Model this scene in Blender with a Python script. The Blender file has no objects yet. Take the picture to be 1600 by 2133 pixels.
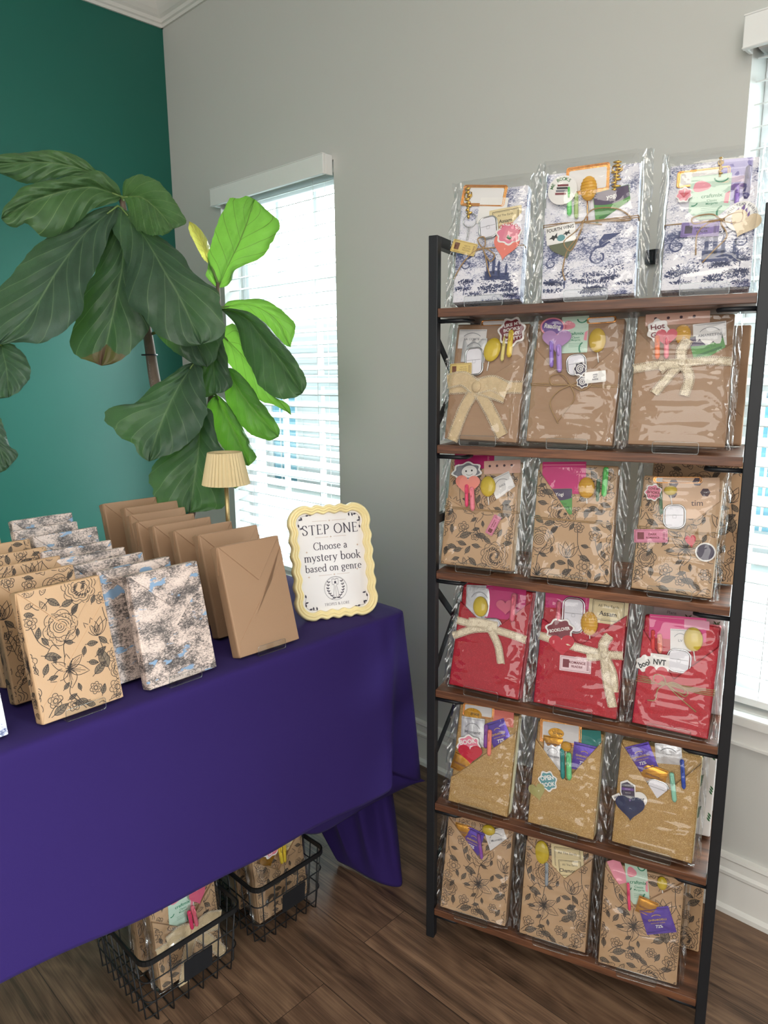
import bpy, bmesh, math, random
from mathutils import Vector, Matrix, noise as mnoise
PI = math.pi
R = math.radians
S = bpy.context.scene
COL = S.collection
random.seed(7)

# ------------------------------------------------------------------ camera
# world: X runs along the green wall, Y along the grey wall towards the corner, Z up; metres
F_PX = 1503.0
PITCH, ROLL, YAW, EYE = R(10.97), R(0.47), R(45.7), 1.28
_F = Vector((math.sin(YAW), math.cos(YAW), 0)); _R = Vector((math.cos(YAW), -math.sin(YAW), 0)); _U = Vector((0, 0, 1))
FW = _F * math.cos(PITCH) - _U * math.sin(PITCH)
UP0 = _U * math.cos(PITCH) + _F * math.sin(PITCH)
RT = _R * math.cos(ROLL) - UP0 * math.sin(ROLL)
UP = _R * math.sin(ROLL) + UP0 * math.cos(ROLL)
cam_data = bpy.data.cameras.new('camera')
cam = bpy.data.objects.new('camera', cam_data)
COL.objects.link(cam)
cam_data.sensor_fit = 'HORIZONTAL'; cam_data.sensor_width = 36.0
cam_data.lens = F_PX / 1600.0 * 36.0
cam_data.clip_start = 0.05
cam.matrix_world = Matrix(((RT.x, UP.x, -FW.x, 0), (RT.y, UP.y, -FW.y, 0), (RT.z, UP.z, -FW.z, EYE), (0, 0, 0, 1)))
S.camera = cam

# ------------------------------------------------------------------ light, world, exposure
S.view_settings.view_transform = 'Standard'
S.view_settings.look = 'None'
S.view_settings.gamma = 1.0
S.view_settings.use_curve_mapping = False
S.view_settings.exposure = 0.0
S.cycles.use_denoising = True
S.cycles.max_bounces = 10
S.cycles.transparent_max_bounces = 40
S.cycles.sample_clamp_indirect = 4.0
S.cycles.caustics_reflective = False
S.cycles.caustics_refractive = False

SKY_OUT, SKY_HOR, ROOM_FILL = 40.0, 16.0, 0.58
world = bpy.data.worlds.new('daylight'); S.world = world
world.use_nodes = True
nt = world.node_tree; nt.nodes.clear()
def wn(t, **k):
    n = nt.nodes.new(t)
    for a, b in k.items(): setattr(n, a, b)
    return n
w_out = wn('ShaderNodeOutputWorld'); w_bg = wn('ShaderNodeBackground')
w_tc = wn('ShaderNodeTexCoord'); w_sx = wn('ShaderNodeSeparateXYZ')
nt.links.new(w_tc.outputs['Generated'], w_sx.inputs[0])
w_rx = wn('ShaderNodeMapRange'); w_rx.inputs[1].default_value = 0.0; w_rx.inputs[2].default_value = 0.25
nt.links.new(w_sx.outputs[0], w_rx.inputs[0])           # 0 on the room side, 1 out of doors beyond the grey wall
w_rz = wn('ShaderNodeMapRange'); w_rz.inputs[1].default_value = -0.1; w_rz.inputs[2].default_value = 0.45
nt.links.new(w_sx.outputs[2], w_rz.inputs[0])
w_m1 = wn('ShaderNodeMix', data_type='RGBA')
w_m1.inputs[6].default_value = (SKY_HOR * .86, SKY_HOR * .97, SKY_HOR, 1)
w_m1.inputs[7].default_value = (SKY_OUT * .86, SKY_OUT * .96, SKY_OUT, 1)
nt.links.new(w_rz.outputs[0], w_m1.inputs[0])
w_m2 = wn('ShaderNodeMix', data_type='RGBA')
w_m2.inputs[6].default_value = (ROOM_FILL, ROOM_FILL * .97, ROOM_FILL * .92, 1)
nt.links.new(w_rx.outputs[0], w_m2.inputs[0]); nt.links.new(w_m1.outputs[2], w_m2.inputs[7])
nt.links.new(w_m2.outputs[2], w_bg.inputs[0]); nt.links.new(w_bg.outputs[0], w_out.inputs[0])

def area(name, loc, target, size, power, col):
    l = bpy.data.lights.new(name, 'AREA'); l.shape = 'RECTANGLE'; l.size, l.size_y = size; l.energy = power; l.color = col
    o = bpy.data.objects.new(name, l); COL.objects.link(o); o.location = loc
    o.rotation_euler = (Vector(target) - Vector(loc)).to_track_quat('-Z', 'Y').to_euler()
    return o
area('room_window_light', (-2.4, -1.1, 1.75), (1.2, 1.2, 0.9), (2.6, 2.0), 70, (1.0, .97, .92))
area('ceiling_light', (0.0, -0.2, 2.7), (0.0, -0.2, 0.0), (1.0, 1.0), 16, (1.0, .93, .82))

# ------------------------------------------------------------------ materials
def lin(c):
    return tuple(((v / 255.0) / 12.92 if v / 255.0 <= .04045 else ((v / 255.0 + .055) / 1.055) ** 2.4) for v in c) + (1.0,)
MATS = {}
def nodes(m):
    m.use_nodes = True
    t = m.node_tree
    return t, t.nodes.get('Principled BSDF'), t.nodes.get('Material Output')
def new(t, ty, **k):
    n = t.nodes.new(ty)
    for a, b in k.items(): setattr(n, a, b)
    return n
def plain(name, rgb, rough=.55, metal=0., grain=.05, scale=60., bump=0., spec=.4, sheen=0., trans=0.):
    if name in MATS: return MATS[name]
    m = bpy.data.materials.new(name); t, b, o = nodes(m)
    b.inputs['Roughness'].default_value = rough; b.inputs['Metallic'].default_value = metal
    b.inputs['Specular IOR Level'].default_value = spec
    if sheen: b.inputs['Sheen Weight'].default_value = sheen
    tc = new(t, 'ShaderNodeTexCoord'); nz = new(t, 'ShaderNodeTexNoise')
    nz.inputs['Scale'].default_value = scale; nz.inputs['Detail'].default_value = 4
    t.links.new(tc.outputs['Object'], nz.inputs['Vector'])
    c = lin(rgb); mx = new(t, 'ShaderNodeMix', data_type='RGBA')
    mx.inputs[6].default_value = tuple(v * (1 - grain) for v in c[:3]) + (1,)
    mx.inputs[7].default_value = tuple(min(1, v * (1 + grain)) for v in c[:3]) + (1,)
    t.links.new(nz.outputs[0], mx.inputs[0]); t.links.new(mx.outputs[2], b.inputs['Base Color'])
    if bump:
        bp = new(t, 'ShaderNodeBump'); bp.inputs['Strength'].default_value = bump; bp.inputs['Distance'].default_value = .002
        t.links.new(nz.outputs[0], bp.inputs['Height']); t.links.new(bp.outputs[0], b.inputs['Normal'])
    MATS[name] = m
    return m
def ramp(t, stops, interp='LINEAR'):
    r = new(t, 'ShaderNodeValToRGB'); cr = r.color_ramp; cr.interpolation = interp
    while len(cr.elements) < len(stops): cr.elements.new(.5)
    for e, (p, c) in zip(cr.elements, stops): e.position = p; e.color = c
    return r
def math_(t, op, a, b=None, c=None):
    n = new(t, 'ShaderNodeMath', operation=op)
    for i, v in enumerate((a, b, c)):
        if v is None: continue
        if isinstance(v, (int, float)): n.inputs[i].default_value = v
        else: t.links.new(v, n.inputs[i])
    return n.outputs[0]
def noise_(t, vec, scale, detail=3, rough=.5):
    n = new(t, 'ShaderNodeTexNoise'); n.inputs['Scale'].default_value = scale; n.inputs['Detail'].default_value = detail
    n.inputs['Roughness'].default_value = rough; t.links.new(vec, n.inputs['Vector']); return n.outputs[0]
def mapping(t, vec, scale=(1, 1, 1), loc=(0, 0, 0), rot=(0, 0, 0)):
    n = new(t, 'ShaderNodeMapping'); n.inputs['Scale'].default_value = scale; n.inputs['Location'].default_value = loc
    n.inputs['Rotation'].default_value = rot; t.links.new(vec, n.inputs['Vector']); return n.outputs[0]
def mixc(t, fac, a, b):
    n = new(t, 'ShaderNodeMix', data_type='RGBA')
    for i, v in ((0, fac), (6, a), (7, b)):
        if isinstance(v, (int, float, tuple)): n.inputs[i].default_value = v
        else: t.links.new(v, n.inputs[i])
    return n.outputs[2]

def wood(name, base, dark, light, axis, plank=None, rough=.45, scale=1.0):
    """grain running along `axis`; plank = (width, phase, length) splits it into boards"""
    m = bpy.data.materials.new(name); t, b, o = nodes(m)
    tc = new(t, 'ShaderNodeTexCoord'); sx = new(t, 'ShaderNodeSeparateXYZ'); t.links.new(tc.outputs['Object'], sx.inputs[0])
    ax = 'XYZ'.index(axis); cr = 1 - ax if ax < 2 else 0
    along, across = sx.outputs[ax], sx.outputs[cr]
    if plank:
        wd, ph, ln = plank
        cell = math_(t, 'DIVIDE', math_(t, 'SUBTRACT', across, ph), wd); idx = math_(t, 'FLOOR', cell); fr = math_(t, 'FRACT', cell)
        wnz = new(t, 'ShaderNodeTexWhiteNoise', noise_dimensions='1D'); t.links.new(idx, wnz.inputs['W'])
        off = math_(t, 'MULTIPLY', wnz.outputs[0], ln); seg = math_(t, 'DIVIDE', math_(t, 'ADD', along, off), ln)
        fr2 = math_(t, 'FRACT', seg); si = math_(t, 'FLOOR', seg)
        w2 = new(t, 'ShaderNodeTexWhiteNoise', noise_dimensions='2D'); cmb = new(t, 'ShaderNodeCombineXYZ')
        t.links.new(idx, cmb.inputs[0]); t.links.new(si, cmb.inputs[1]); t.links.new(cmb.outputs[0], w2.inputs['Vector'])
        tone = w2.outputs[0]
    comb = new(t, 'ShaderNodeCombineXYZ')
    t.links.new(math_(t, 'MULTIPLY', along, 1.5 * scale), comb.inputs[0]); t.links.new(math_(t, 'MULTIPLY', across, 34 * scale), comb.inputs[1])
    if plank: t.links.new(math_(t, 'MULTIPLY', tone, 37.0), comb.inputs[2])
    else: t.links.new(math_(t, 'MULTIPLY', sx.outputs[2], 22 * scale), comb.inputs[2])
    n1 = noise_(t, comb.outputs[0], 1.0, 5, .6)
    comb2 = mapping(t, comb.outputs[0], (2.0, 6, 3))
    n2 = noise_(t, comb2, 1.5, 4, .7)
    knot = noise_(t, mapping(t, comb.outputs[0], (1.3, .22, 1)), 1.6, 2)
    rings = math_(t, 'FRACT', math_(t, 'MULTIPLY', knot, 7.0))
    rr = math_(t, 'ABSOLUTE', math_(t, 'SUBTRACT', rings, .5))
    f = math_(t, 'ADD', math_(t, 'MULTIPLY', n1, .6), math_(t, 'ADD', math_(t, 'MULTIPLY', n2, .38), math_(t, 'MULTIPLY', rr, .16)))
    r = ramp(t, [(.36, lin(dark)), (.52, lin(base)), (.70, lin(light))]); t.links.new(f, r.inputs[0])
    c = r.outputs[0]
    if plank:
        hsv = new(t, 'ShaderNodeHueSaturation'); t.links.new(c, hsv.inputs['Color'])
        t.links.new(math_(t, 'ADD', math_(t, 'MULTIPLY', tone, .35), .84), hsv.inputs['Value']); c = hsv.outputs[0]
        e = math_(t, 'MINIMUM', math_(t, 'MULTIPLY', math_(t, 'MINIMUM', fr, math_(t, 'SUBTRACT', 1.0, fr)), wd), math_(t, 'MULTIPLY', math_(t, 'MINIMUM', fr2, math_(t, 'SUBTRACT', 1.0, fr2)), ln))
        groove = math_(t, 'LESS_THAN', e, .0007)
        c = mixc(t, groove, c, lin((40, 30, 24)))
    t.links.new(c, b.inputs['Base Color']); b.inputs['Roughness'].default_value = rough
    bp = new(t, 'ShaderNodeBump'); bp.inputs['Strength'].default_value = .12; bp.inputs['Distance'].default_value = .002
    t.links.new(f, bp.inputs['Height']); t.links.new(bp.outputs[0], b.inputs['Normal'])
    MATS[name] = m
    return m

# setting
plain('wall_paint', (207, 207, 203), .75, grain=.012, scale=3, bump=.0)
plain('green_paint', (20, 100, 86), .45, grain=.02, scale=3, spec=.55)
plain('white_trim', (232, 231, 227), .4, grain=.01, scale=5)
plain('ceiling_paint', (226, 225, 220), .8, grain=.01, scale=5)
plain('blind_white', (240, 241, 240), .4, grain=.01)
def slatmat():
    m = bpy.data.materials.new('slat_white'); t, b, o = nodes(m); b.inputs['Base Color'].default_value = lin((242, 243, 242)); b.inputs['Roughness'].default_value = .4
    nz = noise_(t, new(t, 'ShaderNodeTexCoord').outputs['Object'], 30, 2); tr = new(t, 'ShaderNodeBsdfTranslucent'); tr.inputs[0].default_value = lin((240, 246, 246))
    mx = new(t, 'ShaderNodeMixShader'); t.links.new(math_(t, 'ADD', math_(t, 'MULTIPLY', nz, .04), .33), mx.inputs[0]); t.links.new(b.outputs[0], mx.inputs[1]); t.links.new(tr.outputs[0], mx.inputs[2]); t.links.new(mx.outputs[0], o.inputs[0])
    MATS['slat_white'] = m
slatmat()
plain('vinyl_white', (240, 242, 244), .35, grain=.01)
plain('siding_white', (236, 240, 244), .6, grain=.02, scale=2)
plain('house_glass', (92, 140, 160), .25, grain=.1, scale=1.5)
plain('lawn', (214, 222, 218), .9, grain=.2, scale=3)
wood('floor_wood', (99, 75, 58), (44, 32, 25), (138, 109, 86), 'Y', (.137, .85, 1.22), .40)
wood('shelf_wood', (92, 58, 40), (52, 33, 25), (132, 86, 58), 'X', None, .4, 1.6)
plain('black_metal', (30, 32, 36), .45, grain=.1, metal=.2)
plain('brass', (196, 170, 120), .3, metal=.75, grain=.05)
plain('lamp_shade', (226, 205, 160), .55, grain=.03)
plain('sign_cream', (243, 226, 172), .32, grain=.02)
plain('sign_paper', (232, 228, 228), .6, grain=.01)
plain('sign_ink', (62, 58, 72), .7)
plain('sign_gold', (176, 140, 110), .6)
plain('cloth_purple', (47, 33, 90), .85, grain=.06, scale=900, bump=.08, spec=.08, sheen=.03)
plain('bark', (118, 100, 88), .7, grain=.3, scale=40, bump=.4)
plain('twine', (164, 132, 92), .8, grain=.25, scale=400)
plain('pot_clay', (90, 84, 78), .6)
plain('soil', (50, 38, 30), .9, grain=.4)
plain('table_grey', (150, 150, 150), .5)
# papers
plain('kraft', (160, 127, 99), .62, grain=.04, scale=500, bump=.05)
plain('kraft_floral', (187, 152, 116), .5, grain=.03, scale=400, bump=.04)
plain('ink', (58, 50, 46), .65); plain('ink_leaf', (116, 100, 82), .65)
plain('toile_navy', (60, 70, 114), .5, grain=.35, scale=300)
plain('page_cream', (228, 214, 176), .7)
plain('white_paper', (232, 229, 228), .55, grain=.01)
PAL = dict(white=(238, 235, 232), coral=(228, 122, 108), olive=(92, 98, 72), cream=(226, 205, 172), lilac=(176, 132, 186), rosered=(206, 72, 92),
    salmon=(238, 142, 126), redheart=(190, 24, 48), dkpink=(208, 92, 120), olive2=(164, 158, 98), navyheart=(30, 40, 78),
    tk_yellow=(218, 192, 118), tk_purple=(128, 108, 172), tk_pink=(214, 130, 158), tk_pale=(232, 202, 208), silver=(206, 206, 208),
    pen_green=(100, 208, 104), pen_lime=(164, 190, 118), pen_purple=(150, 116, 208), pen_violet=(176, 142, 218), pen_indigo=(84, 78, 132),
    pen_cream=(226, 212, 130), pen_yellow=(236, 204, 64), pen_orange=(234, 112, 46), pen_pink=(238, 130, 146), pen_hot=(232, 60, 110),
    pen_dkgreen=(70, 108, 76), pen_rose=(228, 112, 132), pen_red=(226, 62, 60), pen_salmon=(240, 140, 118), pen_plum=(134, 70, 160),
    pen_coral=(238, 130, 112), pen_teal=(28, 138, 136), pen_mint2=(112, 208, 140), pen_mint=(150, 216, 190), pen_blue=(40, 74, 176), pen_gray=(150, 158, 166),
    magenta=(196, 34, 108), hexpink=(222, 178, 160), beige=(222, 184, 152), mint=(196, 222, 204), mintdark=(40, 132, 96), pinkblob=(228, 142, 158),
    yogi_purple=(72, 56, 88), yogi_green=(84, 148, 72), yogi_leaf=(48, 110, 52), black=(32, 32, 36), darkred=(120, 40, 52), stkpink=(226, 128, 152), stkred=(196, 60, 80),
    purple=(110, 78, 150), lav=(176, 170, 214), lav2=(142, 134, 192), lav3=(210, 190, 212), tealw=(92, 150, 156), teal=(28, 128, 120), pink=(236, 150, 170), brown=(120, 78, 60), strip_pink=(240, 160, 190),
    goldtxt=(206, 170, 92), gray=(120, 120, 128), stack=(62, 52, 74), hexdark=(70, 44, 56), leafgreen=(52, 104, 66), teabeige=(226, 208, 162))
for _k, _c in PAL.items(): plain(_k, _c, .4, grain=.03)
plain('foil_copper', (246, 178, 110), .18, metal=.85, grain=.1, scale=120, bump=.2)
plain('foil_gold', (214, 158, 56), .22, metal=.8, grain=.1, scale=150, bump=.3)
plain('gold_charm', (206, 168, 84), .3, metal=.9, grain=.1)
plain('ch_purple', (92, 66, 168), .28, metal=.35, grain=.12, scale=120, bump=.3)
plain('ch_gold', (196, 140, 52), .25, metal=.7, grain=.15, scale=120, bump=.3)
plain('foil_silver', (212, 212, 214), .3, metal=.6, grain=.08, scale=90, bump=.4)
plain('chrome', (200, 202, 204), .15, metal=.95, grain=.02)
plain('light_body', (230, 228, 236), .3)
plain('magenta_foil', (186, 32, 106), .35, metal=.2, grain=.05)
def lacy(name, rgb, hole, scale, thr):
    m = plain(name, rgb, .85, grain=.15, scale=500, bump=.4); t = m.node_tree; b = t.nodes['Principled BSDF']
    v = new(t, 'ShaderNodeTexVoronoi'); v.inputs['Scale'].default_value = scale; v.inputs['Randomness'].default_value = .35
    t.links.new(new(t, 'ShaderNodeTexCoord').outputs['Object'], v.inputs['Vector']); src = b.inputs['Base Color'].links[0].from_socket
    t.links.new(mixc(t, math_(t, 'LESS_THAN', v.outputs['Distance'], thr), src, lin(hole)), b.inputs['Base Color'])
lacy('lace_cream', (230, 217, 192), (150, 120, 96), 430, .30)
lacy('burlap', (208, 184, 146), (170, 140, 104), 800, .25)
plain('wire_black', (18, 18, 20), .5, grain=.1)
def glassy(name, rgb, rough, tr, coat=0.):
    m = bpy.data.materials.new(name); t, b, o = nodes(m)
    b.inputs['Base Color'].default_value = lin(rgb); b.inputs['Roughness'].default_value = rough
    mx = new(t, 'ShaderNodeMixShader'); tp = new(t, 'ShaderNodeBsdfTransparent'); tp.inputs[0].default_value = lin(rgb)
    nz = noise_(t, new(t, 'ShaderNodeTexCoord').outputs['Object'], 160, 2)
    t.links.new(math_(t, 'ADD', tr - .08, math_(t, 'MULTIPLY', nz, .16)), mx.inputs[0])
    t.links.new(b.outputs[0], mx.inputs[1]); t.links.new(tp.outputs[0], mx.inputs[2]); t.links.new(mx.outputs[0], o.inputs[0])
    MATS[name] = m
glassy('honey_amber', (246, 196, 64), .15, .35); glassy('honey_amber2', (226, 190, 62), .15, .25); glassy('honey_yellow', (232, 204, 60), .15, .25)
def clear(name, tint, base, edge, rough, bump):
    """thin clear film or sheet: mostly see-through, mirror-like at grazing angles"""
    m = bpy.data.materials.new(name); t, b, o = nodes(m); t.nodes.remove(b)
    tp = new(t, 'ShaderNodeBsdfTransparent'); tp.inputs[0].default_value = tint
    gl = new(t, 'ShaderNodeBsdfGlossy'); gl.inputs['Roughness'].default_value = rough
    lw = new(t, 'ShaderNodeLayerWeight'); lw.inputs[0].default_value = .25
    if bump:
        tc = new(t, 'ShaderNodeTexCoord'); nz = noise_(t, tc.outputs['Object'], 55, 3, .6)
        bp = new(t, 'ShaderNodeBump'); bp.inputs['Strength'].default_value = bump; bp.inputs['Distance'].default_value = .003
        t.links.new(nz, bp.inputs['Height']); t.links.new(bp.outputs[0], gl.inputs['Normal'])
    mx = new(t, 'ShaderNodeMixShader')
    t.links.new(math_(t, 'ADD', math_(t, 'MULTIPLY', lw.outputs['Facing'], edge), base), mx.inputs[0])
    t.links.new(tp.outputs[0], mx.inputs[1]); t.links.new(gl.outputs[0], mx.inputs[2]); t.links.new(mx.outputs[0], o.inputs[0])
    MATS[name] = m
clear('cellophane', (.98, .985, .99, 1), .045, .50, .05, .12)
clear('cellophane_seam', (.90, .92, .94, 1), .14, .50, .14, .3)
clear('acrylic_edge_highlight', (.90, .93, .94, 1), .20, .30, .25, 0)  # whitish material for the added tube that draws a highlight round stand lips
clear('acrylic', (.97, .98, .98, 1), .012, .30, .03, 0)
clear('window_glass', (.96, .98, .98, 1), .03, .3, .0, 0)
def glitter(name, rgb, dark, light):
    m = bpy.data.materials.new(name); t, b, o = nodes(m)
    tc = new(t, 'ShaderNodeTexCoord'); v = new(t, 'ShaderNodeTexVoronoi'); v.inputs['Scale'].default_value = 1400
    t.links.new(tc.outputs['Object'], v.inputs['Vector'])
    sp = new(t, 'ShaderNodeSeparateColor'); t.links.new(v.outputs['Color'], sp.inputs[0])
    r = ramp(t, [(0, lin(dark)), (.55, lin(rgb)), (.88, lin(rgb)), (1, lin(light))]); t.links.new(sp.outputs[0], r.inputs[0])
    t.links.new(r.outputs[0], b.inputs['Base Color']); b.inputs['Metallic'].default_value = .35; b.inputs['Roughness'].default_value = .42
    bp = new(t, 'ShaderNodeBump'); bp.inputs['Strength'].default_value = .25; bp.inputs['Distance'].default_value = .001
    t.links.new(sp.outputs[1], bp.inputs['Height']); t.links.new(bp.outputs[0], b.inputs['Normal'])
    MATS[name] = m
glitter('gold_glitter', (184, 147, 90), (152, 117, 66), (240, 216, 160))
glitter('red_glitter', (166, 8, 32), (146, 5, 27), (214, 52, 66))
def toile():
    m = bpy.data.materials.new('toile'); t, b, o = nodes(m)
    tc = new(t, 'ShaderNodeTexCoord'); sx = new(t, 'ShaderNodeSeparateXYZ'); t.links.new(tc.outputs['Object'], sx.inputs[0])
    v = mapping(t, tc.outputs['Object'], (1, 1, 1.7))
    low = noise_(t, v, 26, 3, .6); hi = noise_(t, mapping(t, tc.outputs['Object'], (1, 1, 2.2)), 260, 6, .85)
    band = math_(t, 'ABSOLUTE', math_(t, 'SUBTRACT', math_(t, 'FRACT', math_(t, 'MULTIPLY', math_(t, 'ADD', sx.outputs[2], .03), 8.5)), .5))
    d = math_(t, 'ADD', math_(t, 'MULTIPLY', low, 1.2), math_(t, 'MULTIPLY', band, .5))
    f = math_(t, 'ADD', d, math_(t, 'MULTIPLY', math_(t, 'SUBTRACT', hi, .5), 2.0))
    r = ramp(t, [(.78, lin((230, 228, 236))), (.87, lin((138, 144, 182))), (.96, lin((58, 68, 112)))]); t.links.new(f, r.inputs[0])
    t.links.new(r.outputs[0], b.inputs['Base Color']); b.inputs['Roughness'].default_value = .4
    MATS['toile'] = m
toile()
def landscape():
    m = bpy.data.materials.new('landscape_paper'); t, b, o = nodes(m)
    tc = new(t, 'ShaderNodeTexCoord'); v = tc.outputs['Object']
    info = new(t, 'ShaderNodeObjectInfo')
    cmb = new(t, 'ShaderNodeCombineXYZ'); t.links.new(math_(t, 'MULTIPLY', info.outputs['Random'], 3.0), cmb.inputs[1])
    va = new(t, 'ShaderNodeVectorMath', operation='ADD'); t.links.new(v, va.inputs[0]); t.links.new(cmb.outputs[0], va.inputs[1]); v = va.outputs[0]
    low = noise_(t, mapping(t, v, (1, 1, 1.6)), 22, 4, .6); hi = noise_(t, mapping(t, v, (1, 1, 1.8)), 240, 6, .85)
    f = math_(t, 'ADD', math_(t, 'MULTIPLY', low, 1.3), math_(t, 'MULTIPLY', math_(t, 'SUBTRACT', hi, .5), 1.8))
    r = ramp(t, [(.40, lin((228, 210, 200))), (.62, lin((204, 184, 174))), (.73, lin((124, 114, 110))), (.92, lin((66, 60, 60)))]); t.links.new(f, r.inputs[0])
    bl = noise_(t, mapping(t, v, (1, 1, 2.6), (.4, .2, .9)), 20, 3, .55)
    br = ramp(t, [(.60, (0, 0, 0, 1)), (.63, (1, 1, 1, 1))]); t.links.new(bl, br.inputs[0])
    c = mixc(t, br.outputs[0], r.outputs[0], lin((128, 158, 190)))
    t.links.new(c, b.inputs['Base Color']); b.inputs['Roughness'].default_value = .32
    MATS['landscape_paper'] = m
landscape()
def leafmat(name, top, vein, glow, trans, dry=False):
    m = bpy.data.materials.new(name); t, b, o = nodes(m)
    uv = new(t, 'ShaderNodeUVMap'); sx = new(t, 'ShaderNodeSeparateXYZ'); t.links.new(uv.outputs[0], sx.inputs[0])
    u = math_(t, 'ABSOLUTE', math_(t, 'SUBTRACT', sx.outputs[0], .5))           # 0 midrib, .5 edge
    mid = math_(t, 'LESS_THAN', u, .011)
    s = math_(t, 'SUBTRACT', math_(t, 'MULTIPLY', sx.outputs[1], 6.5), math_(t, 'MULTIPLY', math_(t, 'POWER', u, .8), 3.4))
    fr = math_(t, 'ABSOLUTE', math_(t, 'SUBTRACT', math_(t, 'FRACT', s), .5))
    lat = math_(t, 'LESS_THAN', fr, .022)
    v = math_(t, 'MAXIMUM', mid, lat)
    tc = new(t, 'ShaderNodeTexCoord'); n1 = noise_(t, tc.outputs['Object'], 14, 3); n2 = noise_(t, tc.outputs['Object'], 90, 3, .6)
    base = mixc(t, n1, lin(tuple(c * .78 for c in top)), lin(tuple(min(255, c * 1.2) for c in top)))
    c = mixc(t, math_(t, 'MULTIPLY', v, .75), base, lin(vein))
    if dry: c = mixc(t, math_(t, 'GREATER_THAN', math_(t, 'ADD', sx.outputs[1], math_(t, 'MULTIPLY', n1, .12)), .93), c, lin((88, 62, 50)))
    t.links.new(c, b.inputs['Base Color']); b.inputs['Roughness'].default_value = .42; b.inputs['Specular IOR Level'].default_value = .4
    puff = math_(t, 'ADD', math_(t, 'MULTIPLY', fr, 1.2), math_(t, 'MULTIPLY', n2, .35))
    bp = new(t, 'ShaderNodeBump'); bp.inputs['Strength'].default_value = .40; bp.inputs['Distance'].default_value = .007
    t.links.new(puff, bp.inputs['Height']); t.links.new(bp.outputs[0], b.inputs['Normal'])
    tr = new(t, 'ShaderNodeBsdfTranslucent')
    t.links.new(mixc(t, math_(t, 'MULTIPLY', v, .7), lin(glow), lin(tuple(g * .45 for g in glow))), tr.inputs[0])
    mx = new(t, 'ShaderNodeMixShader'); mx.inputs[0].default_value = trans
    t.links.new(b.outputs[0], mx.inputs[1]); t.links.new(tr.outputs[0], mx.inputs[2]); t.links.new(mx.outputs[0], o.inputs[0])
    MATS[name] = m
plain('leafstalk', (112, 138, 78), .5)
leafmat('leaf_dark', (60, 82, 66), (104, 132, 92), (96, 150, 40), .18)
leafmat('leaf_mid', (76, 116, 62), (128, 158, 92), (110, 170, 40), .3)
leafmat('leaf_bright', (84, 128, 54), (92, 100, 50), (132, 186, 66), .42)  # window backlight put into the leaf as brighter green and more translucency
leafmat('leaf_top', (72, 102, 64), (120, 148, 92), (104, 160, 40), .12)
leafmat('leaf_drytip', (52, 74, 58), (104, 132, 92), (96, 150, 40), .15, True)
leafmat('leaf_yellow', (200, 190, 96), (150, 120, 60), (236, 226, 110), .5)
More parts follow.
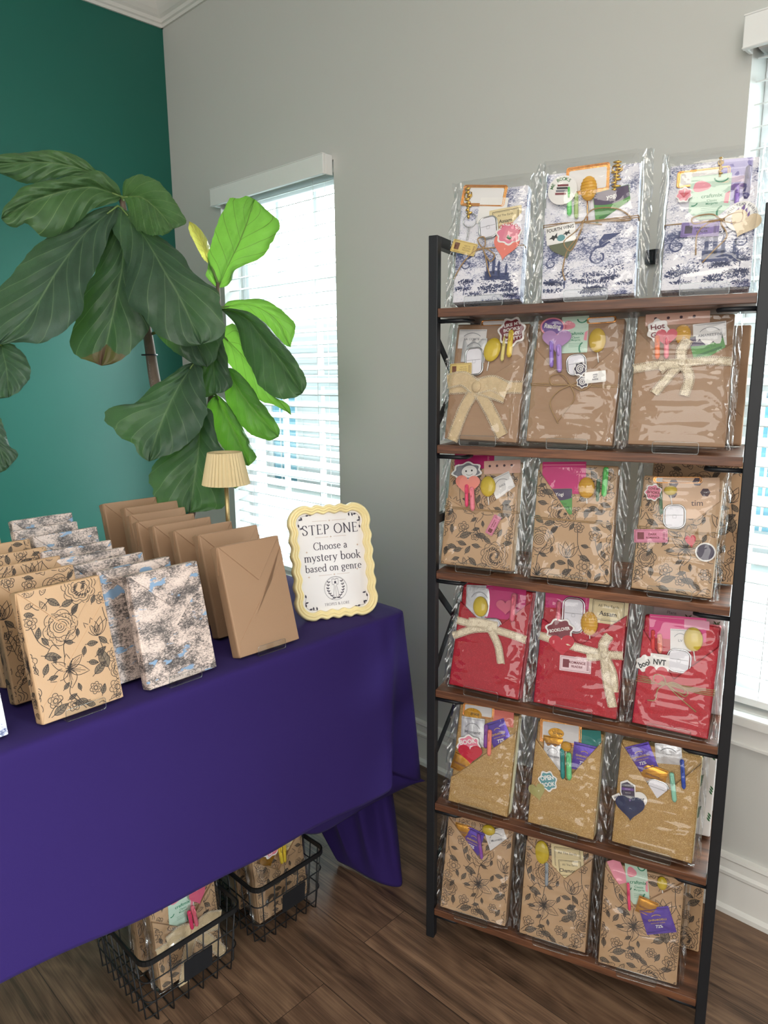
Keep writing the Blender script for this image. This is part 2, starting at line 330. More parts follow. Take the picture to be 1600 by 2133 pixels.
# ------------------------------------------------------------------ measured layout of packages and leaves (metres)
PK = {
 '11': {'s': 0.1081, 't': 0.0287, 'zo': 0.0092, 'yaw': 1.0, 'lean': 11.51, 'roll': -0.44, 'w': 0.1325, 'h': 0.2168, 'V': [(-0.0692, 0.1316), (-0.0052, 0.0945), (0.0625, 0.1716)], 'items': [('frame', -0.02, 0.2057, 0.088, 0.0392, -7.5), ('card', -0.0005, 0.1745, 0.0558, 0.0495, -6.8, 'white', 'I Ie'), ('teacard', 0.0262, 0.1572, 0.0622, 0.0392, 4.1, 'Al The Earth'), ('charm', -0.0497, 0.1946, 0.0154, 0.0618, 4.9), ('ring', -0.044, 0.1601, 0.0266, 0.0256, -4.9), ('light', -0.0053, 0.142, 0.036, 0.0412, 8.2), ('heart', 0.0326, 0.0994, 0.0536, 0.0515, -10.3, 'coral'), ('sticker', 0.0371, 0.1235, 0.0536, 0.0433, -15.1, 'crying', 'CRYING OVER'), ('ticket', -0.0495, 0.1054, 0.0515, 0.0239, -17.3, 'tk_yellow', ''), ('twine', -0.0108, 0.1012, 0, 0.0, -5.3)]},
 '12': {'s': 0.2978, 't': 0.0245, 'zo': 0.0075, 'yaw': 2.98, 'lean': 8.27, 'roll': -1.18, 'w': 0.1615, 'h': 0.2267, 'V': [(-0.0766, 0.165), (-0.011, 0.112), (0.0804, 0.1706)], 'items': [('frame', -0.0078, 0.2079, 0.0739, 0.0489, 0.2), ('charm', 0.0412, 0.207, 0.0199, 0.0526, -5.6), ('sticker', -0.0498, 0.1917, 0.0517, 0.0526, 4.2, 'books', 'ME BOOKS'), ('pen', -0.0375, 0.1727, 0.0103, 0.0526, 2.4, 'pen_green'), ('pen', -0.025, 0.1628, 0.0089, 0.0451, 2.4, 'pen_lime'), ('teabag', 0.0369, 0.1574, 0.0609, 0.0564, 8.2, 'yogi', 'Yogi'), ('honey', -0.0044, 0.1898, 0.0281, 0.0432, 2.4, 'honey_amber'), ('honeystick', -0.0055, 0.1568, 0.0044, 0.0451, 2.4), ('heart', -0.0424, 0.0903, 0.0517, 0.047, 16.1, 'olive'), ('sticker', -0.0492, 0.114, 0.0517, 0.032, 6.2, 'bats', 'FOURTH WING'), ('twine', -0.0108, 0.1317, 1, 0.0, -5.8)]},
 '13': {'s': 0.4902, 't': 0.0269, 'zo': 0.0099, 'yaw': 2.41, 'lean': 11.96, 'roll': -0.07, 'w': 0.1374, 'h': 0.217, 'V': [(-0.0605, 0.165), (-0.0057, 0.1065), (0.0659, 0.1691)], 'items': [('frame', -0.015, 0.1911, 0.0809, 0.0272, 0.2), ('strips', 0.0332, 0.1818, 0.0495, 0.0688, -1.8), ('craft', -0.0026, 0.1559, 0.0627, 0.0743, 0.3, '', ''), ('charm', 0.0105, 0.2043, 0.0086, 0.0326, 0.2), ('pen', 0.0387, 0.1525, 0.0092, 0.0344, 2.0, 'pen_purple'), ('pen', 0.053, 0.1723, 0.0125, 0.0543, -2.1, 'pen_indigo'), ('sticker', -0.0424, 0.1612, 0.0271, 0.0272, -4.7, 'drink', ''), ('ticket', -0.0136, 0.0999, 0.0587, 0.0246, -2.5, 'tk_purple', 'FANTASY'), ('sticker', 0.0477, 0.1159, 0.0495, 0.0543, -18.5, 'castle', 'STILL READ FAIRYTALES'), ('heart', 0.0515, 0.1013, 0.0495, 0.0453, -22.5, 'cream'), ('twine', 0.0185, 0.1126, 2, 0.0, -4.5)]},
 '21': {'s': 0.1021, 't': 0.0277, 'zo': 0.0082, 'yaw': -0.87, 'lean': 10.97, 'roll': 1.4, 'w': 0.1506, 'h': 0.2318, 'V': [(-0.0701, 0.1322), (-0.0021, 0.1207), (0.0776, 0.1723)], 'items': [('frame', 0.001, 0.2335, 0.0494, 0.0101, 1.1), ('packet', -0.0398, 0.2018, 0.0584, 0.0381, -0.2, 'white', 'LA COMTE'), ('packet', -0.0337, 0.1794, 0.0503, 0.0486, -1.7, 'silver', 'Moment'), ('light', -0.0302, 0.1566, 0.0368, 0.055, 6.4), ('sticker', 0.0428, 0.2141, 0.0584, 0.0592, 11.5, 'smutty', 'I LIKE MY BOOKS'), ('honey', 0.0061, 0.1796, 0.0341, 0.0474, -11.7, 'honey_yellow'), ('pen', 0.0288, 0.1826, 0.009, 0.0507, -1.8, 'pen_cream'), ('pen', 0.0419, 0.191, 0.0135, 0.0528, 0.2, 'pen_yellow'), ('ticket', -0.0546, 0.1399, 0.0458, 0.0237, 4.2, 'tk_yellow', ''), ('burlap', -0.0162, 0.1053, 0, 0.0, 1.9)]},
 '22': {'s': 0.2754, 't': 0.0268, 'zo': 0.0088, 'yaw': 0.95, 'lean': 9.89, 'roll': 1.15, 'w': 0.159, 'h': 0.2328, 'V': [(-0.0895, 0.1776), (-0.0048, 0.1064), (0.0806, 0.1872)], 'items': [('frame', 0.0384, 0.23, 0.0515, 0.0104, 3.0), ('craft', -0.0081, 0.2036, 0.0495, 0.0678, 2.4, '', ''), ('sticker', -0.0485, 0.2169, 0.0468, 0.0351, -4.8, 'genre', 'Reading'), ('heart', -0.039, 0.1897, 0.0579, 0.0419, 0.6, 'lilac'), ('pen', -0.0452, 0.1654, 0.0095, 0.0498, 5.9, 'pen_purple'), ('pen', -0.0298, 0.1573, 0.0119, 0.0518, 6.8, 'pen_violet'), ('honey', 0.0351, 0.1921, 0.0309, 0.0447, 5.2, 'honey_amber2'), ('light', 0.0012, 0.1475, 0.0357, 0.0379, 9.5), ('sticker', 0.01, 0.1387, 0.0254, 0.0287, 11.2, 'swirl', 'BOOK'), ('sticker', 0.0174, 0.1149, 0.0246, 0.0247, 1.6, 'swirl', ''), ('sticker', 0.0389, 0.124, 0.0376, 0.0207, 7.4, 'tag', 'ARE MY REDS'), ('twine', -0.005, 0.1088, 3, 0.0, 1.6)]},
 '23': {'s': 0.4614, 't': 0.0307, 'zo': 0.011, 'yaw': 4.3, 'lean': 10.82, 'roll': 0.43, 'w': 0.1585, 'h': 0.2318, 'V': [(-0.0821, 0.2059), (-0.0024, 0.1283), (0.0772, 0.1803)], 'items': [('hexcard', -0.013, 0.2254, 0.1054, 0.0208, 2.3), ('sticker', -0.0428, 0.2032, 0.0393, 0.0436, 9.4, 'hot', 'Hot Girls'), ('heart', -0.0281, 0.1887, 0.0379, 0.0334, 1.5, 'rosered'), ('pen', -0.042, 0.1724, 0.0105, 0.0417, 4.4, 'pen_orange'), ('pen', -0.0269, 0.1723, 0.0105, 0.0398, 4.2, 'pen_pink'), ('honey', -0.002, 0.1959, 0.0267, 0.0349, 3.9, 'honey_amber'), ('packet', 0.0414, 0.1958, 0.0527, 0.0417, 5.5, 'white', 'AMARETTINI'), ('teabag', 0.0394, 0.1771, 0.0527, 0.0436, 16.6, 'yogi', 'Yogi'), ('lace', -0.0001, 0.1454, 0, 0.0, 1.7)]},
 '31': {'s': 0.0948, 't': 0.0324, 'zo': 0.008, 'yaw': 0.56, 'lean': 13.1, 'roll': -0.19, 'w': 0.1512, 'h': 0.2228, 'V': [(-0.0662, 0.1392), (-0.0087, 0.1093), (0.0722, 0.1767)], 'items': [('magenta', -0.0234, 0.2196, 0.0858, 0.0311, 2.8, ''), ('hexcard', 0.0377, 0.2102, 0.0766, 0.0267, 4.9), ('sticker', -0.0346, 0.1964, 0.0696, 0.0423, 9.1, 'cat', ''), ('packet', 0.0419, 0.1728, 0.0464, 0.0423, 28.4, 'white', 'JUICE'), ('heart', -0.0304, 0.1664, 0.0566, 0.0445, 0.4, 'salmon'), ('honey', 0.0125, 0.1684, 0.0325, 0.0423, 4.9, 'honey_yellow'), ('pen', -0.029, 0.1461, 0.0093, 0.0467, 5.9, 'pen_hot'), ('pen', -0.0162, 0.1402, 0.0121, 0.0489, 7.6, 'pen_pink'), ('ticket', 0.0324, 0.0902, 0.0418, 0.016, 66.3, 'tk_pink', ''), ('twine', -0.0096, 0.1195, 4, 0.0, 4.0)]},
 '32': {'s': 0.2879, 't': 0.0251, 'zo': 0.0065, 'yaw': 0.07, 'lean': 10.77, 'roll': -0.33, 'w': 0.1506, 'h': 0.2248, 'V': [(-0.0796, 0.212), (-0.0051, 0.1213), (0.0752, 0.2049)], 'items': [('magenta', -0.0254, 0.1977, 0.0842, 0.0623, 2.9, ''), ('teabag', -0.0303, 0.1511, 0.0485, 0.0498, 3.9, 'yogi', 'Yogi'), ('honey', 0.02, 0.1806, 0.0312, 0.0407, 4.1, 'honey_amber'), ('pen', 0.0417, 0.1765, 0.009, 0.0436, 1.9, 'pen_dkgreen'), ('pen', 0.0536, 0.1936, 0.0123, 0.056, -0.2, 'pen_green'), ('twine', -0.0047, 0.1163, 4, 0.0, 4.6)]},
 '33': {'s': 0.4708, 't': 0.0239, 'zo': 0.0052, 'yaw': -1.53, 'lean': 14.59, 'roll': 0.51, 'w': 0.1358, 'h': 0.2129, 'V': [(-0.0679, 0.1548), (-0.0025, 0.1069), (0.0646, 0.1762)], 'items': [('frame', -0.009, 0.2079, 0.083, 0.011, 3.7), ('beigehex', 0.0163, 0.1761, 0.0959, 0.0747, 4.5), ('sticker', -0.0468, 0.1809, 0.0324, 0.0334, -1.6, 'lovebooks', 'I LOVE MY BOOKS'), ('pen', -0.0325, 0.1631, 0.0074, 0.0433, 7.5, 'pen_dkgreen'), ('honey', -0.018, 0.1872, 0.0229, 0.0181, 7.3, 'honey_yellow'), ('light', -0.0066, 0.1403, 0.0369, 0.0433, 5.1), ('ticket', -0.0431, 0.1005, 0.0583, 0.0244, 6.4, 'tk_pink', 'DARK ROMANCE'), ('sticker', 0.0515, 0.0815, 0.0339, 0.0362, -25.2, 'darkround', ''), ('heart', 0.0259, 0.0973, 0.0192, 0.0236, 14.4, 'redheart'), ('twine', 0.0169, 0.1149, 5, 0.0, 4.0)]},
 '41': {'s': 0.1203, 't': 0.0221, 'zo': 0.0063, 'yaw': -0.96, 'lean': 15.95, 'roll': 1.3, 'w': 0.1534, 'h': 0.2231, 'V': [(-0.0764, 0.1796), (-0.0001, 0.1255), (0.0736, 0.2039)], 'items': [('packet', -0.0349, 0.184, 0.061, 0.0721, 6.0, 'silver', ''), ('magenta', 0.0212, 0.1954, 0.0868, 0.0766, 4.8, ''), ('heart', 0.0253, 0.1824, 0.0422, 0.0315, 9.1, 'dkpink'), ('honey', -0.0303, 0.1755, 0.0328, 0.0428, 8.9, 'honey_yellow'), ('pen', 0.0428, 0.1853, 0.0131, 0.0586, 2.4, 'pen_rose'), ('light', 0.0007, 0.1371, 0.0404, 0.036, 6.3), ('lace', -0.0013, 0.1344, 1, 0.0, 10.0)]},
 '42': {'s': 0.3095, 't': 0.0197, 'zo': 0.0062, 'yaw': 0.19, 'lean': 12.26, 'roll': 0.94, 'w': 0.1624, 'h': 0.2227, 'V': [(-0.0796, 0.1711), (0.0001, 0.1322), (0.0815, 0.2033)], 'items': [('magenta', -0.0321, 0.2179, 0.0951, 0.0384, 5.9, ''), ('teacard', 0.0447, 0.2059, 0.0744, 0.0512, 1.0, 'Al The Royal'), ('pen', -0.0496, 0.1868, 0.0107, 0.049, 3.4, 'pen_rose'), ('light', -0.0203, 0.1871, 0.043, 0.0704, 3.3), ('honey', 0.0125, 0.1764, 0.0331, 0.0469, 6.2, 'honey_amber'), ('sticker', -0.0429, 0.1552, 0.062, 0.0469, 17.6, 'roses', 'BOOKLOVER'), ('heart', -0.0353, 0.1237, 0.0537, 0.0427, 10.0, 'redheart'), ('ticket', -0.0055, 0.0923, 0.0612, 0.0299, 3.3, 'tk_pale', 'ROMANCE'), ('lace', 0.0471, 0.1213, 2, 0.0, 10.0)]},
 '43': {'s': 0.4861, 't': 0.0176, 'zo': 0.0049, 'yaw': 0.74, 'lean': 12.63, 'roll': 1.88, 'w': 0.1331, 'h': 0.2074, 'V': [(-0.0618, 0.1802), (-0.0023, 0.0971), (0.0705, 0.1723)], 'items': [('magenta', -0.0073, 0.1921, 0.099, 0.0444, 5.1, ''), ('strip_pink', 0.025, 0.204, 0.0429, 0.0162, 5.1), ('packet', 0.0007, 0.1711, 0.0355, 0.0404, 6.2, 'white', 'LV'), ('pen', -0.0469, 0.1622, 0.009, 0.0384, 6.6, 'pen_red'), ('pen', -0.0341, 0.1584, 0.0112, 0.0364, 8.4, 'pen_salmon'), ('honey', 0.0224, 0.1772, 0.0329, 0.0444, 7.7, 'honey_yellow'), ('light', 0.0023, 0.1327, 0.0411, 0.0424, 2.0), ('sticker', -0.0546, 0.1172, 0.0392, 0.0323, 29.4, 'book', 'book'), ('sticker', -0.0302, 0.1242, 0.0336, 0.0303, 3.4, 'script', 'NVT'), ('heart', -0.0329, 0.0968, 0.0429, 0.0384, 6.5, 'redheart'), ('twine', -0.0144, 0.0863, 6, 0.0, 9.5)]},
 '51': {'s': 0.1147, 't': 0.0159, 'zo': 0.0055, 'yaw': -0.44, 'lean': 14.9, 'roll': 0.43, 'w': 0.1346, 'h': 0.2135, 'V': [(-0.0681, 0.0537), (-0.0562, 0.0614), (0.0676, 0.1816)], 'items': [('frame', -0.0229, 0.2063, 0.0702, 0.0277, 3.7), ('card', 0.0342, 0.202, 0.046, 0.0324, 3.7, 'coral', ''), ('label', -0.0343, 0.1968, 0.0412, 0.0268, 1.8, 'gold', 'grace'), ('packet', -0.03, 0.1598, 0.0533, 0.0601, 4.5, 'silver', 'Moment'), ('choc', 0.03, 0.1663, 0.0446, 0.0601, 28.4, 'ch_purple'), ('pen', 0.0017, 0.1575, 0.0107, 0.0509, 4.8, 'pen_plum'), ('pen', 0.0114, 0.1457, 0.0116, 0.0555, 4.6, 'pen_coral'), ('sticker', -0.034, 0.1306, 0.0581, 0.0462, 19.0, 'pinkwords', 'BOOK'), ('heart', -0.0277, 0.1108, 0.0591, 0.0416, 8.3, 'redheart'), ('choc', -0.0466, 0.0874, 0.0426, 0.0393, -11.2, 'ch_gold')]},
 '52': {'s': 0.2929, 't': 0.018, 'zo': 0.0057, 'yaw': -0.0, 'lean': 13.15, 'roll': 0.14, 'w': 0.1349, 'h': 0.2124, 'V': [(-0.0591, 0.1755), (0.003, 0.1054), (0.0631, 0.2002)], 'items': [('frame', -0.0181, 0.198, 0.0849, 0.0487, 3.9), ('card', 0.0435, 0.1981, 0.0413, 0.0354, 7.9, 'teal', ''), ('label', -0.0268, 0.1952, 0.0326, 0.0212, 5.0, 'gold', 'Divine'), ('choc', -0.0315, 0.1735, 0.0413, 0.0274, 3.1, 'ch_gold'), ('honey', -0.0033, 0.1735, 0.0209, 0.0199, 5.7, 'honey_amber'), ('packet', -0.0292, 0.1483, 0.0392, 0.0531, 1.2, 'silver', 'Moment'), ('choc', 0.0341, 0.1585, 0.0457, 0.0553, -0.8, 'ch_purple'), ('pen', -0.0071, 0.1378, 0.0113, 0.0619, 6.8, 'pen_teal'), ('pen', 0.0064, 0.1356, 0.0131, 0.0553, 6.4, 'pen_mint2'), ('sticker', -0.0333, 0.0956, 0.0413, 0.0442, 19.5, 'tealwords', 'OPEN'), ('heart', -0.052, 0.0675, 0.037, 0.0354, 21.7, 'olive2')]},
 '53': {'s': 0.4687, 't': 0.0282, 'zo': 0.0066, 'yaw': -0.01, 'lean': 11.13, 'roll': 0.51, 'w': 0.1487, 'h': 0.2061, 'V': [(-0.0711, 0.2008), (0.0018, 0.1075), (0.0729, 0.1943)], 'items': [('packet', 0.0145, 0.1971, 0.0485, 0.0385, 8.7, 'silver', 'Story'), ('choc', -0.0353, 0.1787, 0.0505, 0.0514, 26.6, 'ch_purple'), ('choc', -0.0073, 0.1511, 0.0446, 0.0343, -9.5, 'ch_gold'), ('light', 0.0003, 0.1251, 0.0419, 0.0343, -6.5), ('fpen', 0.0287, 0.1389, 0.0109, 0.0557, 11.0, 'pen_mint'), ('fpen', 0.0437, 0.1681, 0.0093, 0.0557, 8.7, 'pen_blue'), ('sticker', -0.0297, 0.0991, 0.0287, 0.0385, 14.2, 'round', 'lover'), ('sticker', -0.0522, 0.1071, 0.0318, 0.0492, 10.2, 'stack', ''), ('sticker', -0.0726, 0.093, 0.0171, 0.0103, 36.2, 'tag', 'DREAM'), ('heart', -0.0453, 0.0762, 0.059, 0.0492, 6.1, 'navyheart')]},
 '61': {'s': 0.108, 't': 0.0136, 'zo': 0.0057, 'yaw': 2.85, 'lean': 13.46, 'roll': 0.37, 'w': 0.1497, 'h': 0.2085, 'V': [(-0.0729, 0.2032), (0.0055, 0.1282), (0.0688, 0.202)], 'items': [('choc', -0.0397, 0.1786, 0.0377, 0.0316, -1.0, 'ch_gold'), ('choc', -0.0142, 0.1617, 0.0406, 0.0551, -10.7, 'ch_purple'), ('packet', 0.039, 0.1802, 0.0459, 0.0431, 25.0, 'white', 'Moment'), ('honey', 0.0201, 0.197, 0.0299, 0.023, 5.7, 'honey_yellow'), ('pen', 0.0039, 0.1567, 0.0097, 0.0551, 13.9, 'pen_plum')]},
 '62': {'s': 0.2857, 't': 0.0166, 'zo': 0.0059, 'yaw': 2.28, 'lean': 11.66, 'roll': -0.02, 'w': 0.1392, 'h': 0.2091, 'V': [(-0.0671, 0.2027), (0.0163, 0.1411), (0.0693, 0.1969)], 'items': [('honey', -0.0351, 0.1829, 0.031, 0.0508, 5.2, 'honey_yellow'), ('teacard', 0.0184, 0.1855, 0.0664, 0.0508, 7.5, 'Al The Earth'), ('teacard', 0.0258, 0.1645, 0.0576, 0.0416, 9.9, 'Chamomile'), ('fpen', -0.0205, 0.1434, 0.0089, 0.0485, 4.1, 'pen_gray')]},
 '63': {'s': 0.4583, 't': 0.0128, 'zo': 0.0057, 'yaw': 3.75, 'lean': 9.99, 'roll': 0.16, 'w': 0.1499, 'h': 0.2083, 'V': [(-0.0693, 0.2003), (-0.012, 0.133), (0.0759, 0.2081)], 'items': [('card', -0.0497, 0.1942, 0.0255, 0.0488, 28.6, 'pink', ''), ('craft', -0.0111, 0.18, 0.0418, 0.0843, 8.9, '', ''), ('honey', 0.0349, 0.1948, 0.0191, 0.0266, 4.8, 'honey_yellow'), ('fpen', -0.0251, 0.1539, 0.0072, 0.0555, 6.9, 'pen_hot'), ('fchoc', 0.0101, 0.1415, 0.0378, 0.0337, -10.5, 'ch_gold'), ('fchoc', 0.0319, 0.1212, 0.0577, 0.051, 21.9, 'ch_purple')]},
}
LEAVES = [
 ('dark',[[0.521,1.704,1.196],[0.518,1.684,1.183],[0.516,1.665,1.17],[0.514,1.645,1.157],[0.512,1.625,1.145],[0.515,1.619,1.132],[0.517,1.613,1.118],[0.52,1.606,1.105],[0.523,1.6,1.092]],[[0.521,1.704,1.196],[0.517,1.705,1.185],[0.514,1.706,1.174],[0.51,1.706,1.163],[0.507,1.704,1.153],[0.506,1.698,1.142],[0.504,1.69,1.131],[0.503,1.679,1.121],[0.504,1.674,1.111],[0.506,1.666,1.102],[0.508,1.655,1.094],[0.511,1.642,1.086],[0.514,1.628,1.081],[0.519,1.613,1.084],[0.523,1.6,1.092]],[[0.521,1.704,1.196],[0.53,1.699,1.196],[0.539,1.693,1.196],[0.545,1.687,1.191],[0.547,1.682,1.18],[0.547,1.677,1.17],[0.547,1.669,1.159],[0.545,1.659,1.149],[0.545,1.654,1.138],[0.547,1.645,1.129],[0.551,1.632,1.123],[0.551,1.619,1.115],[0.543,1.612,1.106],[0.533,1.606,1.099],[0.523,1.6,1.092]],0.02),
 ('dark',[[0.639,1.92,1.36],[0.635,1.901,1.343],[0.631,1.882,1.326],[0.627,1.863,1.31],[0.622,1.846,1.294],[0.619,1.837,1.277],[0.616,1.829,1.261],[0.612,1.82,1.245],[0.609,1.812,1.229]],[[0.639,1.92,1.36],[0.628,1.931,1.356],[0.617,1.941,1.353],[0.607,1.948,1.345],[0.6,1.95,1.331],[0.594,1.947,1.317],[0.59,1.941,1.302],[0.587,1.931,1.287],[0.587,1.921,1.273],[0.588,1.909,1.26],[0.59,1.893,1.248],[0.592,1.876,1.237],[0.596,1.856,1.228],[0.602,1.834,1.227],[0.609,1.812,1.229]],[[0.639,1.92,1.36],[0.649,1.913,1.357],[0.66,1.905,1.355],[0.668,1.897,1.348],[0.673,1.888,1.338],[0.677,1.879,1.326],[0.68,1.868,1.314],[0.679,1.855,1.301],[0.677,1.848,1.288],[0.67,1.843,1.274],[0.661,1.837,1.262],[0.649,1.83,1.251],[0.637,1.824,1.242],[0.623,1.818,1.235],[0.609,1.812,1.229]],0.03),
 ('top',[[0.952,1.969,1.8],[0.918,1.98,1.807],[0.885,1.991,1.814],[0.85,2.001,1.817],[0.815,2.011,1.815],[0.777,2.012,1.808],[0.74,2.011,1.799],[0.703,2.01,1.79],[0.667,2.008,1.782]],[[0.952,1.969,1.8],[0.94,1.982,1.816],[0.929,1.995,1.833],[0.915,2.008,1.846],[0.898,2.021,1.854],[0.879,2.033,1.858],[0.859,2.043,1.859],[0.838,2.051,1.856],[0.814,2.051,1.849],[0.789,2.05,1.841],[0.764,2.046,1.834],[0.739,2.041,1.827],[0.714,2.034,1.817],[0.689,2.024,1.804],[0.667,2.008,1.782]],[[0.952,1.969,1.8],[0.935,1.986,1.8],[0.918,2.003,1.8],[0.901,2.018,1.798],[0.883,2.032,1.794],[0.864,2.043,1.788],[0.844,2.052,1.782],[0.823,2.059,1.776],[0.8,2.058,1.769],[0.777,2.056,1.768],[0.755,2.05,1.772],[0.733,2.042,1.776],[0.71,2.033,1.777],[0.687,2.022,1.777],[0.667,2.008,1.782]],0.03),
 ('mid',[[0.993,1.985,1.693],[0.983,1.979,1.674],[0.972,1.974,1.655],[0.962,1.968,1.636],[0.951,1.963,1.617],[0.943,1.966,1.6],[0.935,1.97,1.583],[0.927,1.973,1.567],[0.919,1.977,1.55]],[[0.993,1.985,1.693],[0.987,1.995,1.689],[0.981,2.004,1.683],[0.976,2.01,1.674],[0.972,2.013,1.664],[0.967,2.015,1.653],[0.962,2.015,1.642],[0.955,2.013,1.63],[0.951,2.014,1.619],[0.945,2.013,1.608],[0.938,2.011,1.597],[0.931,2.007,1.586],[0.924,2.001,1.574],[0.921,1.99,1.562],[0.919,1.977,1.55]],[[0.993,1.985,1.693],[1.0,1.984,1.686],[1.007,1.982,1.677],[1.009,1.984,1.666],[1.006,1.988,1.655],[1.002,1.991,1.644],[0.996,1.992,1.633],[0.989,1.992,1.621],[0.982,1.994,1.61],[0.975,1.993,1.599],[0.966,1.992,1.589],[0.955,1.989,1.578],[0.944,1.986,1.568],[0.932,1.981,1.558],[0.919,1.977,1.55]],0.01),
 ('drytip',[[0.999,1.987,1.723],[0.99,1.959,1.667],[0.979,1.933,1.612],[0.962,1.913,1.557],[0.94,1.899,1.504],[0.921,1.89,1.453],[0.901,1.881,1.402],[0.881,1.873,1.351],[0.862,1.865,1.302]],[[0.999,1.987,1.723],[0.978,2.001,1.697],[0.964,2.003,1.662],[0.952,2.003,1.626],[0.94,2.001,1.591],[0.928,1.996,1.554],[0.91,1.999,1.53],[0.888,2.003,1.502],[0.873,1.998,1.467],[0.859,1.991,1.431],[0.845,1.981,1.396],[0.831,1.97,1.361],[0.832,1.942,1.329],[0.847,1.904,1.315],[0.862,1.865,1.302]],[[0.999,1.987,1.723],[1.014,1.967,1.697],[1.016,1.957,1.662],[1.014,1.948,1.626],[1.013,1.937,1.59],[1.011,1.924,1.554],[1.009,1.909,1.517],[1.006,1.892,1.481],[1.007,1.871,1.447],[1.0,1.855,1.411],[0.98,1.851,1.378],[0.952,1.853,1.353],[0.924,1.854,1.328],[0.894,1.857,1.308],[0.862,1.865,1.302]],0.04),
 ('dark',[[0.986,1.958,1.727],[0.93,1.956,1.683],[0.878,1.948,1.636],[0.831,1.934,1.583],[0.786,1.918,1.531],[0.748,1.907,1.479],[0.709,1.896,1.43],[0.666,1.892,1.388],[0.623,1.89,1.351]],[[0.986,1.958,1.727],[0.951,1.976,1.721],[0.917,1.99,1.703],[0.884,1.999,1.68],[0.852,2.007,1.655],[0.818,2.015,1.637],[0.786,2.018,1.611],[0.755,2.015,1.58],[0.728,2.012,1.548],[0.7,2.006,1.515],[0.674,1.998,1.482],[0.648,1.986,1.449],[0.625,1.969,1.413],[0.616,1.936,1.376],[0.623,1.89,1.351]],[[0.986,1.958,1.727],[0.977,1.945,1.69],[0.953,1.946,1.654],[0.933,1.941,1.616],[0.912,1.935,1.577],[0.889,1.93,1.54],[0.864,1.923,1.504],[0.844,1.907,1.465],[0.825,1.894,1.427],[0.796,1.89,1.397],[0.762,1.889,1.375],[0.728,1.889,1.358],[0.693,1.891,1.359],[0.658,1.891,1.357],[0.623,1.89,1.351]],0.04),
 ('top',[[0.997,1.953,1.751],[0.959,1.959,1.76],[0.919,1.964,1.764],[0.877,1.968,1.755],[0.836,1.969,1.74],[0.797,1.972,1.723],[0.759,1.972,1.703],[0.722,1.97,1.679],[0.687,1.967,1.655]],[[0.997,1.953,1.751],[0.991,1.957,1.777],[0.976,1.967,1.797],[0.959,1.979,1.813],[0.935,1.989,1.81],[0.91,1.998,1.8],[0.883,2.006,1.792],[0.856,2.012,1.784],[0.829,2.017,1.775],[0.802,2.02,1.766],[0.775,2.019,1.753],[0.749,2.013,1.733],[0.725,2.003,1.709],[0.702,1.99,1.683],[0.687,1.967,1.655]],[[0.997,1.953,1.751],[0.982,1.957,1.735],[0.96,1.972,1.729],[0.937,1.984,1.719],[0.916,1.991,1.702],[0.894,1.996,1.683],[0.871,1.998,1.664],[0.846,2.0,1.648],[0.821,2.002,1.636],[0.795,2.003,1.632],[0.776,2.0,1.647],[0.755,1.995,1.658],[0.73,1.986,1.643],[0.706,1.977,1.642],[0.687,1.967,1.655]],0.05),
 ('dark',[[1.06,1.927,1.626],[1.063,1.905,1.584],[1.066,1.882,1.541],[1.07,1.859,1.499],[1.075,1.835,1.458],[1.082,1.81,1.418],[1.088,1.785,1.378],[1.094,1.761,1.338],[1.098,1.738,1.298]],[[1.06,1.927,1.626],[1.042,1.947,1.608],[1.033,1.956,1.581],[1.032,1.954,1.551],[1.033,1.949,1.521],[1.034,1.941,1.491],[1.035,1.932,1.461],[1.035,1.92,1.431],[1.037,1.904,1.402],[1.045,1.882,1.377],[1.053,1.857,1.355],[1.063,1.829,1.336],[1.073,1.8,1.318],[1.084,1.769,1.303],[1.098,1.738,1.298]],[[1.06,1.927,1.626],[1.086,1.912,1.632],[1.109,1.896,1.623],[1.122,1.884,1.599],[1.133,1.872,1.573],[1.144,1.858,1.547],[1.153,1.842,1.52],[1.161,1.824,1.494],[1.167,1.804,1.466],[1.171,1.783,1.438],[1.17,1.764,1.408],[1.161,1.75,1.376],[1.142,1.744,1.347],[1.124,1.736,1.317],[1.098,1.738,1.298]],0.03),
 ('dark',[[1.173,1.844,1.43],[1.168,1.83,1.404],[1.164,1.817,1.378],[1.159,1.804,1.352],[1.153,1.792,1.326],[1.146,1.781,1.301],[1.139,1.77,1.275],[1.132,1.76,1.25],[1.125,1.749,1.225]],[[1.173,1.844,1.43],[1.161,1.859,1.422],[1.15,1.872,1.41],[1.144,1.876,1.392],[1.14,1.876,1.372],[1.137,1.874,1.352],[1.134,1.869,1.332],[1.131,1.861,1.312],[1.129,1.85,1.292],[1.126,1.838,1.273],[1.121,1.826,1.253],[1.115,1.812,1.234],[1.112,1.795,1.216],[1.118,1.771,1.217],[1.125,1.749,1.225]],[[1.173,1.844,1.43],[1.187,1.836,1.42],[1.197,1.829,1.408],[1.203,1.825,1.391],[1.206,1.821,1.374],[1.208,1.817,1.356],[1.208,1.81,1.338],[1.206,1.802,1.319],[1.202,1.793,1.301],[1.198,1.781,1.283],[1.194,1.766,1.266],[1.185,1.754,1.248],[1.167,1.75,1.235],[1.146,1.749,1.227],[1.125,1.749,1.225]],0.03),
